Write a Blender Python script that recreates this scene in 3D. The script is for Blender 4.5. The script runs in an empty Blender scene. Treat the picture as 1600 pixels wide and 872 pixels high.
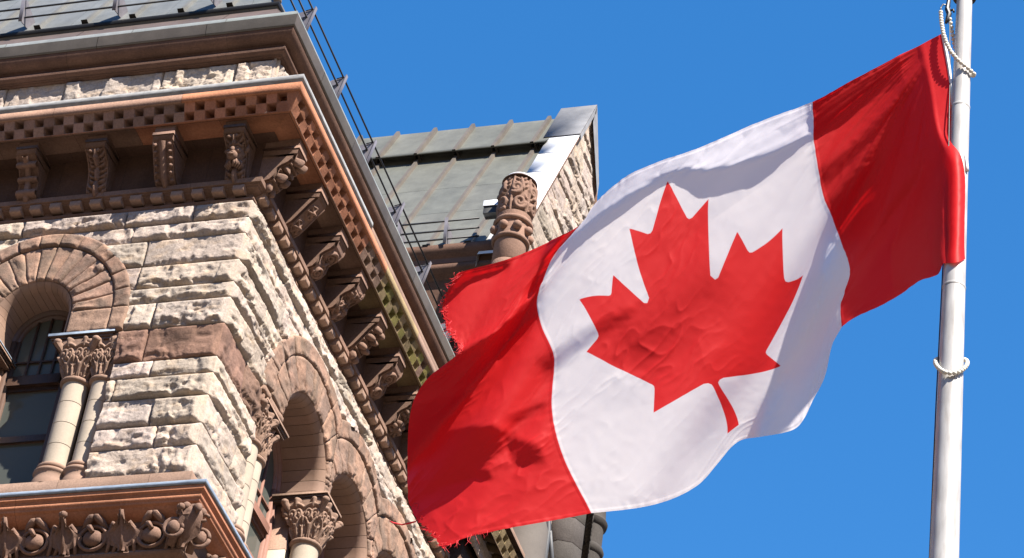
import bpy, math, random
import numpy as np
from mathutils import Matrix, Vector

scene = bpy.context.scene
rng = np.random.default_rng(7)
random.seed(7)

# ------------------------------------------------------------------ camera
Z0 = 25.179                       # height of the reference course on the corner above the ground
CAM = (15.10784, -28.64406, 1.7)
RIGHT = (0.95578584, 0.26894268, 0.11892546)
DOWN = (-0.08375941, 0.63665228, -0.76658870)
FWD = (-0.28188259, 0.72273350, 0.63102971)
cam_data = bpy.data.cameras.new("camera")
cam = bpy.data.objects.new("camera", cam_data)
scene.collection.objects.link(cam)
cam.matrix_world = Matrix(((RIGHT[0], -DOWN[0], -FWD[0], CAM[0]),
                           (RIGHT[1], -DOWN[1], -FWD[1], CAM[1]),
                           (RIGHT[2], -DOWN[2], -FWD[2], CAM[2]),
                           (0, 0, 0, 1)))
cam_data.sensor_width = 36.0
cam_data.lens = 107.79
cam_data.clip_start = 0.1
cam_data.clip_end = 5000
scene.camera = cam

# ------------------------------------------------------------------ light
SUN_EL, SUN_AZ = math.radians(50), math.radians(55.5)     # azimuth from -Y towards +X
SDIR = Vector((math.cos(SUN_EL)*math.sin(SUN_AZ), -math.cos(SUN_EL)*math.cos(SUN_AZ), math.sin(SUN_EL)))
world = bpy.data.worlds.new("World"); scene.world = world
world.use_nodes = True
wn = world.node_tree.nodes; wn.clear()
sky = wn.new('ShaderNodeTexSky'); sky.sky_type = 'NISHITA'; sky.sun_disc = False
sky.sun_elevation = SUN_EL
sky.sun_rotation = math.atan2(SDIR.x, SDIR.y)
sky.altitude = 0; sky.air_density = 1.0; sky.dust_density = 0.15; sky.ozone_density = 3.0
hs = wn.new('ShaderNodeHueSaturation'); hs.inputs['Saturation'].default_value = 1.32; hs.inputs['Hue'].default_value = 0.5
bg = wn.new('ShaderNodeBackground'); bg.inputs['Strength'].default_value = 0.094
wo = wn.new('ShaderNodeOutputWorld')
world.node_tree.links.new(sky.outputs[0], hs.inputs['Color'])
# low sky darkened and warmed to cut fill light, standing in for unseen buildings
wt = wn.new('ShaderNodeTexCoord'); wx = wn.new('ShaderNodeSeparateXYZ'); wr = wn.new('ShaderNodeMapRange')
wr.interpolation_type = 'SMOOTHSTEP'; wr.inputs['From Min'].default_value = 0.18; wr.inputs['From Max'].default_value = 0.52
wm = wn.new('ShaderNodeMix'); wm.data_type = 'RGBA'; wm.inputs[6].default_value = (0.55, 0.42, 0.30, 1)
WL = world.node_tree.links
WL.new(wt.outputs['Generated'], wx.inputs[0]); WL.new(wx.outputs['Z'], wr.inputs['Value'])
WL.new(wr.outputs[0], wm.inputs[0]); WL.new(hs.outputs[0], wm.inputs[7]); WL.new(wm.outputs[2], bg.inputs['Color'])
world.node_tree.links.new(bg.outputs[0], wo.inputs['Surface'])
sd = bpy.data.lights.new("sun", 'SUN'); sd.energy = 5.0; sd.angle = math.radians(0.5)
sd.color = (1.0, 0.92, 0.81)
sun = bpy.data.objects.new("sun", sd); scene.collection.objects.link(sun)
sun.rotation_euler = SDIR.to_track_quat('Z', 'Y').to_euler()
sun.location = (20, -20, 60)
vs = scene.view_settings
vs.view_transform = 'Standard'; vs.look = 'None'; vs.gamma = 1.0; vs.use_curve_mapping = False
vs.exposure = 1.5

# ------------------------------------------------------------------ helpers
COL = scene.collection
def tag(o, label=None, cat=None, group=None, kind=None):
    if label: o['label'] = label
    if cat: o['category'] = cat
    if group: o['group'] = group
    if kind: o['kind'] = kind
    return o
def empty(name, loc=(0, 0, 0)):
    o = bpy.data.objects.new(name, None); COL.objects.link(o); o.location = loc
    o.empty_display_size = 0.3
    return o

class MB:
    """collects pieces, links them as one mesh"""
    def __init__(s): s.v = []; s.f = []; s.c = []; s.n = 0
    def add(s, V, F, col=(0.3, 0.2, 0.15)):
        V = np.asarray(V, float).reshape(-1, 3)
        F = np.asarray(F, int).reshape(-1, 4)
        s.v.append(V); s.f.append(F + s.n)
        c = np.asarray(col, float)
        if c.ndim == 1: c = np.tile(c[:3], (len(V), 1))
        s.c.append(c[:, :3]); s.n += len(V)
    def grid(s, P, col=(0.3, 0.2, 0.15), keep=None, closed=False):
        P = np.asarray(P, float); nu, nv = P.shape[:2]
        idx = np.arange(nu*nv).reshape(nu, nv)
        if closed: idx = np.vstack([idx, idx[:1]])
        F = np.stack([idx[:-1, :-1], idx[1:, :-1], idx[1:, 1:], idx[:-1, 1:]], -1).reshape(-1, 4)
        if keep is not None: F = F[np.asarray(keep).reshape(-1)]
        c = np.asarray(col, float)
        if c.ndim == 3: c = c.reshape(-1, c.shape[-1])
        s.add(P.reshape(-1, 3), F, c)
    def box(s, a, b, col=(0.3, 0.2, 0.15), T=None):
        (x0, y0, z0), (x1, y1, z1) = a, b
        V = np.array([(x0,y0,z0),(x1,y0,z0),(x1,y1,z0),(x0,y1,z0),(x0,y0,z1),(x1,y0,z1),(x1,y1,z1),(x0,y1,z1)], float)
        if T is not None: V = T(V)
        s.add(V, [(0,1,2,3),(4,5,6,7),(0,1,5,4),(1,2,6,5),(2,3,7,6),(3,0,4,7)], col)
    def prism(s, poly, a, b, col=(0.3, 0.2, 0.15), T=None):
        """poly: list of (d, z); extruded along s from a to b"""
        n = len(poly)
        V = np.array([(a, d, z) for d, z in poly] + [(b, d, z) for d, z in poly], float)
        if T is not None: V = T(V)
        F = [(i, (i+1) % n, n+(i+1) % n, n+i) for i in range(n)]
        s.add(V, F, col)
        for base in (0, n):                        # caps as a strip of quads
            s.cap(V[base:base+n], col)
    def cap(s, V, col):
        n = len(V)
        F = []
        i, j = 0, n-1
        while j-i >= 2:
            if j-i == 2: F.append((i, i+1, j, j)); break
            F.append((i, i+1, j-1, j)); i += 1; j -= 1
        F = np.array(F)
        s.add(V, F, col)
    def tube(s, pts, rad, col=(0.3, 0.2, 0.15), seg=8, T=None, caps=True):
        P = np.asarray(pts, float); n = len(P)
        R = np.full(n, rad, float) if np.isscalar(rad) else np.asarray(rad, float)
        t = np.gradient(P, axis=0); t /= np.linalg.norm(t, axis=1)[:, None]+1e-9
        ref = np.array([0, 0, 1.]) if abs(t[0][2]) < 0.9 else np.array([1., 0, 0])
        rows = []
        a = np.cross(t[0], ref); a /= np.linalg.norm(a)
        for i in range(n):
            a = a - t[i]*(a@t[i]); a /= np.linalg.norm(a)+1e-9
            b = np.cross(t[i], a)
            th = np.linspace(0, 2*np.pi, seg, endpoint=False)
            rows.append(P[i] + R[i]*(np.cos(th)[:, None]*a + np.sin(th)[:, None]*b))
        G = np.array(rows)
        if caps:
            G = np.concatenate([np.repeat(P[:1, None], seg, 1), G, np.repeat(P[-1:, None], seg, 1)])
        G = np.concatenate([G, G[:, :1]], 1)
        if T is not None: G = T(G.reshape(-1, 3)).reshape(G.shape)
        s.grid(G, col)
    def lathe(s, prof, centre, col=(0.3, 0.2, 0.15), seg=28, T=None, a0=0, a1=2*math.pi):
        """prof list of (r, z) about a vertical axis at centre (s, d)"""
        th = np.linspace(a0, a1, seg+1)
        G = np.array([[(centre[0]+r*math.cos(t), centre[1]+r*math.sin(t), z) for t in th] for r, z in prof])
        if T is not None: G = T(G.reshape(-1, 3)).reshape(G.shape)
        s.grid(G, col)
    def ball(s, c, r, col=(0.3, 0.2, 0.15), T=None, nu=10, nv=7):
        r = np.array([r, r, r]) if np.isscalar(r) else np.array(r)
        th = np.linspace(0, 2*np.pi, nu+1); ph = np.linspace(0, np.pi, nv)
        G = np.array([[(c[0]+r[0]*np.sin(p)*np.cos(t), c[1]+r[1]*np.sin(p)*np.sin(t), c[2]+r[2]*np.cos(p)) for t in th] for p in ph])
        if T is not None: G = T(G.reshape(-1, 3)).reshape(G.shape)
        s.grid(G, col)
    def build(s, name, mat, parent=None, smooth=False, loc=None, angle=None):
        V = np.concatenate(s.v); F = np.concatenate(s.f); Cc = np.concatenate(s.c)
        me = bpy.data.meshes.new(name)
        tri = F[:, 2] == F[:, 3]
        Q, Tt = F[~tri], F[tri][:, :3]
        nl = len(Q)*4 + len(Tt)*3
        me.vertices.add(len(V)); me.loops.add(nl); me.polygons.add(len(Q)+len(Tt))
        if loc is not None: V = V - np.asarray(loc)
        me.vertices.foreach_set('co', V.astype(np.float32).ravel())
        me.loops.foreach_set('vertex_index', np.concatenate([Q.ravel(), Tt.ravel()]).astype(np.int32))
        me.polygons.foreach_set('loop_start', np.concatenate([np.arange(len(Q))*4, len(Q)*4+np.arange(len(Tt))*3]).astype(np.int32))
        me.update(calc_edges=True); me.validate()
        at = me.color_attributes.new('tint', 'FLOAT_COLOR', 'POINT')
        at.data.foreach_set('color', np.c_[Cc, np.ones(len(Cc))].astype(np.float32).ravel())
        me.materials.append(mat)
        if smooth:
            me.polygons.foreach_set('use_smooth', np.ones(len(me.polygons), bool))
        o = bpy.data.objects.new(name, me); COL.objects.link(o)
        if parent is not None: o.parent = parent
        if loc is not None: o.location = loc
        if smooth and angle:
            md = o.modifiers.new('weighted', 'EDGE_SPLIT'); md.split_angle = math.radians(angle)
        return o

# wall spaces: (s along the wall, d outwards, z above the reference course)
def TA(V): V = np.asarray(V, float); return np.stack([V[..., 0], -V[..., 1], V[..., 2]+Z0], -1)
def TB(V): V = np.asarray(V, float); return np.stack([V[..., 1], V[..., 0], V[..., 2]+Z0], -1)

# numpy value noise
def _hash(ix, iy, seed):
    h = (ix.astype(np.int64)*374761393 + iy.astype(np.int64)*668265263 + seed*1442695041) & 0x7fffffff
    h = ((h ^ (h >> 13))*1274126177) & 0x7fffffff
    h = (h ^ (h >> 16)) & 0xffff
    return h/65535.0
def vnoise(x, y, seed=0):
    ix = np.floor(x).astype(int); iy = np.floor(y).astype(int)
    fx = x-ix; fy = y-iy
    fx = fx*fx*(3-2*fx); fy = fy*fy*(3-2*fy)
    a = _hash(ix, iy, seed); b = _hash(ix+1, iy, seed); c = _hash(ix, iy+1, seed); d = _hash(ix+1, iy+1, seed)
    return (a*(1-fx)+b*fx)*(1-fy) + (c*(1-fx)+d*fx)*fy
def fbm(x, y, seed=0, oct=4):
    t = 0; a = 0.5
    for k in range(oct):
        t = t + a*vnoise(x*2**k, y*2**k, seed+k*17); a *= 0.5
    return t

# ------------------------------------------------------------------ materials
def nodes(name):
    m = bpy.data.materials.new(name); m.use_nodes = True
    nt = m.node_tree; b = nt.nodes['Principled BSDF']
    return m, nt, b
def stone(name, rough=0.9, vary=0.35, bump=0.35, scale=1.0, spot=0.25):
    m, nt, b = nodes(name); N, L = nt.nodes, nt.links
    at = N.new('ShaderNodeAttribute'); at.attribute_name = 'tint'
    tc = N.new('ShaderNodeTexCoord')
    n1 = N.new('ShaderNodeTexNoise'); n1.inputs['Scale'].default_value = 1.7*scale; n1.inputs['Detail'].default_value = 6; n1.inputs['Roughness'].default_value = 0.65
    n2 = N.new('ShaderNodeTexNoise'); n2.inputs['Scale'].default_value = 34*scale; n2.inputs['Detail'].default_value = 5; n2.inputs['Roughness'].default_value = 0.7
    L.new(tc.outputs['Object'], n1.inputs['Vector']); L.new(tc.outputs['Object'], n2.inputs['Vector'])
    r1 = N.new('ShaderNodeMapRange'); r1.inputs['From Min'].default_value = 0.3; r1.inputs['From Max'].default_value = 0.7
    r1.inputs['To Min'].default_value = 1-vary; r1.inputs['To Max'].default_value = 1+vary*0.6
    r2 = N.new('ShaderNodeMapRange'); r2.inputs['From Min'].default_value = 0.3; r2.inputs['From Max'].default_value = 0.7
    r2.inputs['To Min'].default_value = 1-spot; r2.inputs['To Max'].default_value = 1+spot*0.6
    L.new(n1.outputs['Fac'], r1.inputs['Value']); L.new(n2.outputs['Fac'], r2.inputs['Value'])
    mu = N.new('ShaderNodeMath'); mu.operation = 'MULTIPLY'
    L.new(r1.outputs[0], mu.inputs[0]); L.new(r2.outputs[0], mu.inputs[1])
    vm = N.new('ShaderNodeVectorMath'); vm.operation = 'SCALE'
    L.new(at.outputs['Color'], vm.inputs[0]); L.new(mu.outputs[0], vm.inputs['Scale'])
    L.new(vm.outputs[0], b.inputs['Base Color'])
    b.inputs['Roughness'].default_value = rough; b.inputs['Specular IOR Level'].default_value = 0.25
    bp = N.new('ShaderNodeBump'); bp.inputs['Strength'].default_value = bump; bp.inputs['Distance'].default_value = 0.02
    L.new(n2.outputs['Fac'], bp.inputs['Height']); L.new(bp.outputs[0], b.inputs['Normal'])
    return m
def plain(name, col, rough=0.5, metal=0.0, vary=0.15, scale=6.0, bump=0.0, stretch=None):
    m, nt, b = nodes(name); N, L = nt.nodes, nt.links
    tc = N.new('ShaderNodeTexCoord'); mp = N.new('ShaderNodeMapping')
    if stretch: mp.inputs['Scale'].default_value = stretch
    n1 = N.new('ShaderNodeTexNoise'); n1.inputs['Scale'].default_value = scale; n1.inputs['Detail'].default_value = 7; n1.inputs['Roughness'].default_value = 0.65
    L.new(tc.outputs['Object'], mp.inputs[0]); L.new(mp.outputs[0], n1.inputs['Vector'])
    cr = N.new('ShaderNodeValToRGB')
    cr.color_ramp.elements[0].position = 0.3; cr.color_ramp.elements[1].position = 0.72
    cr.color_ramp.elements[0].color = tuple(c*(1-vary) for c in col)+(1,)
    cr.color_ramp.elements[1].color = tuple(min(1, c*(1+vary*0.7)) for c in col)+(1,)
    L.new(n1.outputs['Fac'], cr.inputs[0]); L.new(cr.outputs[0], b.inputs['Base Color'])
    b.inputs['Roughness'].default_value = rough; b.inputs['Metallic'].default_value = metal
    if bump:
        bp = N.new('ShaderNodeBump'); bp.inputs['Strength'].default_value = bump; bp.inputs['Distance'].default_value = 0.01
        L.new(n1.outputs['Fac'], bp.inputs['Height']); L.new(bp.outputs[0], b.inputs['Normal'])
    return m
M_ROCK = stone('rock_faced_stone', 0.95, 0.25, 0.5, 1.0, 0.3)
M_BROWN = stone('brown_sandstone', 0.9, 0.3, 0.3, 1.0, 0.25)
M_SMOOTH = stone('dressed_stone', 0.85, 0.15, 0.1, 1.0, 0.08)
M_SHEET = stone('sheet_metal', 0.5, 0.25, 0.04, 1.5, 0.12)
M_LEAD = plain('blue_lead_flashing', (0.25, 0.30, 0.37), 0.45, 0.2, 0.35, 9.0, 0.05, (1, 1, 4))
M_LEADW = plain('pale_lead_flashing', (0.28, 0.278, 0.275), 0.65, 0.0, 0.45, 7.0, 0.05, (1, 1, 4))
M_WHITE = plain('white_coping_metal', (0.72, 0.74, 0.78), 0.4, 0.0, 0.1, 3.0)
M_RAIL = plain('painted_iron', (0.025, 0.026, 0.03), 0.5, 0.2, 0.2)
M_VANE = plain('galvanised_plate', (0.17, 0.16, 0.18), 0.5, 0.3, 0.25)
M_WOOD = plain('window_timber', (0.085, 0.048, 0.034), 0.5, 0.0, 0.3, 12.0, 0.1, (6, 6, 1))
M_WOODR = plain('painted_red_timber', (0.20, 0.10, 0.075), 0.55, 0.0, 0.25, 12.0, 0.1, (6, 6, 1))
def glass():
    m, nt, b = nodes('window_glass')
    b.inputs['Base Color'].default_value = (0.075, 0.082, 0.074, 1); b.inputs['Roughness'].default_value = 0.08
    b.inputs['Specular IOR Level'].default_value = 0.12
    N, L = nt.nodes, nt.links
    n = N.new('ShaderNodeTexNoise'); n.inputs['Scale'].default_value = 1.3
    bp = N.new('ShaderNodeBump'); bp.inputs['Strength'].default_value = 0.15; bp.inputs['Distance'].default_value = 0.05
    L.new(n.outputs['Fac'], bp.inputs['Height']); L.new(bp.outputs[0], b.inputs['Normal'])
    return m
M_GLASS = glass()
M_BLIND = plain('window_blind', (0.55, 0.58, 0.48), 0.8, 0.0, 0.1)

CREAM = np.array((0.41, 0.34, 0.292)); BROWN = np.array((0.185, 0.112, 0.083)); ORANGE = np.array((0.36, 0.155, 0.088))
PALEB = np.array((0.27, 0.175, 0.13)); DRUM = np.array((0.385, 0.325, 0.26)); MOSS = np.array((0.19, 0.165, 0.05))
DARKB = np.array((0.105, 0.058, 0.041))  # dark brown that also deepens the shade under cornice and eaves by colour
def jit(c, a=0.1):
    return np.clip(np.asarray(c)*(1+random.uniform(-a, a))*np.array([1+random.uniform(-a, a)*0.25, 1, 1+random.uniform(-a, a)*0.35]), 0.01, 0.9)
# ------------------------------------------------------------------ ground
g = MB(); g.box((-400, -400, -0.5), (400, 400, 0.0), (0.105, 0.086, 0.066))
ground = g.build('ground', stone('ground_paving', 0.9, 0.15, 0.1, 0.3, 0.1)); tag(ground, kind='structure')

building = tag(empty('stone_building', (0, 0, 0)),
               'ornate sandstone building corner with rock-faced walls, bracketed cornice and arched windows', 'building')
m = MB()
m.box((-10.2, 0.02, 0), (-0.02, 8.9, Z0-2.75), PALEB*0.9)
m.box((-10.2, 0.75, Z0-2.75), (-0.75, 8.9, Z0+5.0), DARKB*0.4)
m.build('lower_wall', M_BROWN, building)

# ------------------------------------------------------------------ rock-faced masonry
def rock(W, H, amp, seed, res=0.021, under=1.0):
    nx = max(5, int(W/res)); nz = max(5, int(H/res))
    u = np.linspace(0, W, nx)[:, None]+np.zeros((1, nz)); v = np.linspace(0, H, nz)[None, :]+np.zeros((nx, 1))
    r = np.random.default_rng(seed)
    h = np.full((nx, nz), amp*1.0)
    t = v/H
    wu = u+0.10*(fbm(u*7, v*7, seed, 4)-.45)
    # pitched face: broad planes that swell downwards to a ragged arris, broken away underneath
    nc = 2+int(W/0.22)
    pu = np.sort(r.uniform(0, W, nc)); ba = r.uniform(0.62, 1.0, nc); gx = r.normal(0, 0.10, nc); gz = r.uniform(-0.22, 0.10, nc)
    dd = np.abs(wu[None]+0.25*(v[None]-H*0.5)*np.sign(gx[:, None, None])-pu[:, None, None])
    o1 = np.argsort(dd, 0)[:2]
    hk = [amp*ba[o1[j]]+gx[o1[j]]*(wu-pu[o1[j]])+gz[o1[j]]*(v-H*0.5) for j in (0, 1)]
    d1, d2 = np.take_along_axis(dd, o1[:1], 0)[0], np.take_along_axis(dd, o1[1:2], 0)[0]
    bl = np.clip(0.5-(d2-d1)/0.03, 0, 0.5)
    h = np.clip(hk[0]*(1-bl)+hk[1]*bl, amp*0.35, amp*1.3)
    ed = 0.36*under*np.clip(1.7*fbm(u*2.3, v*0, seed+41, 3)-0.38, 0, 1)+0.16*(vnoise(u*11, v*0, seed+42)-.35)+0.09*(vnoise(u*33, v*0, seed+43)-.5)
    ed = np.where(r.random() < 0.2, ed*0.35, ed)
    fall = np.clip((ed-t)*H, 0, 1)
    h = h-np.minimum(fall*r.uniform(2.2, 3.4), amp*(0.75+0.5*(vnoise(u*14, v*18, seed+9)-.5)))
    # a few concave scars
    for k in range(int(W/0.2)):
        cu, cv_ = r.uniform(0, W), H*r.uniform(0.25, 0.85); ru, rv = r.uniform(0.05, 0.16), r.uniform(0.03, 0.08)
        q_ = np.clip(1-((wu-cu)/ru)**2-((v-cv_)/rv)**2, 0, 1)
        h = h-q_**0.6*amp*r.uniform(0.15, 0.5)
    rg = 1-np.abs(2*vnoise(wu*19, v*26, seed+31)-1)
    h = h+amp*0.20*(rg-.6)+amp*0.46*(fbm(u*20, v*30, seed+51, 5)-.47)
    wob = 0.012*(vnoise(u*16, v*16, seed+3)-.2)
    h = np.minimum(h, np.maximum(0, (u-0.006+wob))*3.0)
    h = np.minimum(h, np.maximum(0, (W-u-0.006+wob))*3.0)
    h = np.minimum(h, np.maximum(0, (v-0.006+wob*.6))*2.5+0.004)
    h = np.minimum(h, np.maximum(0, (H-v-0.005+wob*0.5))*1.15)
    return u, v, np.maximum(h, -0.004)

def rim(P, back):
    """surround a block grid with a rim that turns back into the joint"""
    Q = np.pad(P, ((1, 1), (1, 1), (0, 0)), mode='edge')
    for sl in ((0, slice(None)), (-1, slice(None)), (slice(None), 0), (slice(None), -1)):
        Q[sl][..., 1] -= back
    return Q

def rock_course(mb, T, s0, s1, z0, z1, col, seed, amp=0.085, d0=0.0, lens=(0.55, 1.35), keep=None, draft=None, soot=None):
    r = np.random.default_rng(seed)
    s = s0
    k = 0
    while s < s1-1e-4:
        L_ = r.uniform(*lens)
        if s1-(s+L_) < 0.4: L_ = s1-s
        e = min(s+L_, s1)
        am = amp*r.choice([0.45, 0.8, 1.0, 1.2])
        u, v, h = rock(e-s-0.008, z1-z0-0.008, am, seed*131+k)
        S = s+0.004+u; Zz = z0+0.004+v
        if draft is not None:
            for (ds, wd) in draft:
                h = np.minimum(h, np.maximum(0, np.abs(S-ds)-wd)*1.6+0.004)
        P = rim(np.stack([S, d0+h, Zz], -1), 0.03)
        c = jit(col, 0.12)
        cc = np.tile(c, (P.shape[0], P.shape[1], 1))
        # mineral streaks that belong to the stone
        st = np.pad(fbm(S*5+seed, Zz*11, seed+k, 4), 1, mode='edge')
        w1 = np.clip((st-0.52)*5, 0, 1)[..., None]
        cc = cc*(1-w1*0.35)+np.array((0.52, 0.36, 0.22))*w1*0.35*(np.mean(col) > 0.3)+cc*w1*0.35*(np.mean(col) <= 0.3)
        if soot is not None:
            cc = cc*soot(P[..., 0], P[..., 2])[..., None]
        kp = None
        if keep is not None:
            ctr = 0.25*(P[:-1, :-1]+P[1:, :-1]+P[1:, 1:]+P[:-1, 1:])
            kp = keep(ctr[..., 0], ctr[..., 2])
        mb.grid(T(P), cc, keep=kp)
        s = e; k += 1

COURSES = [3.372, 3.066, 2.782, 2.319, 1.926, 1.658, 1.210, 0.651, 0.378, 0.010, -0.447, -0.802, -1.252]
AC, AZ, ARO, ARM, ARI = -2.88, 1.60, 1.43, 1.20, 0.50
BC, BZ, BRO, BRM, BRI = (3.09, 5.03, 6.97), 1.29, 1.70, 1.42, 0.80
ABAC = 1.20
def keepA(s, z):
    r = np.hypot(s-AC, z-AZ)
    return ~(((r < ARO-0.05) & (z >= AZ)) | ((np.abs(s-AC) < ARO-0.05) & (z < AZ) & (z > ABAC)) | ((s < -1.47) & (s > -4.29) & (z <= ABAC)))
def keepB(s, z):
    k = np.ones_like(s, bool)
    for c in BC:
        r = np.hypot(s-c, z-BZ)
        k &= ~((r < BRO-0.05) & (z >= BZ))
    k &= ~((s > BC[0]-BRO+0.05) & (s < BC[-1]+BRO-0.05) & (z < BZ) & (z > ABAC))
    k &= ~((s > 1.50) & (s < 8.5) & (z <= ABAC))
    return k
def sootA(s, z):
    n = fbm(s*3.1, z*7, 5, 4)
    a = np.exp(-((s+0.62)/0.42)**2-((z-1.02)/0.13)**2)
    return 1-0.72*np.clip(a*(n*2.2), 0, 1)
def sootB(s, z):
    return 1-0.35*np.clip((fbm(s*2, z*5, 9, 4)-0.5)*4, 0, 1)
wall = MB()
for i in range(len(COURSES)-1):
    z1, z0 = COURSES[i], COURSES[i+1]
    brown = i == 6
    col = BROWN*1.15 if brown else CREAM
    rock_course(wall, TA, -10.2, 0, z0, z1, col, 100+i, 0.075, keep=keepA, draft=((0, 0.035),), soot=sootA if brown else None, lens=(0.8, 1.9))
    rock_course(wall, TB, 0, 9.0, z0, z1, col*(1.0 if brown else 1.02), 300+i, 0.068, keep=keepB, draft=((0, 0.035),), soot=sootB if brown else None, lens=(0.8, 1.8))
wall.build('rock_faced_wall', M_ROCK, building)

# plinth course on the sill

# ------------------------------------------------------------------ moulded courses swept round the corner
def sweep(mb, prof, segs, colf, a_end=-10.2, b_end=8.95, gap=0.002):
    """prof: (d, z) list. Runs along A to the mitre, then along B, cut into stones about segs long."""
    pr = np.array(prof, float)
    for side, T in ((0, TA), (1, TB)):                   # dark mortar bed behind the joints
        ends = [pr[:, 0] if side == 0 else -pr[:, 0], np.full(len(pr), a_end if side == 0 else b_end)]
        mb.grid(T(np.array([np.stack([e, pr[:, 0]-0.010, pr[:, 1]+0.004], -1) for e in ends])), (0.05, 0.035, 0.028))
    for side, T in ((0, TA), (1, TB)):
        far = -a_end if side == 0 else b_end
        cuts = [None]; x = random.uniform(0.4, 1.0)*segs
        while x < far: cuts.append(x); x += segs*random.uniform(0.75, 1.25)
        cuts.append(far)
        for i in range(len(cuts)-1):
            n = 2 if segs > 50 else 5
            def pos(c):
                if c is None: return (pr[:, 0] if side == 0 else -pr[:, 0])
                return np.minimum(-c, pr[:, 0]) if side == 0 else np.maximum(c, -pr[:, 0])
            p0, p1 = pos(cuts[i]), pos(cuts[i+1])
            sg = -1 if side == 0 else 1
            if cuts[i] is not None: p0 = p0+sg*gap
            p1 = p1-sg*gap
            G = np.array([np.stack([p0*(1-t)+p1*t, pr[:, 0], pr[:, 1]], -1) for t in np.linspace(0, 1, n)])
            mid = (cuts[i] or 0)*0.5+cuts[i+1]*0.5
            mb.grid(T(G), jit(colf(side, mid), 0.07))
def arcprof(c, r, a0, a1, n=6):
    return [(c[0]+r*math.cos(math.radians(a0+(a1-a0)*i/(n-1))), c[1]+r*math.sin(math.radians(a0+(a1-a0)*i/(n-1)))) for i in range(n)]

pl = MB(); sweep(pl, [(0.40, -1.86), (0.10, -1.60), (0.066, -1.42), (0.06, -1.40), (0.052, -1.262), (-0.05, -1.256)], 1.1, lambda s, x: PALEB*0.85)
pl.build('plinth_course', M_BROWN, building)
# lower sill string course: lead cap, mouldings, frieze with carving
sill = MB()
brownf = lambda s, x: BROWN*1.05
orangef = lambda s, x: ORANGE if x < 2.4 else BROWN*1.1
sweep(sill, [(0.45, -1.825), (0.495, -1.825), (0.495, -1.885), (0.468, -1.905), (0.462, -1.915), (0.466, -1.922)] +
      arcprof((0.43, -1.972), 0.038, 55, -60, 6) + [(0.44, -2.035), (0.405, -2.055), (0.395, -2.075), (0.33, -2.13), (0.27, -2.16), (0.255, -2.17)],
      2.2, lambda s, x: ORANGE*1.05)
sweep(sill, [(0.25, -2.165), (0.215, -2.30), (0.20, -2.60), (0.245, -2.60), (0.255, -2.63), (0.235, -2.66), (0.19, -2.68), (0.10, -2.78)], 1.6, lambda s, x: BROWN*0.95)
sill_o = sill.build('sill_course', M_BROWN, building, True, angle=28)
cap = MB(); sweep(cap, [(0.30, -1.735), (0.515, -1.762), (0.520, -1.818), (0.505, -1.822), (0.49, -1.820)], 3.0, lambda s, x: (1, 1, 1))
cap.build('lead_cap', M_LEAD, sill_o)

# bracket shelf and dentil frieze under the brackets
shelf = MB()
sweep(shelf, [(0.0, 3.70), (0.10, 3.69), (0.125, 3.676), (0.125, 3.60), (0.095, 3.594), (0.092, 3.578), (0.066, 3.572), (0.062, 3.60-0.045),
              (0.03, 3.545), (-0.01, 3.53), (-0.035, 3.52), (-0.04, 3.47), (-0.055, 3.455), (-0.02, 3.445), (0.005, 3.43), (0.008, 3.40), (-0.01, 3.375), (-0.06, 3.36)],
      1.55, lambda s, x: BROWN*(1.12 if s == 0 else 1.18))
shelf.build('dentil_course', M_BROWN, building, True, angle=25)
dm = MB()
n = 7
prof = [(-0.07, 3.592), (0.085, 3.592), (0.112, 3.586), (0.122, 3.570), (0.122, 3.515), (0.115, 3.493), (0.10, 3.485), (-0.07, 3.480)]
dm.prism([(d*0.8, z) for d, z in prof], -0.083, 0.083, PALEB*1.2)
dentil_me = None
def place_dentil(s, side):
    global dentil_me
    if dentil_me is None:
        o = dm.build('dentil', M_BROWN, building); dentil_me = o
    else:
        o = dentil_me.copy(); COL.objects.link(o); o.parent = building
    sc = random.uniform(0.96, 1.03)
    if side == 0: o.matrix_local = Matrix.Translation((s, -0.022, Z0-0.012)) @ Matrix(((sc, 0, 0, 0), (0, -1, 0, 0), (0, 0, 1, 0), (0, 0, 0, 1)))
    else: o.matrix_local = Matrix.Translation((0.022, s, Z0-0.012)) @ Matrix(((0, 1, 0, 0), (sc, 0, 0, 0), (0, 0, 1, 0), (0, 0, 0, 1)))
for k in range(33): place_dentil(-0.20-0.305*k, 0)
for k in range(33): place_dentil(0.19+0.292*k, 1)

# frieze behind the brackets, soffit, checker band, fascia, lead ledge
fr = MB()
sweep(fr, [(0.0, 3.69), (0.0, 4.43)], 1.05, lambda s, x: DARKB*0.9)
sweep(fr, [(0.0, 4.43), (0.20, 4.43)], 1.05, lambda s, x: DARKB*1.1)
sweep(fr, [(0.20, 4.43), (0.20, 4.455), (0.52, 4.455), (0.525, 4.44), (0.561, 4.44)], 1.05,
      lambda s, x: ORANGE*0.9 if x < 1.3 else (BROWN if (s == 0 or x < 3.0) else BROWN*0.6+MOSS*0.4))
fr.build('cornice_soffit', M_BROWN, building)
D0, ZB, D1, ZT = 0.56, 4.44, 0.675, 4.70           # the leaning checker face
def corn(s, x):
    if s == 0: return ORANGE*1.1 if x < 1.02 else BROWN*1.55
    if x < 2.45: return ORANGE
    if x < 3.2: return PALEB*0.9
    if x < 5.2 or x > 7.8: return PALEB*0.55+MOSS*0.55
    return PALEB*0.85
fas = MB()
sweep(fas, [(D1+0.002, ZT), (0.70, 4.705), (0.70, 4.845), (0.60, 4.850)], 1.6, corn)
ck = MB()
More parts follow.
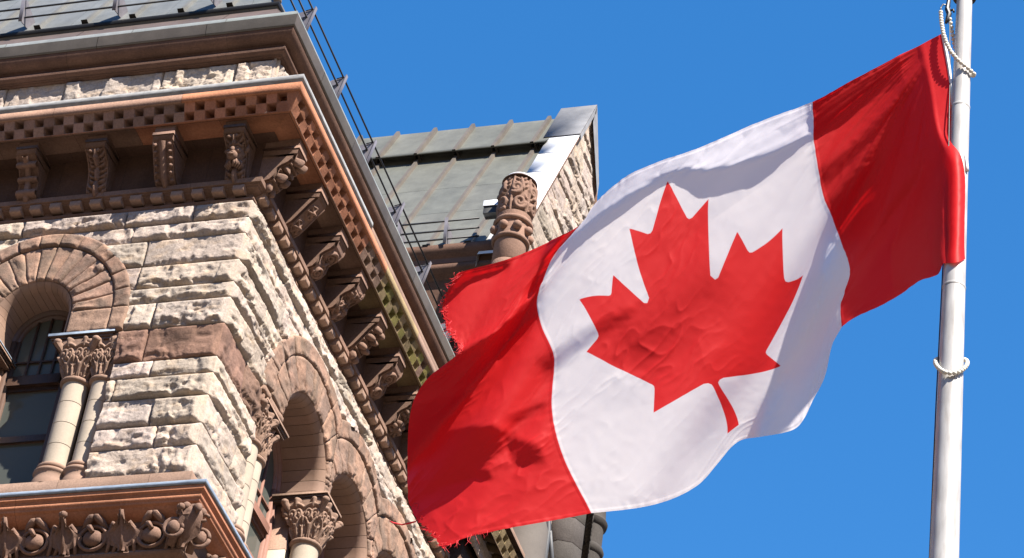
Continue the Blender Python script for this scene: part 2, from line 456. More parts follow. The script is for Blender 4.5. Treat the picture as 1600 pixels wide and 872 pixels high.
def checker(side, T):
    pitch = 0.1525
    N_ = 68 if side == 0 else 76
    start = 0.505 if side == 0 else 0.529
    fd = lambda t: D0+(D1-D0)*t
    fz = lambda t: ZB+(ZT-ZB)*t
    def P(x, t, dep):
        s = -x if side == 0 else x
        return (s, fd(t)-dep*0.914, fz(t)+dep*0.404)
    for i in range(N_):
        x0 = -start+i*pitch; x1 = x0+pitch
        for row in (0, 1):
            t0, t1 = (0.03, 0.515) if row == 0 else (0.515, 1.0)
            dark = (i+row) % 2 == 1
            c = jit(corn(side, x0)*random.choice([0.85, 1.0, 1.05]), 0.09)
            if side == 1 and 3.4 < x0 < 6.5 and random.random() < 0.45: c = jit(MOSS*1.1, 0.15)
            if not dark:
                G = np.array([[P(x, t, -0.004*(vnoise(np.array(x*40), np.array(t*9), 3)-.5)*3) for t in np.linspace(t0, t1, 4)] for x in np.linspace(x0, x1, 4)])
                ck.grid(T(G), c)
            else:
                w = 0.006
                a, b, e, f_ = x0+w, x1-w, t0+0.03, t1-0.03
                fr_ = [P(a, e, 0), P(b, e, 0), P(b, f_, 0), P(a, f_, 0)]
                bk = [P(a+.004, e, 0.32), P(b-.004, e, 0.32), P(b-.004, f_, 0.32), P(a+.004, f_, 0.32)]
                ou = [P(x0, t0, 0), P(x1, t0, 0), P(x1, t1, 0), P(x0, t1, 0)]
                V = T(np.array(fr_+bk+ou))
                F = [(4, 5, 6, 7)]
                for k in range(4): F += [(k, (k+1) % 4, 4+(k+1) % 4, 4+k), (8+k, 8+(k+1) % 4, (k+1) % 4, k)]
                ck.add(V, F, c*0.9)
    # solid corner stone out to the mitre, and the plain strip under the cells
    sg = 1 if side == 0 else -1
    Q = np.array([[(sg*start, fd(0.03), fz(0.03)), (sg*start, D1, ZT)], [(sg*D0, D0, ZB), (sg*D1, D1, ZT)]])
    ck.grid(T(Q), jit(ORANGE, 0.03))
    lo = np.array([[(-sg*(N_*pitch-start), D0, ZB), (-sg*(N_*pitch-start), fd(0.03), fz(0.03))], [(sg*D0, D0, ZB), (sg*start, fd(0.03), fz(0.03))]])
    lo[..., 1] += 0.001
    ck.grid(T(lo), ORANGE*0.9 if side == 0 else PALEB*0.8)
checker(0, TA); checker(1, TB)
fas_o = fas.build('cornice_fascia', M_BROWN, building)
ck.build('checker_band', M_BROWN, building)
lg = MB(); sweep(lg, [(-0.15, 5.22), (0.66, 5.0), (0.712, 4.975), (0.720, 4.892), (0.706, 4.884), (0.69, 4.846)], 2.6, lambda s, x: (1, 1, 1), b_end=2.45)
lg.build('lead_ledge', M_LEADW, fas_o)
lg = MB()
pr = [(-0.15, 5.15), (0.66, 4.95), (0.70, 4.93), (0.70, 4.845)]
lg.grid(TB(np.array([[(x, d, z) for d, z in pr] for x in np.linspace(2.452, 11.2, 9)])), PALEB*0.8)
lg.build('weathered_ledge', M_BROWN, fas_o)

# attic band, bed mould, box gutter, apron
att = MB()
rock_course(att, TA, -10.2, -0.20, 5.10, 6.30, CREAM*0.98, 701, 0.085, d0=-0.245, lens=(0.9, 1.6), draft=((-0.22, 0.03),))
rock_course(att, TB, 0.20, 9.0, 5.10, 6.30, CREAM*0.98, 702, 0.075, d0=-0.245, lens=(0.9, 1.6), draft=((0.22, 0.03),))
att.build('attic_wall', M_ROCK, building)
bed = MB()
sweep(bed, [(-0.26, 6.285), (-0.19, 6.29), (-0.185, 6.31), (-0.17, 6.325)] + arcprof((-0.135, 6.365), 0.055, -125, 45, 6) +
      [(-0.11, 6.425), (-0.145, 6.43), (-0.145, 6.452), (-0.13, 6.462)] + arcprof((-0.135, 6.66), 0.165, -88, -8, 7) + [(0.03, 6.665)],
      2.3, lambda s, x: DARKB*1.15)
bed.build('bed_mould', M_BROWN, building, True, angle=30)
gut = MB()
sweep(gut, [(0.0, 6.668), (0.048, 6.668), (0.055, 6.69), (0.078, 6.86)], 1.75, lambda s, x: np.array((0.105, 0.092, 0.08)), gap=0.004)
sweep(gut, [(0.0781, 6.861), (0.075, 6.872), (0.046, 6.955), (-0.10, 7.0)], 1.75, lambda s, x: np.array((0.18, 0.195, 0.19)), gap=0.004)  # upper strip coloured lighter to look sunlit beside the face
gut_o = gut.build('gutter', M_SHEET, building)
ap = MB(); sweep(ap, [(-0.10, 6.995), (-0.44, 7.45), (-0.655, 7.79)], 2.4, lambda s, x: np.array((0.10, 0.076, 0.068)), gap=0.006)
ap.build('apron_flashing', M_SHEET, building)

# main roof with batten seams
RE = (-0.70, 7.97); SL = 1.9
roof = MB()
sweep(roof, [(-0.80, 7.80), (-0.70, 7.86), (-0.665, 7.94), (-0.70, 7.97), (-0.75, 8.09), (-1.9, 8.09+1.15*SL), (-3.0, 8.09+1.15*SL+0.1)], 1.574, lambda s, x: np.array((0.135, 0.145, 0.145)), gap=0.0015)
def roofpt(side, s, q, lift=0.0):
    nrm = np.array([SL, 1])/math.hypot(SL, 1)
    d = -0.72-q+lift*nrm[0]*1.0; z = 8.02+q*SL+lift*nrm[1]
    return (s, d, z)
sweep(roof, [(-0.672, 7.885), (-0.655, 7.92), (-0.658, 7.955), (-0.69, 7.965)], 50, lambda s, x: np.array((0.015, 0.015, 0.016)))  # black strip painted along the roof edge for its shadow gap
roof_o = roof.build('roof', M_SHEET, building)
sm = MB()
def batten(mb, side, T, s, q0=0.0, q1=2.0):
    for (a, b, l0, l1) in ((-0.028, 0.028, 0.055, 0.055), (-0.045, -0.028, -0.01, 0.055), (0.028, 0.045, 0.055, -0.01)):
        G = np.array([[roofpt(side, s+a, q0, l0), roofpt(side, s+a, q1, l0)], [roofpt(side, s+b, q0, l1), roofpt(side, s+b, q1, l1)]])
        mb.grid(T(G), (0.135, 0.135, 0.128))
    G = np.array([[roofpt(side, s-0.05, -0.02, -0.02), roofpt(side, s-0.05, -0.02, 0.08)], [roofpt(side, s+0.05, -0.02, -0.02), roofpt(side, s+0.05, -0.02, 0.08)]])
    mb.grid(T(G), (0.02, 0.02, 0.02))
def make_seams(side, T, ss):
    for s in ss:
        b_ = MB(); batten(b_, side, T, s, 0.0, 1.15); b_.build('roof_batten', M_SHEET, roof_o)
make_seams(0, TA, [-9.332+0.787*k for k in range(11)])
make_seams(1, TB, [1.55+0.787*k for k in range(9)])
# sheet laps (horizontal) on the roof
hip = MB(); P0 = roofpt(0, 0, -0.0); 
hip.tube([(-0.70-0.0, 0.70, Z0+8.0), (-1.9, 1.9, Z0+8.1+1.15*SL)], 0.06, (0.22, 0.2, 0.18))
hip.build('hip_roll', M_SHEET, roof_o)

# snow guard: triangular plates carrying three rods
def snow_guard(parent, T, vs_, ends, off=(0, 0), label=None, rod=0.016):
    pts = np.array([(-0.50, 8.03), (-0.41, 8.51), (-0.89, 8.37), (-0.77, 8.09)])+np.array(off)
    rods = np.array([(-0.585, 8.17), (-0.535, 8.32), (-0.465, 8.475)])+np.array(off)
    for s in vs_:
        b_ = MB(); b_.prism([tuple(p) for p in pts], s-0.006, s+0.006, (1, 1, 1), T)
        b_.prism([(pts[0][0]-0.01, pts[0][1]-0.012), (pts[0][0]+0.004, pts[0][1]), (pts[1][0]+0.004, pts[1][1]), (pts[1][0]-0.012, pts[1][1])], s-0.03, s+0.03, (1, 1, 1), T)
        v = b_.build('guard_plate', M_VANE, parent)
        for r_ in rods:
            h_ = MB(); h_.tube([(s-0.02, r_[0]-0.10, r_[1]-0.03), (s-0.02, r_[0]+0.01, r_[1]), (s+0.03, r_[0]+0.01, r_[1])], 0.009, (1, 1, 1), 5, T)
            h_.build('rod_clip', M_RAIL, v)
    for r_ in rods:
        b_ = MB(); b_.tube([(ends[0], r_[0], r_[1]), (ends[1], r_[0], r_[1])], rod, (1, 1, 1), 6, T); b_.build('guard_rod', M_RAIL, parent)
snow_guard(building, TA, [-9.48, -7.93, -6.38, -4.83, -3.28, -1.73], (-10.2, -0.62))
snow_guard(building, TB, [1.4, 2.9, 4.4, 5.9, 7.4, 8.9], (0.6, 9.5))
# ------------------------------------------------------------------ relief carving
def stroke(pts, w, hgt=1.0, flat=0.0):
    """pts: (u, v) polyline; w: radius (scalar or list)"""
    P = np.asarray(pts, float); n = len(P)
    W = np.full(n, w, float) if np.isscalar(w) else np.interp(np.linspace(0, 1, n), np.linspace(0, 1, len(w)), w)
    return (P, W, hgt, flat)
def spiral(c, r0, r1, a0, turns, n=26):
    t = np.linspace(0, 1, n); a = math.radians(a0)+turns*2*math.pi*t; r = r0+(r1-r0)*t
    return np.stack([c[0]+r*np.cos(a), c[1]+r*np.sin(a)], -1)
def arc(p, q, bulge, n=12):
    p, q = np.array(p, float), np.array(q, float); t = np.linspace(0, 1, n)[:, None]
    nrm = np.array([-(q-p)[1], (q-p)[0]])
    return p+(q-p)*t+nrm*bulge*4*t*(1-t)
def relief(strokes, U, V):
    h = np.zeros_like(U)
    for P, W, hg, fl in strokes:
        for k in range(len(P)-1):
            a, b = P[k], P[k+1]; d = b-a; L2 = d@d+1e-12
            x0, x1 = min(a[0], b[0])-max(W[k], W[k+1]), max(a[0], b[0])+max(W[k], W[k+1])
            y0, y1 = min(a[1], b[1])-max(W[k], W[k+1]), max(a[1], b[1])+max(W[k], W[k+1])
            msk = (U >= x0) & (U <= x1) & (V >= y0) & (V <= y1)
            if not msk.any(): continue
            u, v = U[msk], V[msk]
            t = np.clip(((u-a[0])*d[0]+(v-a[1])*d[1])/L2, 0, 1)
            dist = np.hypot(u-a[0]-t*d[0], v-a[1]-t*d[1])
            w = W[k]+(W[k+1]-W[k])*t
            q = np.clip(1-(dist/(w+1e-9))**2, 0, 1)
            val = hg*w*np.sqrt(q)*(1-fl)+fl*hg*w*(q > 0)
            h[msk] = np.maximum(h[msk], val)
    return h
def leaf(c, ang, L_, w, lobes=3, hg=1.0):
    """an acanthus like leaf of strokes from c, along ang (degrees)"""
    a = math.radians(ang); ax = np.array([math.cos(a), math.sin(a)]); no = np.array([-ax[1], ax[0]])
    c = np.array(c, float); out = [stroke([c, c+ax*L_*0.5, c+ax*L_], [w*0.30, w*0.34, w*0.12], hg*1.2)]
    for k in range(lobes):
        f = 0.15+0.7*k/max(1, lobes-1) if lobes > 1 else 0.4
        ln = w*(1.0-0.35*abs(f-0.4))
        for sg in (-1, 1):
            p = c+ax*L_*f; q = p+ax*L_*0.22+no*sg*ln
            out.append(stroke(arc(p, q, 0.22*sg, 6), [w*0.10, w*0.24, w*0.13], hg))
    return out

# ------------------------------------------------------------------ arches
def voussoir_ring(mb, T, c, zc, r0, r1, a0, a1, n, amp, col, seed, d0=0.02, lim=None, res=0.022):
    """a0..a1 in degrees, 0 = +s side"""
    cuts = np.linspace(a0, a1, n+1)
    for i in range(n):
        ta, tb = math.radians(cuts[i]), math.radians(cuts[i+1])
        rm = 0.5*(r0+r1); W = abs(tb-ta)*rm; H = r1-r0
        u, v, h = rock(W, H, amp*random.uniform(0.5, 1.1), seed+i*7, res, 0.35)
        th = ta+(tb-ta)*(u/W*0.985+0.0075); R = r0+v/H*(H-0.006)
        S = c+R*np.cos(th); Z = zc+R*np.sin(th)
        if lim is not None:
            h = np.where((S <= lim[0]) | (S >= lim[1]), 0, h)
            S = np.clip(S, lim[0], lim[1])
        P = rim(np.stack([S, d0+h, Z], -1), 0.14)
        cc = np.tile(jit(col, 0.09), (P.shape[0], P.shape[1], 1))
        st = np.pad(fbm(S*6, Z*6, seed+i, 4), 1, mode='edge')
        cc = cc*(1+0.5*np.clip((st-0.5)*3, -0.5, 0.5)[..., None]*np.array((1, 0.8, 0.7)))
        mb.grid(T(P), cc)
def jamb_block(mb, T, s0, s1, z0, z1, amp, col, seed, d0=0.02):
    u, v, h = rock(s1-s0, z1-z0, amp, seed, 0.022, 0.5)
    P = rim(np.stack([s0+u, d0+h, z0+v], -1), 0.14); mb.grid(T(P), jit(col, 0.07))
def reveal(mb, T, c, zc, Ri, z_low, col, depth, lim=None, nseg=15, rr=0.10):
    """rounded arris and smooth soffit, cut into arch stones"""
    pf = [(rr, 0.05), (rr*0.65, 0.03), (rr*0.3, -0.012), (rr*0.08, -0.05), (0.0, -rr), (0.0, -depth)]
    th = np.linspace(0, math.pi, nseg+1)
    for i in range(nseg):
        g_ = 0.004
        tt = np.linspace(th[i]+g_, th[i+1]-g_, 4)
        G = np.array([[(c+(Ri+dr)*math.cos(t), d, zc+(Ri+dr)*math.sin(t)) for dr, d in pf] for t in tt])
        mb.grid(T(G), jit(col, 0.06))
    for sg in (-1, 1):
        if zc-z_low > 0.02:
            G = np.array([[(c+sg*(Ri+dr), d, z) for dr, d in pf] for z in (zc-0.002, z_low)])
            mb.grid(T(G), jit(col, 0.05))
# A
arch = MB()
voussoir_ring(arch, TA, AC, AZ, ARM+0.004, ARO, 0, 180, 13, 0.035, PALEB*0.92, 1100, d0=0.065)
voussoir_ring(arch, TA, AC, AZ, ARI+0.095, ARM, 0, 180, 15, 0.03, PALEB, 1200, d0=0.05)
for sg in (-1, 1):
    a, b = sorted((AC+sg*(ARI+0.095), AC+sg*ARM)); jamb_block(arch, TA, a, b, ABAC+0.004, AZ-0.004, 0.02, PALEB, 1301+sg, 0.05)
    a, b = sorted((AC+sg*(ARM+0.006), AC+sg*ARO)); jamb_block(arch, TA, a, b, ABAC+0.004, AZ-0.004, 0.02, PALEB, 1311+sg, 0.065)
arch_o = arch.build('window_arch', M_ROCK, building)
rv = MB(); reveal(rv, TA, AC, AZ, ARI, ABAC, PALEB*0.98, 0.5, rr=0.085); rv.build('arch_soffit', M_SMOOTH, arch_o, True, angle=40)
# B arcade of three
for i, c in enumerate(BC):
    lim = (c-BRO-0.1 if i == 0 else c-0.968, c+BRO+0.1 if i == len(BC)-1 else c+0.968)
    arch = MB()
    voussoir_ring(arch, TB, c, BZ, BRM+0.004, BRO, 0, 180, 11, 0.038, PALEB*0.95, 2100+i*100, d0=0.06, lim=lim)
    voussoir_ring(arch, TB, c, BZ, BRI+0.095, BRM, 0, 180, 11, 0.035, PALEB, 2500+i*100, d0=0.05, lim=lim)
    for sg in (-1, 1):
        a, b = sorted((c+sg*(BRI+0.095), max(lim[0], min(lim[1], c+sg*BRM)))); jamb_block(arch, TB, a, b, ABAC-0.03, BZ-0.004, 0.02, PALEB, 2901+i*5+sg, 0.05)
        if abs(lim[0 if sg < 0 else 1]-c) > 1.2:
            a, b = sorted((c+sg*(BRM+0.006), c+sg*BRO)); jamb_block(arch, TB, a, b, ABAC-0.03, BZ-0.004, 0.02, PALEB, 2951+i*5+sg, 0.06)
    arch_o = arch.build('window_arch', M_ROCK, building)
    rv = MB(); reveal(rv, TB, c, BZ, BRI, ABAC-0.03, PALEB*0.98, 0.62); rv.build('arch_soffit', M_SMOOTH, arch_o, True, angle=40)

# ------------------------------------------------------------------ piers, columns, capitals
def capital_mesh(mb, T, c, w, dep, z0, z1, r0, col):
    """foliate capital: a bell of leaves growing from the shaft radius r0 to a square of half width w; c = (s, d)"""
    nu, nv = 220, 64
    th = np.linspace(0, 2*np.pi, nu)[:, None]+np.zeros((1, nv)); q = np.linspace(0, 1, nv)[None, :]+np.zeros((nu, 1))
    U = th/(2*np.pi)*8; V = q*1.7                     # eight bays round
    st = []
    for k in range(-1, 9):
        off = k+0.5
        st.append(stroke(spiral((off-0.21, 0.98), 0.24, 0.05, -60, 1.3, 30), [0.085, 0.065, 0.06], 1.7))
        st.append(stroke(spiral((off+0.21, 0.98), 0.24, 0.05, 240, -1.3, 30), [0.085, 0.065, 0.06], 1.7))
        st.append(stroke([(off-0.21, 0.98), (off-0.209, 0.98)], 0.085, 2.0)); st.append(stroke([(off+0.21, 0.98), (off+0.211, 0.98)], 0.085, 2.0))
        st.append(stroke(arc((off-0.10, 0.0), (off-0.33, 0.80), -0.18), [0.06, 0.09, 0.075], 1.5))
        st.append(stroke(arc((off+0.10, 0.0), (off+0.33, 0.80), 0.18), [0.06, 0.09, 0.075], 1.5))
        st.append(stroke([(off, 0.05), (off, 0.5)], [0.05, 0.11], 1.4))
        st += leaf((off+0.5, -0.02), 90, 0.55, 0.26, 2, 1.6)
        st.append(stroke([(off+0.5, 0.62), (off+0.5, 0.80)], [0.05, 0.11], 1.8))
        st.append(stroke(arc((off-0.45, 1.28), (off+0.45, 1.28), 0.16), [0.07, 0.10, 0.07], 1.6))
        st.append(stroke([(off, 1.35), (off, 1.62)], [0.10, 0.17], 1.4))
    h = relief(st, U, V)
    sq = 1/np.maximum(np.abs(np.cos(th)), np.abs(np.sin(th)))         # square plan
    flare = np.clip(0.38*np.sin(q*math.pi)+q**1.4, 0, 1)
    R = r0*0.98*(1-flare)+flare*w*(0.35+0.65*sq)*1.0
    R = R+h*0.30-0.04*(0.3+q)
    P = np.stack([c[0]+R*np.cos(th), c[1]+R*np.sin(th)*dep, z0+(z1-z0)*q], -1)
    mb.grid(T(P), col)
    # corner volutes
    for sx in (-1, 1):
        for sy in (-1, 1):
            cs = (c[0]+sx*w*0.93, c[1]+sy*w*0.93*dep, z1-0.055)
            mb.ball(cs, (0.06, 0.06, 0.05), col, T)
            mb.tube([(c[0]+sx*r0*0.9, c[1]+sy*r0*0.9*dep, z0+0.3*(z1-z0)), (c[0]+sx*w*0.7, c[1]+sy*w*0.7*dep, z0+0.72*(z1-z0)), (cs[0], cs[1], cs[2]-0.01)], [0.03, 0.045, 0.055], col, 7, T)
def column(T, c, r, z0, z1, zc, capw, col=DRUM, joints=4, name='column'):
    """shaft z0..z1, capital z1..zc, base below z0"""
    sh = MB(); zs = np.linspace(z0, z1, joints+1)
    for i in range(joints):
        sh.lathe([(r-0.004, zs[i]+0.002), (r, zs[i]+0.007), (r, zs[i+1]-0.007), (r-0.004, zs[i+1]-0.002)], c, jit(col, 0.025), 32, T)
    sh.lathe([(r-0.012, z0), (r-0.012, z1)], c, BROWN*0.8, 24, T)
    o = sh.build(name, M_SMOOTH, building, True, angle=20)
    cp = MB()
    cp.lathe([(r*0.98, z1-0.02)]+arcprof((r+0.008, z1+0.02), 0.036, -80, 80, 6)+[(r*1.02, z1+0.075)], c, PALEB*0.95, 32, T)
    capital_mesh(cp, T, c, capw, 1.0, z1+0.06, zc-0.10, r*1.02, PALEB*0.9)
    cp.build('capital', M_BROWN, o, True, angle=60)
    ba = MB()
    ba.lathe([(r*1.02, z0+0.02)]+arcprof((r+0.012, z0-0.02), 0.042, 80, -80, 7)+[(r*1.10, z0-0.07)]+arcprof((r+0.045, z0-0.105), 0.035, 80, -60, 6)+
             [(r*1.28, z0-0.17), (r*1.42, z0-0.25), (r*1.47, z0-0.31), (r*1.47, z0-0.345)], c, PALEB*1.02, 32, T)
    ba.build('base', M_SMOOTH, o, True, angle=60)
    return o
def abacus(T, s0, s1, d0, d1, z, label=None, lead=True):
    """stone slab with a lead cover: thing part"""
    a = MB()
    for (e, za, zb) in ((0.0, z-0.105, z-0.07), (0.02, z-0.07, z-0.035), (0.045, z-0.035, z-0.004)):
        a.box((s0-e, d0, za), (s1+e, d1+e, zb), PALEB*0.85, T)
    o = a.build('abacus', M_BROWN, building)
    if lead:
        l = MB(); l.box((s0-0.055, d0, z-0.002), (s1+0.055, d1+0.055, z+0.010), (1, 1, 1), T)
        l.box((s0-0.056, d1+0.045, z-0.028), (s1+0.056, d1+0.056, z+0.010), (1, 1, 1), T)
        l.build('lead_cover', M_LEAD, o)
# A right pier
ZBASE = -0.92
def pier_block(T, a, b, col, name='window_pier', m_=None):
    p_ = MB(); p_.box(a, b, col, T); return p_.build(name, m_ or M_BROWN, building)
pier_block(TA, (-1.475, -0.75, -1.30), (-1.455, -0.015, ABAC-0.11), BROWN*0.8, 'jamb_facing')
pier_block(TA, (-2.375, -0.75, -1.30), (-1.478, -0.42, ABAC-0.11), BROWN*0.7)
pier_block(TA, (-4.60, -0.75, -1.30), (-3.385, -0.42, ABAC-0.11), PALEB*0.9)
pier_block(TA, (-4.31, -0.419, -1.30), (-4.285, -0.015, ABAC-0.11), BROWN*0.8, 'jamb_facing')
column(TA, (-2.06, -0.20), 0.175, ZBASE, 0.46, ABAC, 0.30)
column(TA, (-1.66, -0.20), 0.155, ZBASE, 0.46, ABAC, 0.24)
abacus(TA, -2.46, -1.60, -0.5, 0.02, ABAC)
column(TA, (-3.70, -0.20), 0.175, ZBASE, 0.46, ABAC, 0.30)
abacus(TA, -4.16, -3.30, -0.56, 0.02, ABAC)
# carved knot where the abacus meets the brown band
kn = MB()
U, V = np.meshgrid(np.linspace(-1, 1, 36), np.linspace(-1, 1, 30), indexing='ij')
hk = relief(leaf((0, -0.9), 70, 1.5, 0.7, 3, 0.8)+[stroke(spiral((0.35, 0.4), 0.4, 0.08, 0, 1.2), 0.13, 1.2), stroke(spiral((-0.5, 0.1), 0.35, 0.08, 120, 1.2), 0.13, 1.2), stroke(spiral((-0.1, -0.6), 0.3, 0.06, 200, 1.2), 0.12, 1.2)], U, V)
kn.grid(TA(np.stack([-1.50+0.14*U, 0.03+hk*0.12-0.03*(U**2+V**2), 1.06+0.17*V], -1)), PALEB*0.85)
kn.build('carved_knot', M_BROWN, building, True)
# B: responds and piers
ABB = 1.17
pier_block(TB, (1.49, -0.80, -1.30), (1.51, -0.015, ABB-0.11), BROWN*0.8, 'jamb_facing')
pier_block(TB, (1.512, -0.80, -1.30), (2.29, -0.45, ABB-0.11), BROWN*0.9)
for c in (4.06, 6.00):
    pier_block(TB, (c-0.175, -0.70, -1.30), (c+0.175, -0.33, 0.30), DRUM*0.95, 'pilaster', M_SMOOTH)
    pier_block(TB, (c-0.178, -0.70, 0.303), (c+0.178, -0.327, ABB-0.11), PALEB*0.9, 'pilaster_head')
column(TB, (1.72, -0.16), 0.165, ZBASE, 0.46, ABB, 0.25)
column(TB, (2.09, -0.22), 0.15, ZBASE, 0.46, ABB, 0.2)
abacus(TB, 1.62, 2.42, -0.5, 0.03, ABB, lead=False)
for c in (4.06, 6.00):
    column(TB, (c, -0.10), 0.195, ZBASE, 0.40, ABB, 0.33)
    abacus(TB, c-0.27, c+0.27, -0.62, 0.17, ABB, lead=False)
    kk = MB(); kk.ball((c-0.20, -0.42, ABB-0.20), 0.07, PALEB*0.85, TB); kk.ball((c-0.21, -0.33, ABB-0.20), 0.06, PALEB*0.85, TB)
    kk.tube([(c-0.21, -0.45, ABB-0.12), (c-0.22, -0.40, ABB-0.32), (c-0.2, -0.3, ABB-0.36)], [0.04, 0.05, 0.03], PALEB*0.85, 8, TB)
    kk.build('carved_knot', M_BROWN, building, True)

# ------------------------------------------------------------------ windows
def window(T, c, zc, R, d, wood, z_low=-1.25, transom=0.86, meet=-0.10):
    fr = MB(); w = 0.06
    th = np.linspace(0, math.pi, 25)
    for (ra, rb, da, db) in ((R+0.05, R-w, d, d-0.06), (R-w, R-w-0.05, d-0.03, d-0.09)):
        G = np.array([[(c+ra*math.cos(t), da, zc+ra*math.sin(t)), (c+rb*math.cos(t), da, zc+rb*math.sin(t)), (c+rb*math.cos(t), db-0.05, zc+rb*math.sin(t))] for t in th])
        fr.grid(T(G), (1, 1, 1))
    for sg in (-1, 1):
        a, b = sorted((c+sg*(R+0.05), c+sg*(R-w))); fr.box((a, d-0.11, z_low), (b, d, zc), (1, 1, 1), T)
        a, b = sorted((c+sg*(R-w), c+sg*(R-w-0.05))); fr.box((a, d-0.14, z_low), (b, d-0.03, zc), (1, 1, 1), T)
    r_ = R-w-0.05
    fr.box((c-r_, d-0.12, transom-0.06), (c+r_, d+0.012, transom+0.06), (1, 1, 1), T)
    fr.box((c-r_, d-0.11, transom+0.08), (c+r_, d-0.02, transom+0.12), (1, 1, 1), T)
    fr.box((c-r_, d-0.11, meet-0.05), (c+r_, d-0.03, meet+0.05), (1, 1, 1), T)
    fr.box((c-r_, d-0.11, z_low), (c+r_, d-0.03, z_low+0.10), (1, 1, 1), T)
    fr.box((c-r_, d-0.12, transom-0.13), (c+r_, d-0.045, transom-0.06), (1, 1, 1), T)
    for x in (-0.33, 0, 0.33):
        fr.box((c+x*r_*1.5-0.014, d-0.11, transom+0.10), (c+x*r_*1.5+0.014, d-0.05, zc+r_*math.sqrt(max(0, 1-(x*1.5)**2))), (1, 1, 1), T)
    for z in (transom+0.38,):
        fr.box((c-r_, d-0.11, z-0.014), (c+r_, d-0.052, z+0.014), (1, 1, 1), T)
    o = fr.build('window', wood, building)
    pn = MB(); th = np.linspace(0, math.pi, 17)
    G = np.array([[(c+r_*math.cos(t)*1.02, d-0.085, zc+r_*math.sin(t)*1.02), (c+r_*math.cos(t)*1.02, d-0.085, z_low)] for t in th])
    pn.grid(T(G), (1, 1, 1)); pn.build('pane', M_GLASS, o)
    bl = MB(); bl.box((c-r_, d-0.60, z_low), (c+r_, d-0.55, zc+r_), (1, 1, 1), T); bl.build('blind', M_BLIND, o)
    return o
window(TA, AC, AZ, ARI, -0.46, M_WOOD)
for c in BC: window(TB, c, BZ, BRI, -0.58, M_WOODR, transom=0.55)
# ------------------------------------------------------------------ brackets under the cornice
def carve_panel(mb, T, s0, s1, path, strokes, depth, col, nu=40, nv=70, frame=0.08, back=0.0):
    """relief on a strip that follows path [(d, z)] (bottom to top), between s0 and s1; v runs 0..1 up the path, u -0.5..0.5"""
    pth = np.array(path, float); seg = np.r_[0, np.cumsum(np.hypot(*np.diff(pth, axis=0).T))]; L_ = seg[-1]
    v = np.linspace(0, 1, nv); q = np.stack([np.interp(v*L_, seg, pth[:, 0]), np.interp(v*L_, seg, pth[:, 1])], -1)
    t = np.gradient(q, axis=0); t /= np.linalg.norm(t, axis=1)[:, None]; nrm = np.stack([t[:, 1], -t[:, 0]], -1)
    u = np.linspace(-0.5, 0.5, nu); asp = L_/(s1-s0)
    U, V = np.meshgrid(u, v*asp, indexing='ij')
    h = relief(strokes(asp), U, V)*depth*(s1-s0)-back
    if frame:
        h = np.where((np.abs(U) > 0.5-frame), np.maximum(h, -back+0.02), h)
    P = np.stack([np.tile((s0+(u+0.5)*(s1-s0))[:, None], (1, nv)), q[None, :, 0]+nrm[None, :, 0]*h, q[None, :, 1]+nrm[None, :, 1]*h], -1)
    mb.grid(T(P), col)
def st_acanthus(a):
    o = []
    for y in (0.05, a*0.36, a*0.68): o += leaf((0, y), 90, a*0.33, 0.42, 3, 1.2)
    return o
def st_rosette(a):
    o = []
    for cy in (a*0.28, a*0.72):
        for k in range(8): o.append(stroke([(0, cy), (0.36*math.cos(k*math.pi/4), cy+0.36*math.sin(k*math.pi/4))], [0.05, 0.13], 1.2))
        o.append(stroke([(-0.01, cy), (0.01, cy)], 0.13, 1.7))
    o += [stroke([(-0.4, a*0.5), (0.4, a*0.5)], 0.05, 1.0)]
    return o
def st_star(a):
    o = []
    for cy, R in ((a*0.30, 0.42), (a*0.72, 0.40)):
        for k in range(6):
            t = k*math.pi/3+0.4; o.append(stroke([(0, cy), (R*math.cos(t), cy+R*math.sin(t))], [0.10, 0.05], 1.1))
            t2 = t+math.pi/3; o.append(stroke([(R*math.cos(t), cy+R*math.sin(t)), (R*math.cos(t2), cy+R*math.sin(t2))], 0.05, 1.0))
        o.append(stroke([(0, cy), (0.01, cy)], 0.12, 1.5))
    return o
def st_scroll(a):
    o = [stroke(spiral((0, a*0.66), 0.40, 0.08, 30, 1.8, 40), [0.09, 0.07], 1.3), stroke(spiral((0, a*0.25), 0.34, 0.08, 200, 1.6, 36), [0.09, 0.07], 1.3)]
    return o+leaf((0, a*0.42), 60, a*0.25, 0.3, 2)
def st_balls(a):
    o = []
    for cy in (0.16, 0.40, 0.66, 0.88):
        for x in (-0.22, 0.22): o.append(stroke([(x, a*cy), (x+0.001, a*cy)], 0.20, 1.4))
    for cy in (0.28, 0.53, 0.78): o.append(stroke([(-0.42, a*cy), (0.42, a*cy)], 0.055, 1.5))
    return o
def st_cross(a):
    o = [stroke([(0, 0.02), (0, a)], 0.13, 1.0, 0.8)]
    for cy in (0.2, 0.5, 0.82): o.append(stroke([(-0.4, a*cy), (0.4, a*cy)], 0.16, 1.1, 0.3))
    return o
def st_ribs(a):
    o = [stroke([(0, 0.02), (0, a)], 0.16, 0.9)]
    for k in range(7):
        for x in (-0.36, 0.36): o.append(stroke([(x, a*(k+0.5)/7), (x+.001, a*(k+0.5)/7)], 0.10, 1.2))
    return o
def st_flowers(a):
    o = []
    for cx, cy, R in ((-0.18, a*0.75, 0.22), (0.2, a*0.82, 0.2), (0.05, a*0.56, 0.24), (-0.22, a*0.42, 0.18), (0.24, a*0.38, 0.18)):
        for k in range(6):
            t = k*math.pi/3; o.append(stroke([(cx+0.3*R*math.cos(t), cy+0.3*R*math.sin(t)), (cx+R*math.cos(t), cy+R*math.sin(t))], R*0.42, 1.1))
        o.append(stroke([(cx, cy), (cx+.001, cy)], R*0.4, 1.8))
    return o+leaf((0, 0.0), 90, a*0.33, 0.42, 3)
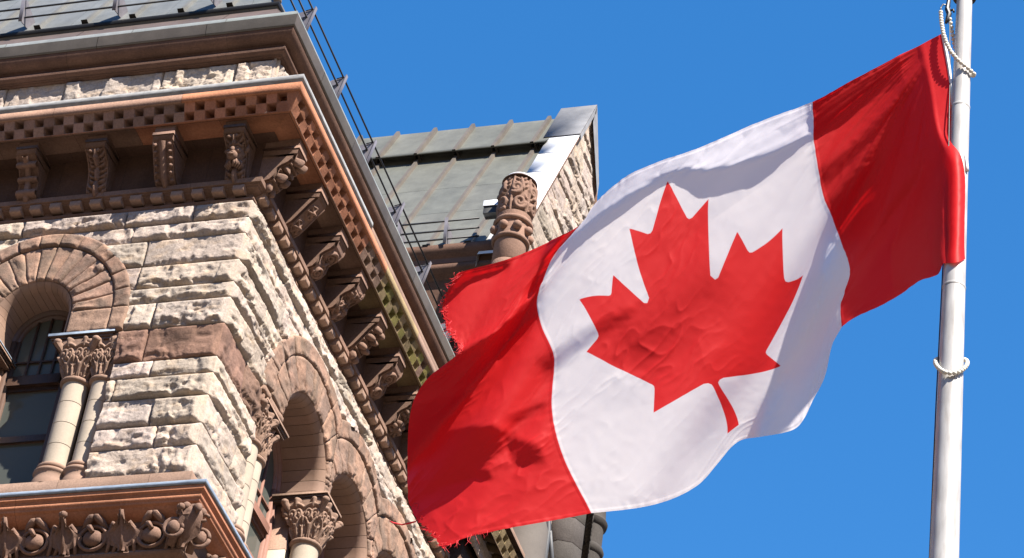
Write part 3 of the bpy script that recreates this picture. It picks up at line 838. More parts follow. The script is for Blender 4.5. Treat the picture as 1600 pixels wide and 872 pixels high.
BPATH = [(0.02, 3.70), (0.12, 3.72), (0.19, 3.77), (0.26, 3.86), (0.33, 3.96), (0.40, 4.06), (0.47, 4.14), (0.50, 4.18)]
KPATH = [(0.02, 3.70), (0.11, 3.705), (0.135, 3.78), (0.15, 3.90), (0.19, 4.02), (0.27, 4.12), (0.37, 4.19), (0.45, 4.23)]
SPATH = [(0.02, 3.70), (0.12, 3.71), (0.20, 3.74), (0.255, 3.81), (0.265, 3.88), (0.28, 3.94), (0.34, 3.99), (0.42, 4.03), (0.475, 4.09), (0.495, 4.17)]
def bracket(T, s, w, strokes, path, col, face=False):
    b = MB(); h = w/2
    poly = [(-0.02, 3.695)]+path+[(path[-1][0]+0.015, path[-1][1]+0.01), (path[-1][0]+0.015, 4.452), (-0.02, 4.452)]
    poly = [(max(-0.02, d-0.03), z+0.012) if 0 < i <= len(path) else (d, z) for i, (d, z) in enumerate(poly)]
    # concave outline: side faces as strips from the wall line
    P0 = np.array(poly); side = []
    V = []
    path2 = np.array(poly[1:-1]); n = len(path2)
    for e in (s-h, s+h):
        G = np.array([[(e, -0.02, z_) for d_, z_ in path2], [(e, d_, z_) for d_, z_ in path2]])
        b.grid(T(G), col)
    b.grid(T(np.array([[(s-h, d_, z_) for d_, z_ in path2], [(s+h, d_, z_) for d_, z_ in path2]])), col)
    b.box((s-h-0.012, -0.02, path[-1][1]+0.10), (s+h+0.012, path[-1][0]+0.035, path[-1][1]+0.145), col, T)
    o = b.build('bracket', M_BROWN, building)
    c = MB()
    carve_panel(c, T, s-h, s+h, path, strokes, 1.9, np.asarray(col)*1.12, back=0.0, frame=0.07)
    top = path[-1]
    if face:
        f = MB(); fc = np.asarray(col)*1.15
        cz, cd = 4.02, 0.22
        f.ball((s, cd+0.02, cz), (0.115, 0.13, 0.17), fc, T, 20, 14)
        f.ball((s, cd+0.13, cz-0.10), (0.075, 0.07, 0.075), fc, T, 14, 10)
        f.tube([(s, cd+0.11, cz+0.07), (s, cd+0.165, cz-0.005), (s, cd+0.18, cz-0.045), (s, cd+0.13, cz-0.055)], [0.018, 0.03, 0.036, 0.02], fc, 8, T)
        for sg in (-1, 1):
            f.tube([(s+sg*0.10, cd+0.09, cz+0.075), (s+sg*0.05, cd+0.145, cz+0.095), (s+sg*0.01, cd+0.14, cz+0.065)], [0.018, 0.026, 0.018], fc, 7, T)
            f.ball((s+sg*0.05, cd+0.125, cz+0.045), (0.026, 0.02, 0.018), fc, T)
            f.ball((s+sg*0.07, cd+0.11, cz-0.015), (0.04, 0.04, 0.04), fc, T)
            f.tube([(s+sg*0.06, cd+0.06, cz+0.15), (s+sg*0.12, cd+0.06, cz+0.19), (s+sg*0.155, cd+0.05, cz+0.25)], [0.045, 0.04, 0.012], fc, 8, T)
            f.tube([(s+sg*0.11, cd, cz+0.03), (s+sg*0.155, cd+0.02, cz+0.08), (s+sg*0.15, cd+0.02, cz+0.16)], [0.03, 0.035, 0.01], fc, 8, T)
            for k in range(4):
                f.tube([(s+sg*0.03*k, cd+0.10-0.01*k, cz+0.14+0.0*k), (s+sg*(0.03*k+0.02), cd+0.13-0.02*k, cz+0.185), (s+sg*0.03*k, cd+0.07, cz+0.22)], 0.022, fc, 7, T)
                f.tube([(s+sg*(0.02+0.025*k), cd+0.10-0.02*k, cz-0.14), (s+sg*(0.03+0.03*k), cd+0.10-0.025*k, cz-0.20), (s+sg*(0.01+0.02*k), cd+0.06-0.02*k, cz-0.25)], [0.022, 0.02, 0.008], fc, 7, T)
            f.tube([(s+sg*0.05, cd+0.165, cz-0.11), (s+sg*0.02, cd+0.19, cz-0.095), (s, cd+0.19, cz-0.10)], 0.012, fc, 6, T)
        f.tube([(s-0.045, cd+0.19, cz-0.125), (s, cd+0.205, cz-0.135), (s+0.045, cd+0.19, cz-0.125)], 0.014, fc, 6, T)
        f.build('grotesque_head', M_BROWN, o, True)
    c.build('carving', M_BROWN, o, True, angle=70)
    return o
for s, st, pth, fc in ((-0.28, st_acanthus, KPATH, True), (-1.31, st_ribs, BPATH[:], False), (-2.36, st_acanthus, KPATH, False), (-3.42, st_cross, KPATH, False), (-4.47, st_rosette, KPATH, False), (-5.52, st_scroll, BPATH, False), (-6.57, st_acanthus, KPATH, False), (-7.62, st_star, BPATH, False), (-8.67, st_cross, KPATH, False), (-9.72, st_flowers, BPATH, False)):
    bracket(TA, s, 0.30, st, pth, jit(BROWN*0.9, 0.05), fc)
sts = [st_balls, st_star, st_scroll, st_flowers, st_balls, st_scroll, st_rosette, st_star, st_acanthus, st_scroll]
for k in range(10):
    bracket(TB, 0.15+0.93*k, 0.28, sts[k], SPATH if k % 3 != 1 else BPATH, jit(BROWN*0.95, 0.05))

# ------------------------------------------------------------------ carved frieze under the sill
def frieze_unit(mb, T, s, col, tip):
    """one bay, 0.84 long centred on s: egg in a ring, scroll leaves each side, an upright leaf tip"""
    zc, d = -2.40, 0.235
    mb.ball((s, d+0.045, zc), (0.13, 0.09, 0.115), col, T, 18, 12)
    mb.tube([(s+0.185*math.cos(t), d+0.05+0.02*math.sin(t), zc+0.165*math.sin(t)) for t in np.linspace(0, 2*math.pi, 25)], 0.026, col, 8, T, False)
    mb.tube([(s+0.03, d+0.14, zc+0.03), (s-0.02, d+0.16, zc+0.10), (s-0.06, d+0.12, zc+0.13), (s-0.02, d+0.09, zc+0.16)], [0.03, 0.035, 0.03, 0.015], col, 8, T)
    for sg in (-1, 1):
        # hooked stems
        mb.tube([(s+sg*0.21, d+0.0, -2.61), (s+sg*0.24, d+0.04, -2.45), (s+sg*0.25, d+0.09, -2.30), (s+sg*0.29, d+0.14, -2.255), (s+sg*0.325, d+0.13, -2.29), (s+sg*0.31, d+0.10, -2.34)], [0.022, 0.028, 0.034, 0.034, 0.03, 0.02], col, 8, T)
        mb.tube([(s+sg*0.30, d, -2.61), (s+sg*0.34, d+0.03, -2.48), (s+sg*0.35, d+0.06, -2.36), (s+sg*0.38, d+0.10, -2.29), (s+sg*0.41, d+0.10, -2.31), (s+sg*0.40, d+0.08, -2.36)], [0.02, 0.028, 0.03, 0.03, 0.026, 0.016], col, 8, T)
        mb.tube([(s+sg*0.17, d+0.03, -2.27), (s+sg*0.10, d+0.09, -2.19), (s+sg*0.03, d+0.15, -2.135), (s+sg*0.005, d+0.17, -2.12)], [0.02, 0.05, 0.045, 0.012], col, 9, T)
    # big leaf between the bays
    x = s+0.42
    nu, nv = 22, 20
    a = np.linspace(-1, 1, nu)[:, None]; q = np.linspace(0, 1, nv)[None, :]
    wd = 0.05+0.23*np.sin(np.clip(q*1.25-0.12, 0, 1)*math.pi)**1.2*(1-0.1*np.cos(a*9))*(0.75 if tip else 1.1)
    S = x+a*wd+0*q
    Z = -2.61+0.47*q-0.08*q**3*np.abs(a)**1.5*2
    D = d+0.03+0.22*q**2+0.06*(1-np.abs(a))*(0.4+q)-0.05*np.abs(np.sin(a*5))*q
    mb.grid(T(np.stack([S, D+0*a, Z], -1)), col)
    mb.tube([(x, d+0.04, -2.6), (x, d+0.10, -2.4), (x, d+0.20, -2.22), (x, d+0.27, -2.145)], [0.02, 0.025, 0.035, 0.03], col, 8, T)
    if tip: mb.ball((x, d+0.25, -2.15), (0.06, 0.05, 0.05), col, T)
for T, xs in ((TA, [-0.18-0.80*k for k in range(12)]), (TB, [0.75+0.80*k for k in range(4)])):
    for i, x in enumerate(xs):
        u = MB(); frieze_unit(u, T, x, jit(BROWN*1.0, 0.06), i % 2 == 0)
        u.build('frieze_carving', M_BROWN, sill_o, True)
# corner mask: a curling leaf with a beaked head
cm = MB(); cc = BROWN*1.0
def mitp(d, z, k=0.0): return (d+k, -d+k*0, Z0+z)
for k, w_ in ((0, 0.10), (0.09, 0.06), (-0.09, 0.06)):
    cm.tube([(0.20+k, -0.20+k, Z0-2.60), (0.27+k, -0.27+k, Z0-2.42), (0.33+k*0.7, -0.33+k*0.7, Z0-2.28), (0.37+k*0.4, -0.37+k*0.4, Z0-2.17), (0.40+k*0.2, -0.40+k*.2, Z0-2.12)], [0.05, w_, w_*1.2, w_*1.2, w_*0.8], cc, 10)
cm.ball((0.37, -0.37, Z0-2.13), (0.10, 0.10, 0.075), cc)
for sg in (-1, 1):
    cm.ball((0.37+sg*0.075, -0.37+sg*0.075, Z0-2.12), 0.06, cc)
    cm.tube([(0.37+sg*0.08+0.10*math.cos(t), -0.37+sg*0.08, Z0-2.20+0.05*math.sin(t)) for t in np.linspace(0, 5.5, 14)], 0.022, cc, 7)
cm.tube([(0.40, -0.40, Z0-2.13), (0.475, -0.475, Z0-2.16), (0.485, -0.485, Z0-2.21), (0.44, -0.44, Z0-2.22)], [0.06, 0.05, 0.035, 0.015], cc, 9)
for sg in (-1, 1):
    cm.ball((0.30+sg*0.13, -0.30+sg*0.13, Z0-2.42), (0.085, 0.085, 0.10), cc)
    cm.tube([(0.30+sg*0.13+0.11*math.cos(t), -0.30+sg*0.13+0.03*math.cos(t), Z0-2.42+0.13*math.sin(t)) for t in np.linspace(0, 6.2, 18)], 0.028, cc, 7)
cm.build('corner_carving', M_BROWN, sill_o, True)
# ------------------------------------------------------------------ gabled pavilion further along the facade
pav = tag(empty('gabled_pavilion', (0, 12, 0)),
          'taller gabled wing behind the building corner with grey metal roof and carved pinnacle', 'building')
def padd(mb, name, mat, parent=None, smooth=False, angle=None):
    o = mb.build(name, mat, None, smooth, angle=angle)
    par = parent or pav
    o.parent = par
    if par is pav: o.location = (0, -12, 0)
    return o
XG, YA, ZAP, GS = 0.30, 12.10, 16.22, 1.98          # gable plane, apex, slope
def rake_z(y, up=0.0): return ZAP-GS*abs(y-YA)+up
PCREAM = np.array((0.385, 0.32, 0.275))
m = MB()
m.box((-9.5, 9.25, 0), (XG-0.12, 15.2, Z0+10.0), DARKB*0.8)
padd(m, 'wall_core', M_BROWN)
gw = MB()
zz = 4.2; k = 0
while zz < 16.0:
    h_ = [0.42, 0.30, 0.5, 0.36][k % 4]
    ya, yb = 9.0, 15.2
    def kp(s, z, _=0): return (z < rake_z(s, -0.16)) & (s > 9.0) & (s < 15.2)
    rock_course(gw, TB, 9.0, 15.2, zz, zz+h_, PCREAM*random.uniform(0.85, 1.08), 900+k, 0.045, d0=XG, keep=kp, lens=(0.5, 1.1))
    zz += h_; k += 1
gp = padd(gw, 'gable_wall', M_ROCK)
# carved roundel on the gable
rd = MB(); rd.ball((11.45, XG+0.07, 11.75), (0.42, 0.10, 0.55), PCREAM*1.05, TB, 20, 12); padd(rd, 'carved_boss', M_BROWN, gp, True)
rd = MB(); rd.ball((11.25, XG+0.10, 10.95), (0.24, 0.16, 0.10), BROWN*1.2, TB, 16, 10)
for t in np.linspace(0, 2*math.pi, 9)[:-1]: rd.ball((11.25+0.2*math.cos(t), XG+0.12, 10.95+0.18*math.sin(t)), 0.075, BROWN*1.2, TB)
padd(rd, 'carved_rosette', M_BROWN, gp, True)
# eave cornice under the roof, along X
ev = MB()
def TP(V): V = np.asarray(V, float); return np.stack([V[..., 0], 9.0-V[..., 1], V[..., 2]+Z0], -1)   # s = x, d outwards from y = 9
for prof, c in (([(0.02, 10.25), (0.10, 10.23), (0.09, 10.10), (0.02, 10.02), (-0.02, 9.98), (-0.03, 9.86)], DARKB*1.1), ([(-0.03, 9.86), (0.03, 9.84), (0.03, 9.74), (-0.06, 9.68), (-0.12, 9.60)], DARKB*1.2), ([(-0.12, 9.60), (-0.16, 8.6), (-0.16, 6.6)], DARKB*0.95)):
    ev.grid(TP(np.array([[(x, d, z) for d, z in prof] for x in np.linspace(-9, 0.14, 10)])), c)
padd(ev, 'eave_cornice', M_BROWN)
# roof
def rp(x, q, lift=0.0):
    n = np.array([-GS, 1])/math.hypot(GS, 1)
    return (x, 8.98+q+lift*n[0], Z0+10.22+1.83*q+lift*n[1])
QR = 3.08
rf = MB()
RC = np.array((0.125, 0.128, 0.112))
xs = [-0.451-0.765*k for k in range(12)]
cols = [0.16] + xs
prev = -0.20
for x in xs+[-9.0]:
    q0 = 0.0
    for q1 in (0.9, 1.55, 2.35, 2.50, QR):
        lift = 0.12 if q0 >= 2.45 else 0.0
        if q0 == 2.35:
            rf.grid(np.array([[rp(a_, 2.35), rp(a_, 2.49), rp(a_, 2.47, 0.10), rp(a_, 2.36, 0.155), rp(a_, 2.36, 0.175), rp(a_, 2.50, 0.12)] for a_ in (x, prev)]), RC*0.8)
        else:
            rf.grid(np.array([[rp(x, q0, lift), rp(x, q1-0.004, lift)], [rp(prev, q0, lift), rp(prev, q1-0.004, lift)]]), jit(RC, 0.05))
        q0 = q1
    prev = x
rf.grid(np.array([[rp(-9, QR), (-9, YA+3.0, Z0+10.2)], [rp(0.25, QR), (0.25, YA+3.0, Z0+10.2)]]), RC*0.8)
rf.grid(np.array([[(-9, 9.02, Z0+9.9), (-9, 8.97, Z0+10.25)], [(0.14, 9.02, Z0+9.9), (0.14, 8.97, Z0+10.25)]]), DARKB)
rf_o = padd(rf, 'roof', M_SHEET)
for x in xs:
    b_ = MB()
    for qa, qb, lf in ((0.0, 2.40, 0.055), (2.36, QR, 0.20)):
        for (a, b, l0, l1, cf) in ((-0.03, 0.03, lf, lf, 1.0), (-0.05, -0.03, -0.01, lf, 1.0), (0.03, 0.05, lf, -0.01, 1.0)):
            b_.grid(np.array([[rp(x+a, qa, l0), rp(x+a, qb, l0)], [rp(x+b, qa, l1), rp(x+b, qb, l1)]]), (0.115, 0.10, 0.085))
    for q in (-0.01, 2.42):
        b_.grid(np.array([[rp(x-0.06, q, -0.02), rp(x-0.06, q, 0.10)], [rp(x+0.06, q, -0.02), rp(x+0.06, q, 0.10)]]), (0.02, 0.02, 0.02))
    padd(b_, 'roof_batten', M_SHEET, rf_o)
rg = MB()
rg.grid(np.array([[rp(x, QR-0.22, 0.07), rp(x, QR-0.01, 0.13), (x, YA+0.06, Z0+15.90), (x, YA+0.2, Z0+15.6)] for x in (-9, -5.4, -3.2, -1.3, 0.0)]), RC*0.95)
padd(rg, 'ridge_capping', M_SHEET, rf_o)
# coping along the rakes, white metal, and the apex saddle
for side in (-1, 1):
    cp = MB()
    yl = YA+side*3.2
    n = 7
    ys = np.linspace(yl, YA+side*0.62, n)
    for i in range(n-1):
        a, b = ys[i], ys[i+1]-side*-0.012
        row = lambda y: [(-0.24, y, Z0+rake_z(y, -0.25)), (-0.24, y, Z0+rake_z(y, 0.05)), (XG+0.06, y, Z0+rake_z(y, 0.05)), (XG+0.07, y, Z0+rake_z(y, -0.01))]
        cp.grid(np.array([row(a), row(b)]), (1, 1, 1))
    c_o = padd(cp, 'rake_coping', M_WHITE)
    ut = MB()
    row = lambda y: [(XG+0.065, y, Z0+rake_z(y, -0.012)), (XG+0.075, y, Z0+rake_z(y, -0.05)), (XG+0.05, y, Z0+rake_z(y, -0.16)), (XG-0.02, y, Z0+rake_z(y, -0.26))]
    ut.grid(np.array([row(yl), row(YA)]), BROWN*1.0)
    padd(ut, 'coping_edge', M_BROWN, c_o)
ap_ = MB()
SAD = (0.24, 0.24, 0.245)
for side in (-1, 1):
    row = lambda y, u: [(-0.32, y, Z0+rake_z(y, u-0.2)), (-0.32, y, Z0+rake_z(y, u)), (XG+0.10, y, Z0+rake_z(y, u))]
    ap_.grid(np.array([row(YA+side*0.70, 0.10), row(YA, 0.10)]), SAD)
ap_.grid(np.array([[(XG+0.101, YA-0.70, Z0+rake_z(YA-0.7, 0.08)), (XG+0.101, YA-0.62, Z0+rake_z(YA-0.7, 0.02))], [(XG+0.101, YA, Z0+ZAP+0.09), (XG+0.101, YA, Z0+ZAP-0.12)]]), SAD)
ap_.grid(np.array([[(XG+0.101, YA, Z0+ZAP+0.09), (XG+0.101, YA-0.10, Z0+ZAP-0.45)], [(XG+0.101, YA+0.70, Z0+rake_z(YA+0.7, 0.08)), (XG+0.101, YA+0.70, Z0+rake_z(YA+0.7, 0.0)-0.25)]]), SAD)
padd(ap_, 'apex_saddle', M_SHEET)
# snow guard on the pavilion eave
off = (8.98-9.0+0.66, 10.24-8.02)
def TG(V): V = np.asarray(V, float); return np.stack([V[..., 0], 9.0-V[..., 1], V[..., 2]+Z0], -1)
_b = building
g_e = empty('tmp')
snow_guard(pav, TG, [-1.72, -0.86], (-3.2, -0.28), off, rod=0.017)
bpy.data.objects.remove(g_e)
for o in pav.children:
    if o.name.startswith(('guard_plate', 'guard_rod')): o.location = (0, -12, 0)

# pinnacle at the near corner of the gable
PC = (8.62, 0.45)
def TBD(V): V = TB(V); V[..., 2] -= 0.62; return V
pn = MB(); PR = BROWN*1.25
pn.lathe([(0.27, 4.6), (0.27, 9.55), (0.262, 9.56), (0.27, 9.57), (0.275, 9.95), (0.265, 9.96), (0.275, 9.97), (0.275, 10.42)] + arcprof((0.285, 10.46), 0.045, -80, 80, 6) +
         [(0.285, 10.52), (0.295, 10.80)] + arcprof((0.30, 10.84), 0.05, -80, 80, 6) + [(0.29, 10.90), (0.30, 11.0)], PC, PR, 40, TBD)
pin_o = padd(pn, 'pinnacle', M_BROWN, None, True, 50)

pf = MB()
nu, nv = 160, 60
th = np.linspace(0, 2*np.pi, nu)[:, None]+np.zeros((1, nv)); q = np.linspace(0, 1, nv)[None, :]+np.zeros((nu, 1))
U = th/(2*np.pi)*6; V = q*2.2; st = []
for k in range(-1, 7):
    o_ = k+0.5
    st += [stroke(spiral((o_, 0.55), 0.36, 0.08, 40+k*70, 1.5, 30), [0.13, 0.10], 1.4), stroke(spiral((o_+0.3, 1.35), 0.34, 0.06, 200+k*50, -1.4, 30), [0.13, 0.10], 1.4)]
    st += leaf((o_+0.5, 0.1), 90, 0.9, 0.3, 3, 1.2)+leaf((o_-0.05, 1.35), 80, 0.75, 0.4, 3, 1.3)
    st += [stroke([(o_+0.5, 0), (o_+0.5, 2.2)], 0.09, 1.2)]
h = relief(st, U, V)
R = 0.27+0.045*np.sin(q*math.pi)+h*0.34-0.02
P = np.stack([PC[0]+R*np.cos(th), PC[1]+R*np.sin(th), 10.98+0.82*q], -1); pf.grid(TBD(P), PR*0.95)
pf.lathe([(0.31, 11.80), (0.25, 11.83), (0.0, 11.85)], PC, PR, 30, TBD)
padd(pf, 'carved_crown', M_BROWN, pin_o, True)
kb = MB()
for k in range(8):
    t = k*math.pi/4+0.2; kb.ball((PC[0]+0.31*math.cos(t), PC[1]+0.31*math.sin(t), 10.66), 0.085, PR*1.05, TBD)
padd(kb, 'stone_knobs', M_BROWN, pin_o, True)
lc = MB(); lc.lathe([(0.22, 11.85), (0.25, 11.87), (0.25, 11.89), (0.2, 11.92), (0, 11.93)], PC, (1, 1, 1), 24, TBD); padd(lc, 'metal_cap', M_WHITE, pin_o)
# small gutter box with a white lid beside the pinnacle
gb = MB(); gb.box((-0.22, 8.80, Z0+10.78), (0.02, 8.98, Z0+10.93), (0.05, 0.05, 0.05)); gb_o = padd(gb, 'rainwater_box', M_SHEET)
gl = MB(); gl.box((-0.23, 8.78, Z0+10.933), (0.03, 8.99, Z0+11.05), (1, 1, 1)); padd(gl, 'lid', M_WHITE, gb_o)

# lower part of the pavilion seen under the flag: pier, downpipe, octagonal turret and round shaft; shade put into a darker stone colour
SHADE_GREY = np.array((0.060, 0.053, 0.048))
tw = MB()
tw.lathe([(0.40, 2.0), (0.40, 5.7), (0.37, 5.78), (0.30, 6.1)], (11.15, 0.50), SHADE_GREY*1.9, 24, TB)
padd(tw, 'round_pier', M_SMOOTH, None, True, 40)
dp = MB(); dp.tube([(12.05, 0.60, 3.0), (12.05, 0.60, 6.3), (12.05, 0.5, 7.2), (12.05, 0.5, 9.0)], 0.05, (0.075, 0.08, 0.09), 10, TB); padd(dp, 'downpipe', M_SHEET)
dp = MB(); dp.tube([(12.85, 0.62, 5.3), (12.05, 0.62, 6.3)], 0.045, (0.075, 0.08, 0.09), 10, TB); padd(dp, 'downpipe', M_SHEET)
ot = MB(); zz = 2.0
while zz < 8.6:
    ot.lathe([(0.345, zz+0.003), (0.352, zz+0.015), (0.352, zz+0.50), (0.345, zz+0.517)], (13.2, 0.50), jit(SHADE_GREY*1.25, 0.12), 8, TB); zz += 0.52
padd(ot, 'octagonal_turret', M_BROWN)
rs = MB()
rs.lathe([(0.28, 2.0), (0.28, 7.3), (0.31, 7.33), (0.335, 7.40), (0.31, 7.47), (0.28, 7.5), (0.28, 7.9), (0.33, 7.95), (0.345, 8.02), (0.30, 8.1), (0.27, 8.5), (0.27, 9.0)], (14.28, 0.55), SHADE_GREY*0.95, 28, TB)
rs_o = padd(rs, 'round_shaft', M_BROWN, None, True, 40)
cv = MB(); U, V = np.meshgrid(np.linspace(-0.5, 0.5, 24), np.linspace(0, 14, 200), indexing='ij'); st = []
for k in range(14): st += leaf((0, k), 90, 0.9, 0.4, 3, 1.2)
hh = relief(st, U, V)
cv.grid(TB(np.stack([13.80+U*0.42, 0.72+hh*0.4-0.25*U, 4.5+V*0.27], -1)), SHADE_GREY*0.9)
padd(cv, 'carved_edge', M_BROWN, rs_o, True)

# ------------------------------------------------------------------ flagpole
PB = np.array((12.146, -12.98, 0.0))
def pole_xy(z): return PB[:2]
pole = tag(empty('flagpole', tuple(PB)), 'tapered white metal flagpole standing in front of the blue sky', 'flagpole')
def prad(z): return 0.092-0.0073*(z-12.77)
pm = MB(); zs = np.linspace(0, 19.5, 40)
pm.lathe([(prad(z), z) for z in zs]+[(0, 19.5)], (0, 0), (1, 1, 1), 40)
def pole_paint():
    m_, nt, b = nodes('white_pole_paint'); N, L = nt.nodes, nt.links
    tc = N.new('ShaderNodeTexCoord'); mp = N.new('ShaderNodeMapping'); mp.inputs['Scale'].default_value = (9, 9, 1.6)
    n = N.new('ShaderNodeTexNoise'); n.inputs['Scale'].default_value = 3; n.inputs['Detail'].default_value = 7
    L.new(tc.outputs['Object'], mp.inputs[0]); L.new(mp.outputs[0], n.inputs[0])
    cr = N.new('ShaderNodeValToRGB'); cr.color_ramp.elements[0].position = 0.32; cr.color_ramp.elements[1].position = 0.55
    cr.color_ramp.elements[0].color = (0.33, 0.31, 0.29, 1); cr.color_ramp.elements[1].color = (0.43, 0.42, 0.41, 1)
    L.new(n.outputs[0], cr.inputs[0])
    w = N.new('ShaderNodeTexWave'); w.bands_direction = 'Z'; w.inputs['Scale'].default_value = 0.9; w.inputs['Distortion'].default_value = 1.5; w.inputs['Detail'].default_value = 3
    L.new(tc.outputs['Object'], w.inputs[0])
    mx = N.new('ShaderNodeMix'); mx.data_type = 'RGBA'; mx.blend_type = 'MULTIPLY'; mx.inputs[0].default_value = 0.12
    L.new(cr.outputs[0], mx.inputs[6]); L.new(w.outputs[0], mx.inputs[7])
    L.new(mx.outputs[2], b.inputs['Base Color'])
    b.inputs['Roughness'].default_value = 0.38
    return m_
for zj in (14.95, 16.6): pm.lathe([(prad(zj)+0.001, zj-0.012), (prad(zj)+0.003, zj-0.008), (prad(zj)+0.003, zj+0.008), (prad(zj)+0.001, zj+0.012)], (0, 0), (1, 1, 1), 40)
po = pm.build('shaft', pole_paint(), pole, True)
cl = MB(); cl.lathe([(0.0, 17.69), (0.085, 17.69), (0.085, 17.80), (0.0, 17.80)], (0, 0), (0.03, 0.03, 0.032), 24); cl.build('dark_collar', M_SHEET, pole)
FLAG_NET_SHAPE = (109, 55)
FLAG_NET_ORIGIN = (12.146, -12.98, 13.0)
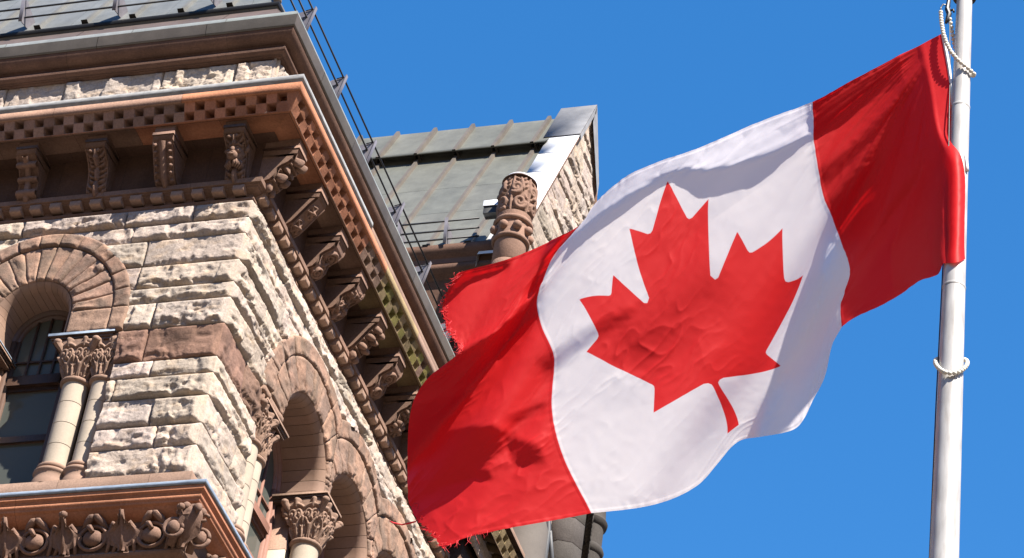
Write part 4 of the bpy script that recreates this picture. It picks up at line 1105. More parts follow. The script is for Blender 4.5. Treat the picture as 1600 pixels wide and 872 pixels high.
FLAG_NET = '''
-150 -42 4310 -144 -41 4271 -138 -39 4232 -132 -37 4193 -126 -36 4155 -120 -34 4116 -114 -32 4078 -109 -31 4040 -103 -29 4003 -98 -28 3965 -93 -26 3926 -88 -25 3888 -84 -24 3848 -79 -22 3807 -75 -21 3765 -71 -20 3720 -67 -19 3672 -63 -18 3622 -60 -17 3573 -56 -16 3524 -51 -14 3476 -46 -13 3430 -38 -11 3390 -28 -12 3351 -17 -15 3313 -5 -21 3273 6 -27 3233 17 -33 3191 27 -38 3148 36 -42 3106 43 -43 3065 48 -41 3025 52 -40 2985 55 -39 2945 57 -39 2905 58 -39 2865 60 -38 2825 60 -38 2786 61 -38 2747 62 -38 2709 62 -38 2671 63 -38 2634 63 -38 2597 63 -38 2561 63 -38 2526 64 -38 2491 64 -38 2456 65 -38 2422 65 -37 2387 66 -37 2352 67 -37 2316 68 -37 2280 70 -36 2243 72 -36 2206 75 -35 2170
-185 -40 4292 -180 -39 4253 -174 -37 4214 -168 -36 4176 -161 -34 4137 -155 -33 4100 -149 -32 4062 -143 -30 4024 -137 -29 3987 -132 -28 3950 -127 -26 3912 -121 -25 3873 -116 -24 3834 -111 -23 3793 -107 -22 3751 -102 -21 3707 -98 -20 3659 -94 -20 3611 -90 -19 3562 -85 -18 3513 -80 -17 3466 -74 -16 3422 -66 -15 3381 -55 -19 3340 -43 -27 3297 -30 -38 3252 -16 -52 3205 -4 -65 3157 7 -76 3108 16 -84 3061 23 -88 3017 28 -86 2977 32 -85 2937 34 -84 2896 36 -83 2855 37 -82 2815 38 -82 2774 38 -81 2734 39 -81 2695 39 -81 2656 39 -80 2619 40 -80 2581 40 -81 2545 41 -81 2509 41 -81 2474 42 -81 2440 43 -81 2406 43 -82 2371 44 -82 2337 44 -82 2302 45 -82 2267 45 -82 2230 46 -82 2193 48 -81 2156 51 -79 2118
-222 -38 4273 -216 -36 4234 -210 -35 4196 -203 -34 4158 -197 -33 4120 -190 -32 4083 -184 -31 4045 -178 -29 4008 -172 -28 3971 -166 -27 3934 -160 -26 3897 -155 -25 3859 -149 -24 3820 -144 -23 3779 -139 -22 3738 -134 -22 3694 -130 -22 3647 -125 -22 3599 -120 -22 3551 -115 -21 3504 -108 -21 3458 -101 -21 3414 -93 -20 3374 -82 -24 3332 -69 -34 3288 -55 -47 3240 -41 -63 3191 -28 -79 3140 -17 -92 3089 -9 -102 3040 -2 -106 2995 2 -104 2954 5 -103 2913 8 -101 2872 9 -100 2831 10 -99 2790 10 -98 2749 10 -97 2708 10 -96 2668 11 -96 2629 11 -95 2591 11 -95 2554 12 -96 2518 13 -96 2483 14 -96 2448 15 -97 2414 16 -97 2380 17 -97 2346 18 -98 2312 18 -99 2278 18 -99 2243 18 -100 2207 18 -100 2170 19 -99 2131 22 -97 2093
-258 -35 4254 -252 -34 4215 -246 -33 4177 -239 -32 4140 -233 -31 4102 -226 -30 4065 -219 -30 4029 -213 -29 3992 -206 -28 3955 -200 -27 3919 -194 -26 3881 -188 -25 3843 -183 -24 3805 -177 -24 3765 -172 -23 3724 -166 -23 3680 -161 -23 3635 -155 -24 3588 -150 -24 3541 -144 -25 3495 -137 -25 3450 -129 -25 3407 -120 -25 3368 -109 -28 3327 -96 -37 3283 -83 -49 3236 -69 -63 3188 -56 -77 3139 -46 -89 3088 -38 -97 3039 -32 -100 2994 -29 -99 2953 -26 -97 2912 -24 -95 2870 -22 -94 2829 -22 -92 2787 -22 -91 2745 -22 -89 2704 -22 -88 2663 -22 -87 2624 -22 -86 2585 -21 -86 2548 -20 -87 2512 -18 -87 2478 -17 -88 2443 -15 -88 2410 -14 -88 2376 -13 -89 2342 -12 -90 2309 -11 -91 2275 -11 -92 2240 -12 -93 2205 -12 -95 2169 -12 -95 2132 -11 -94 2095
-295 -32 4234 -289 -31 4196 -282 -31 4159 -275 -30 4121 -268 -30 4085 -261 -29 4048 -254 -28 4012 -247 -28 3976 -241 -27 3939 -234 -26 3903 -228 -26 3866 -222 -25 3828 -216 -24 3790 -210 -24 3751 -204 -23 3710 -198 -23 3667 -192 -24 3623 -186 -26 3577 -180 -27 3531 -173 -28 3486 -165 -29 3442 -157 -29 3400 -148 -29 3361 -137 -30 3322 -125 -35 3281 -113 -42 3239 -101 -51 3195 -89 -60 3149 -80 -68 3103 -73 -73 3056 -68 -74 3013 -64 -72 2971 -61 -70 2930 -59 -68 2888 -58 -66 2845 -58 -64 2803 -58 -63 2761 -58 -61 2719 -58 -59 2678 -59 -57 2638 -59 -56 2599 -57 -56 2562 -55 -57 2526 -53 -57 2492 -51 -57 2458 -49 -58 2424 -47 -58 2391 -46 -59 2357 -44 -60 2324 -43 -61 2290 -43 -62 2256 -43 -64 2222 -44 -67 2188 -45 -70 2154 -45 -72 2118
-332 -23 4222 -328 -15 4191 -322 -12 4157 -315 -10 4121 -307 -12 4083 -300 -14 4044 -293 -12 4010 -286 -8 3977 -280 -6 3943 -273 -4 3908 -267 -3 3872 -261 -2 3835 -254 0 3798 -248 1 3760 -242 2 3721 -236 2 3680 -230 2 3637 -223 0 3593 -216 -2 3548 -208 -4 3503 -199 -6 3460 -190 -7 3418 -181 -8 3378 -171 -8 3340 -160 -9 3302 -149 -13 3262 -138 -18 3220 -127 -25 3175 -118 -32 3129 -111 -39 3082 -105 -43 3035 -100 -47 2988 -97 -48 2943 -94 -49 2898 -92 -49 2854 -92 -48 2810 -91 -47 2767 -91 -46 2724 -91 -45 2681 -91 -44 2640 -91 -45 2599 -89 -45 2562 -87 -45 2526 -84 -45 2491 -82 -47 2456 -79 -48 2421 -76 -49 2387 -74 -51 2352 -71 -52 2318 -69 -53 2284 -68 -54 2251 -67 -56 2218 -67 -57 2186 -68 -59 2155 -68 -62 2121
-370 -14 4209 -365 -4 4181 -360 3 4151 -354 8 4119 -347 9 4083 -339 5 4044 -331 3 4006 -324 7 3974 -318 14 3945 -312 17 3912 -306 19 3877 -299 21 3842 -293 23 3806 -287 26 3770 -280 27 3732 -274 28 3692 -267 29 3652 -260 28 3609 -252 25 3566 -244 23 3522 -235 20 3478 -226 17 3436 -216 14 3395 -206 14 3356 -195 14 3319 -185 14 3281 -175 13 3242 -166 10 3201 -158 6 3157 -150 0 3111 -144 -5 3062 -139 -10 3014 -135 -14 2967 -132 -15 2921 -130 -16 2876 -129 -16 2832 -128 -15 2787 -127 -14 2744 -127 -13 2701 -127 -13 2660 -125 -13 2619 -124 -14 2580 -121 -15 2542 -118 -18 2505 -115 -20 2468 -111 -23 2432 -107 -27 2395 -103 -31 2357 -99 -35 2320 -95 -39 2283 -92 -41 2247 -88 -45 2211 -85 -47 2176 -83 -46 2143 -80 -45 2107
-406 -8 4195 -402 4 4168 -397 13 4141 -391 21 4112 -385 26 4081 -378 26 4045 -369 21 4005 -362 20 3969 -355 25 3938 -350 34 3911 -344 39 3880 -338 43 3847 -331 45 3812 -325 48 3777 -318 51 3741 -312 53 3704 -305 54 3665 -298 54 3625 -290 53 3583 -281 50 3541 -272 46 3497 -262 42 3455 -252 39 3413 -241 37 3372 -231 36 3334 -222 37 3297 -213 39 3261 -205 41 3223 -197 41 3183 -191 40 3139 -184 35 3093 -179 30 3044 -174 25 2995 -170 21 2947 -168 20 2901 -166 19 2856 -165 19 2811 -164 19 2767 -163 20 2724 -162 20 2682 -160 20 2641 -158 19 2601 -156 17 2563 -152 15 2525 -149 13 2487 -145 10 2449 -140 6 2411 -136 2 2373 -130 -4 2333 -125 -9 2294 -118 -14 2254 -111 -21 2211 -103 -27 2168 -95 -32 2124 -88 -37 2080
-441 -4 4180 -437 9 4155 -433 20 4129 -428 30 4102 -422 38 4074 -416 43 4044 -408 41 4006 -400 36 3967 -392 36 3931 -386 43 3903 -381 54 3878 -376 62 3849 -369 65 3816 -363 68 3782 -356 72 3748 -350 75 3713 -343 78 3676 -335 79 3639 -327 79 3599 -319 77 3558 -309 74 3516 -299 70 3474 -289 65 3431 -279 62 3390 -268 59 3350 -259 59 3311 -250 62 3275 -243 66 3239 -236 71 3202 -231 75 3164 -225 76 3122 -220 72 3075 -214 67 3026 -210 61 2976 -206 57 2928 -204 55 2881 -202 54 2835 -200 53 2791 -199 53 2747 -197 53 2705 -195 53 2663 -193 52 2623 -190 50 2583 -187 48 2544 -183 45 2505 -179 42 2467 -174 39 2428 -169 35 2388 -163 29 2348 -156 23 2306 -148 15 2262 -138 7 2216 -127 -3 2166 -114 -15 2112 -103 -27 2058
-475 -2 4163 -472 12 4139 -468 25 4115 -464 37 4090 -459 47 4064 -453 55 4037 -446 57 4005 -438 54 3966 -430 50 3928 -422 51 3894 -417 59 3867 -412 73 3844 -407 83 3818 -400 87 3785 -394 91 3752 -387 95 3719 -380 99 3685 -373 102 3650 -365 104 3613 -357 104 3574 -347 102 3534 -337 98 3493 -327 94 3451 -317 89 3408 -307 85 3366 -297 83 3326 -288 84 3287 -281 88 3251 -274 94 3216 -269 102 3181 -265 109 3145 -260 113 3104 -255 110 3058 -250 104 3008 -246 98 2957 -242 93 2908 -239 90 2861 -237 88 2815 -235 87 2770 -233 86 2727 -230 85 2685 -228 84 2644 -225 83 2603 -221 80 2563 -217 78 2523 -213 75 2484 -208 72 2444 -202 67 2404 -196 62 2362 -189 56 2318 -180 47 2273 -170 37 2224 -159 25 2172 -146 10 2117 -137 -6 2061
-508 -1 4145 -506 14 4122 -502 28 4099 -498 41 4076 -494 53 4052 -489 63 4026 -483 70 3999 -476 71 3965 -468 66 3926 -459 63 3888 -452 66 3856 -447 76 3831 -443 89 3808 -438 102 3785 -431 107 3753 -424 112 3721 -418 117 3690 -410 122 3657 -403 126 3623 -395 128 3588 -386 128 3550 -376 126 3510 -366 123 3469 -356 118 3427 -346 113 3384 -336 110 3342 -327 108 3301 -319 109 3262 -312 114 3225 -307 122 3191 -303 133 3158 -299 145 3125 -296 151 3087 -291 149 3040 -286 142 2989 -281 135 2938 -277 129 2888 -274 124 2840 -271 122 2794 -268 120 2750 -266 118 2707 -263 117 2665 -260 115 2623 -256 113 2582 -252 110 2541 -247 108 2501 -242 104 2460 -237 100 2419 -231 96 2376 -224 90 2333 -216 82 2287 -208 71 2239 -199 59 2188 -190 46 2137 -184 35 2088
-542 -2 4126 -539 15 4104 -536 30 4082 -533 44 4060 -529 57 4037 -524 68 4014 -519 79 3989 -513 85 3961 -506 83 3924 -497 78 3886 -489 76 3849 -482 79 3818 -477 92 3795 -473 106 3773 -468 119 3750 -461 126 3721 -455 133 3691 -448 139 3661 -441 145 3630 -433 150 3597 -425 152 3562 -416 153 3526 -406 151 3486 -396 148 3445 -386 143 3403 -376 139 3360 -366 135 3317 -357 133 3275 -350 135 3235 -344 141 3198 -339 151 3165 -336 165 3134 -334 180 3104 -332 191 3069 -327 187 3021 -321 179 2969 -316 171 2917 -312 164 2867 -308 158 2818 -305 155 2772 -301 152 2728 -298 150 2685 -295 148 2643 -291 146 2601 -287 144 2559 -283 141 2517 -278 137 2476 -273 134 2434 -267 130 2391 -261 125 2347 -255 118 2303 -248 110 2256 -242 101 2210 -237 92 2164 -233 85 2119
-575 -3 4106 -573 14 4085 -570 30 4064 -567 45 4042 -563 59 4021 -559 72 3999 -555 84 3976 -550 94 3951 -543 97 3920 -535 93 3883 -526 89 3845 -518 88 3809 -512 94 3780 -507 108 3759 -503 123 3738 -497 134 3714 -491 145 3689 -485 152 3660 -478 160 3631 -471 167 3602 -463 173 3570 -455 177 3537 -446 178 3501 -436 177 3462 -426 174 3421 -416 169 3378 -406 165 3334 -397 161 3290 -389 159 3247 -382 161 3207 -376 167 3170 -372 179 3136 -369 195 3107 -368 215 3081 -366 228 3048 -361 224 3000 -356 215 2947 -351 206 2895 -346 198 2844 -341 192 2795 -338 187 2749 -334 184 2705 -331 182 2662 -327 180 2619 -323 177 2577 -319 174 2534 -315 171 2491 -310 168 2449 -305 164 2405 -299 161 2362 -294 156 2318 -289 151 2274 -285 146 2230 -282 141 2186 -278 137 2142
-608 -5 4085 -606 12 4065 -604 29 4044 -601 45 4024 -598 60 4003 -594 74 3982 -590 87 3960 -585 99 3938 -580 107 3911 -572 106 3877 -564 103 3840 -556 100 3803 -548 100 3769 -542 109 3744 -537 124 3723 -533 138 3702 -527 149 3677 -521 161 3653 -515 171 3628 -508 181 3601 -501 189 3573 -493 197 3543 -485 201 3510 -476 203 3475 -467 203 3436 -457 200 3395 -447 196 3351 -438 192 3307 -429 188 3262 -420 186 3218 -413 187 3176 -408 194 3139 -404 206 3106 -402 224 3078 -401 245 3052 -398 253 3014 -395 255 2972 -389 248 2922 -384 240 2871 -379 231 2820 -375 224 2771 -371 219 2725 -367 216 2680 -364 214 2637 -360 211 2594 -356 209 2551 -352 206 2507 -348 203 2464 -343 200 2420 -338 197 2376 -334 194 2332 -330 191 2289 -326 189 2245 -323 186 2201 -319 182 2155
-641 -8 4064 -639 10 4044 -637 27 4024 -635 44 4004 -632 60 3984 -628 75 3963 -625 89 3943 -621 102 3922 -616 113 3898 -609 116 3868 -601 115 3833 -593 113 3797 -585 111 3762 -578 114 3730 -572 125 3707 -568 140 3687 -562 153 3665 -556 163 3639 -550 175 3616 -545 189 3594 -538 201 3569 -531 211 3543 -524 220 3514 -516 226 3483 -508 229 3447 -498 229 3409 -489 227 3367 -479 223 3323 -469 219 3277 -460 214 3231 -452 212 3186 -445 213 3144 -439 220 3106 -436 233 3073 -434 251 3045 -432 269 3016 -429 273 2976 -425 276 2934 -422 277 2892 -417 271 2843 -412 263 2793 -408 256 2745 -404 252 2699 -401 249 2654 -397 246 2610 -394 244 2567 -390 242 2523 -386 239 2479 -382 236 2434 -377 233 2389 -373 231 2344 -369 230 2300 -366 229 2256 -362 226 2211 -357 223 2164
-674 -12 4041 -672 6 4021 -671 24 4002 -668 42 3983 -666 58 3963 -663 74 3944 -659 89 3924 -656 104 3904 -651 116 3882 -645 124 3856 -638 125 3823 -630 124 3789 -622 123 3754 -614 122 3720 -608 128 3692 -603 141 3670 -598 155 3650 -592 167 3626 -585 176 3600 -580 190 3579 -575 208 3559 -569 221 3536 -562 233 3511 -555 244 3484 -548 252 3453 -539 256 3418 -530 257 3379 -520 255 3337 -510 251 3292 -501 246 3246 -491 241 3198 -483 239 3152 -476 240 3109 -470 246 3071 -467 260 3038 -465 278 3010 -463 291 2978 -459 292 2934 -455 293 2892 -452 296 2851 -449 298 2810 -445 293 2762 -442 288 2716 -438 284 2670 -435 282 2626 -432 280 2582 -429 278 2538 -425 276 2493 -421 273 2448 -417 271 2402 -413 268 2356 -408 266 2309 -403 265 2264 -399 265 2218 -393 258 2168
-707 -17 4017 -706 3 3998 -704 21 3979 -702 39 3960 -700 56 3941 -697 73 3923 -694 89 3903 -690 104 3884 -686 119 3864 -681 129 3840 -675 132 3810 -667 133 3778 -660 133 3745 -652 132 3710 -644 134 3679 -638 144 3654 -633 157 3633 -628 171 3612 -622 181 3586 -615 190 3560 -610 204 3539 -605 223 3521 -599 239 3500 -593 255 3478 -587 268 3452 -579 277 3422 -571 283 3387 -561 284 3348 -552 283 3305 -542 279 3259 -532 274 3211 -522 268 3162 -513 265 3115 -506 266 3071 -501 273 3033 -498 287 3001 -496 303 2972 -492 310 2935 -488 309 2889 -484 308 2846 -481 311 2805 -480 315 2767 -478 319 2727 -476 317 2683 -473 316 2640 -471 315 2596 -468 314 2552 -465 313 2508 -462 311 2462 -457 308 2415 -453 306 2367 -447 303 2319 -442 300 2270 -436 298 2222 -428 283 2164
-740 -22 3993 -739 -2 3974 -738 17 3956 -736 36 3937 -734 54 3919 -731 71 3900 -728 88 3882 -725 104 3863 -721 119 3844 -717 132 3823 -711 137 3794 -704 140 3764 -697 141 3732 -689 142 3699 -681 143 3666 -675 148 3637 -669 160 3615 -664 174 3594 -659 187 3572 -652 195 3545 -645 204 3518 -640 219 3498 -635 239 3480 -630 259 3462 -624 278 3442 -618 293 3418 -611 304 3388 -602 310 3353 -593 312 3313 -583 311 3269 -572 307 3222 -562 301 3173 -552 295 3123 -543 291 3074 -536 291 3031 -531 299 2993 -528 313 2962 -526 328 2931 -521 328 2888 -517 324 2841 -513 322 2797 -511 324 2757 -510 329 2718 -510 336 2682 -510 343 2646 -509 347 2606 -507 347 2563 -505 346 2518 -502 344 2472 -498 342 2424 -493 340 2376 -487 337 2327 -481 333 2276 -473 326 2222 -463 305 2158
-773 -27 3968 -772 -7 3949 -771 13 3931 -769 32 3913 -767 50 3895 -765 68 3877 -762 86 3859 -759 102 3841 -756 118 3822 -752 133 3802 -747 141 3776 -740 145 3747 -733 148 3716 -726 150 3684 -719 151 3652 -711 154 3621 -706 164 3596 -701 178 3575 -696 192 3554 -689 202 3530 -682 209 3501 -675 218 3475 -670 235 3455 -665 255 3437 -661 279 3422 -656 302 3405 -649 319 3381 -642 331 3351 -633 338 3316 -623 341 3275 -613 339 3230 -602 334 3181 -591 327 3130 -581 320 3079 -572 316 3031 -565 317 2987 -560 325 2951 -558 340 2921 -555 350 2887 -550 344 2839 -546 338 2791 -544 336 2747 -542 337 2706 -542 341 2667 -542 347 2630 -543 353 2592 -542 356 2552 -540 357 2508 -538 356 2462 -534 354 2415 -529 351 2366 -524 348 2316 -517 345 2265 -510 339 2213 -502 327 2155
-806 -33 3942 -805 -13 3924 -804 8 3906 -803 27 3888 -801 47 3870 -799 65 3853 -797 83 3835 -794 101 3817 -791 117 3799 -787 133 3780 -783 144 3757 -777 149 3727 -770 153 3697 -763 156 3666 -756 158 3635 -749 161 3603 -742 168 3576 -737 181 3554 -733 196 3534 -727 209 3512 -720 218 3485 -713 224 3455 -706 234 3430 -701 254 3412 -695 274 3393 -692 302 3381 -687 328 3365 -680 347 3342 -673 360 3312 -663 367 3275 -653 369 3233 -642 367 3186 -631 361 3136 -619 353 3084 -609 345 3032 -600 341 2984 -593 342 2942 -590 352 2907 -588 365 2876 -585 368 2836 -580 359 2786 -577 352 2739 -575 350 2695 -575 350 2653 -575 353 2614 -576 357 2575 -576 361 2536 -576 364 2494 -574 364 2450 -571 363 2403 -567 361 2355 -561 358 2305 -555 355 2254 -549 350 2202 -541 343 2149
-838 -40 3915 -838 -19 3897 -837 2 3880 -836 23 3862 -835 42 3845 -833 61 3827 -831 80 3810 -828 98 3793 -826 116 3775 -823 133 3756 -819 146 3735 -813 152 3707 -807 157 3677 -800 161 3646 -793 164 3615 -786 167 3584 -779 172 3554 -774 184 3530 -770 200 3510 -765 215 3490 -759 227 3466 -751 233 3437 -743 240 3408 -737 253 3384 -731 273 3366 -726 298 3351 -723 330 3340 -718 357 3324 -711 377 3300 -703 390 3268 -693 397 3230 -682 398 3186 -670 395 3137 -658 387 3085 -647 378 3032 -636 369 2981 -628 365 2933 -622 367 2893 -619 378 2860 -617 387 2827 -614 382 2781 -610 373 2732 -608 366 2685 -608 363 2641 -609 363 2599 -610 365 2559 -611 368 2519 -611 371 2479 -611 372 2436 -608 372 2391 -605 370 2344 -600 368 2294 -594 365 2244 -588 361 2193 -581 356 2140
-870 -49 3887 -870 -25 3870 -870 -4 3853 -869 17 3836 -868 38 3818 -867 57 3801 -865 77 3784 -863 96 3767 -861 114 3749 -858 132 3731 -855 147 3711 -849 155 3684 -843 161 3654 -837 165 3624 -830 169 3593 -823 173 3561 -817 178 3530 -811 187 3504 -807 203 3484 -802 220 3464 -797 235 3443 -791 244 3417 -782 249 3386 -774 257 3358 -768 275 3338 -762 297 3320 -758 328 3309 -754 361 3298 -749 389 3281 -741 409 3254 -732 422 3220 -721 427 3179 -709 427 3133 -697 421 3083 -684 412 3030 -673 401 2977 -663 392 2926 -655 388 2881 -651 392 2843 -649 403 2812 -647 406 2773 -644 395 2723 -642 386 2675 -642 381 2630 -643 378 2586 -645 377 2545 -647 378 2504 -648 380 2464 -648 381 2422 -647 381 2378 -643 380 2332 -639 377 2284 -633 375 2234 -627 372 2183 -620 367 2132
-901 -59 3857 -902 -34 3842 -902 -10 3826 -902 12 3809 -901 32 3791 -900 53 3774 -899 73 3757 -897 92 3740 -896 111 3722 -893 130 3705 -890 147 3685 -886 156 3658 -880 163 3629 -874 169 3599 -868 174 3568 -861 178 3536 -854 182 3504 -848 190 3475 -844 207 3454 -840 225 3435 -836 242 3415 -830 255 3392 -822 261 3362 -813 267 3333 -806 279 3308 -799 301 3290 -794 325 3273 -790 362 3265 -785 397 3254 -779 425 3233 -770 444 3204 -760 454 3167 -748 457 3124 -735 454 3075 -722 446 3024 -710 434 2970 -698 423 2918 -689 414 2868 -683 411 2826 -680 417 2791 -679 424 2757 -678 418 2712 -676 408 2664 -677 401 2617 -679 396 2574 -681 393 2531 -684 392 2490 -686 392 2450 -687 393 2409 -686 392 2366 -683 391 2321 -678 388 2274 -673 385 2225 -666 381 2175 -659 378 2124
-931 -72 3824 -933 -45 3811 -934 -19 3796 -935 5 3781 -935 27 3764 -934 48 3746 -933 68 3729 -932 88 3712 -931 108 3694 -929 128 3676 -926 145 3656 -922 156 3630 -917 164 3602 -911 172 3572 -905 178 3541 -899 183 3509 -892 188 3475 -886 195 3445 -882 211 3422 -878 229 3402 -874 248 3383 -869 263 3362 -861 271 3334 -852 278 3305 -844 287 3278 -837 306 3258 -831 330 3240 -826 363 3229 -822 403 3221 -816 438 3206 -808 464 3181 -798 479 3148 -786 486 3108 -773 486 3062 -760 479 3012 -746 468 2960 -734 455 2907 -723 443 2855 -715 435 2809 -711 434 2769 -710 441 2736 -710 440 2697 -710 430 2649 -711 422 2603 -714 416 2559 -718 412 2517 -721 410 2476 -724 408 2435 -726 408 2395 -725 407 2354 -723 405 2311 -718 401 2265 -712 396 2217 -705 392 2167 -697 388 2117
-961 -88 3789 -964 -58 3777 -966 -30 3764 -967 -4 3750 -968 20 3735 -968 42 3718 -968 63 3700 -967 84 3682 -966 105 3665 -964 125 3646 -962 142 3626 -958 153 3598 -953 164 3571 -948 174 3542 -942 182 3511 -936 188 3479 -930 194 3445 -924 202 3413 -920 218 3389 -917 236 3367 -912 254 3347 -907 271 3326 -900 281 3299 -892 289 3271 -883 298 3245 -875 315 3223 -868 338 3206 -862 367 3190 -858 411 3183 -853 451 3172 -845 483 3152 -836 504 3123 -824 515 3086 -811 517 3043 -797 512 2995 -783 502 2944 -770 488 2892 -758 474 2840 -748 462 2791 -742 456 2748 -741 458 2712 -742 458 2674 -742 450 2629 -745 442 2584 -749 436 2541 -754 432 2500 -759 429 2459 -763 427 2420 -765 426 2380 -766 424 2341 -764 422 2300 -759 418 2256 -752 412 2209 -744 404 2160 -735 399 2109
-990 -106 3752 -994 -75 3741 -997 -45 3729 -999 -16 3717 -1001 10 3703 -1002 35 3688 -1002 58 3671 -1002 79 3653 -1001 100 3634 -1000 122 3616 -998 138 3593 -994 151 3565 -990 162 3537 -985 173 3508 -980 184 3478 -974 193 3446 -969 200 3412 -963 210 3379 -960 227 3354 -956 244 3330 -951 262 3308 -946 279 3285 -939 289 3258 -931 299 3232 -922 309 3207 -914 325 3185 -907 349 3169 -899 377 3150 -895 421 3143 -890 466 3134 -883 503 3117 -873 529 3092 -862 543 3058 -849 548 3018 -834 545 2973 -820 536 2924 -806 522 2872 -793 506 2821 -782 491 2771 -775 480 2725 -771 476 2685 -772 474 2646 -774 468 2604 -777 460 2559 -783 455 2518 -789 452 2478 -795 450 2439 -801 447 2400 -804 445 2362 -805 443 2324 -803 441 2285 -799 437 2244 -792 431 2200 -782 421 2151 -773 412 2099
-1020 -126 3713 -1024 -94 3703 -1027 -62 3692 -1031 -32 3681 -1033 -3 3669 -1036 25 3655 -1037 51 3640 -1038 74 3622 -1037 96 3603 -1037 118 3583 -1034 133 3558 -1030 147 3530 -1026 160 3501 -1022 172 3472 -1017 184 3442 -1013 196 3410 -1007 206 3375 -1003 219 3343 -1000 237 3316 -996 255 3290 -991 273 3266 -985 289 3241 -978 299 3213 -969 309 3186 -961 321 3162 -953 338 3142 -945 364 3128 -938 394 3111 -933 439 3102 -927 486 3093 -920 525 3078 -911 554 3056 -900 572 3026 -886 580 2988 -872 578 2945 -857 570 2899 -842 556 2849 -828 539 2798 -816 522 2748 -807 507 2700 -803 498 2657 -802 491 2615 -805 484 2571 -809 475 2527 -815 471 2487 -823 470 2449 -830 468 2412 -837 467 2375 -842 464 2338 -843 461 2300 -841 459 2262 -837 456 2224 -830 452 2184 -821 443 2139 -810 430 2084
-1049 -147 3675 -1054 -115 3664 -1058 -83 3653 -1062 -51 3642 -1066 -20 3631 -1069 11 3619 -1072 41 3606 -1073 68 3591 -1074 93 3573 -1073 112 3549 -1070 127 3521 -1067 142 3492 -1064 156 3463 -1060 170 3433 -1055 184 3402 -1051 197 3369 -1047 211 3336 -1043 229 3305 -1040 248 3276 -1036 267 3248 -1031 284 3220 -1024 298 3192 -1016 309 3162 -1008 320 3134 -999 335 3111 -991 355 3093 -984 382 3080 -977 416 3066 -972 464 3058 -966 511 3049 -958 551 3034 -949 582 3014 -937 602 2987 -924 611 2953 -910 611 2913 -894 603 2869 -879 589 2821 -865 572 2771 -852 554 2721 -841 536 2672 -835 521 2626 -834 510 2580 -835 497 2533 -839 488 2489 -846 484 2449 -854 483 2412 -862 484 2377 -870 484 2342 -876 482 2306 -878 479 2268 -876 475 2230 -872 473 2193 -866 470 2155 -859 465 2115 -848 455 2066
-1080 -168 3639 -1085 -135 3627 -1090 -101 3617 -1095 -67 3608 -1099 -33 3597 -1103 0 3586 -1107 33 3575 -1110 65 3563 -1110 87 3539 -1109 103 3511 -1107 120 3483 -1104 136 3453 -1101 152 3423 -1097 167 3391 -1094 182 3359 -1090 197 3325 -1086 213 3290 -1082 230 3255 -1078 248 3223 -1074 268 3192 -1069 286 3163 -1062 302 3133 -1054 315 3103 -1045 329 3074 -1036 345 3049 -1027 366 3030 -1020 396 3016 -1014 438 3008 -1009 488 3003 -1003 534 2994 -995 574 2981 -985 604 2962 -973 624 2938 -960 636 2908 -946 638 2872 -931 631 2831 -916 618 2785 -901 601 2737 -887 581 2687 -876 561 2637 -869 543 2588 -866 527 2540 -866 512 2492 -869 502 2447 -875 497 2407 -883 496 2370 -891 496 2335 -898 497 2300 -904 497 2264 -906 494 2226 -905 490 2187 -903 490 2151 -901 493 2118 -898 499 2086 -892 504 2047
-1113 -182 3610 -1119 -147 3599 -1124 -112 3589 -1129 -77 3579 -1134 -42 3568 -1139 -7 3558 -1144 29 3547 -1148 62 3534 -1147 79 3505 -1145 94 3473 -1143 109 3441 -1140 127 3410 -1138 144 3378 -1135 160 3345 -1132 177 3311 -1128 194 3275 -1124 211 3238 -1120 228 3201 -1116 246 3166 -1112 266 3132 -1106 286 3101 -1099 303 3069 -1091 320 3038 -1081 335 3008 -1072 353 2981 -1063 377 2959 -1055 411 2945 -1051 461 2943 -1047 517 2945 -1042 567 2942 -1034 608 2933 -1024 638 2917 -1012 658 2895 -999 670 2869 -985 673 2836 -970 667 2797 -955 655 2753 -940 638 2707 -926 617 2657 -915 596 2607 -906 575 2557 -901 555 2506 -900 538 2457 -902 526 2411 -906 518 2368 -911 514 2329 -918 513 2292 -924 513 2255 -929 512 2218 -933 517 2184 -934 522 2151 -934 526 2116 -934 533 2083 -934 544 2053 -934 562 2024
-1148 -192 3585 -1153 -158 3573 -1159 -123 3561 -1165 -87 3551 -1170 -51 3540 -1176 -15 3529 -1181 22 3517 -1185 57 3504 -1184 73 3472 -1182 86 3436 -1179 100 3401 -1177 117 3367 -1175 134 3333 -1172 153 3299 -1169 171 3262 -1166 189 3225 -1163 207 3186 -1159 225 3146 -1154 244 3108 -1149 265 3072 -1143 285 3038 -1136 305 3005 -1127 323 2972 -1117 341 2941 -1107 362 2912 -1098 389 2888 -1090 427 2874 -1086 478 2871 -1083 539 2877 -1079 595 2882 -1072 640 2880 -1063 672 2869 -1052 693 2852 -1039 706 2828 -1025 709 2798 -1010 704 2762 -994 693 2721 -979 676 2676 -966 655 2627 -954 633 2577 -945 611 2526 -938 590 2474 -935 570 2424 -934 555 2376 -936 544 2331 -940 537 2289 -944 533 2248 -949 535 2212 -954 540 2177 -958 546 2143 -959 553 2108 -960 561 2073 -961 573 2040 -962 590 2011 -964 617 1989
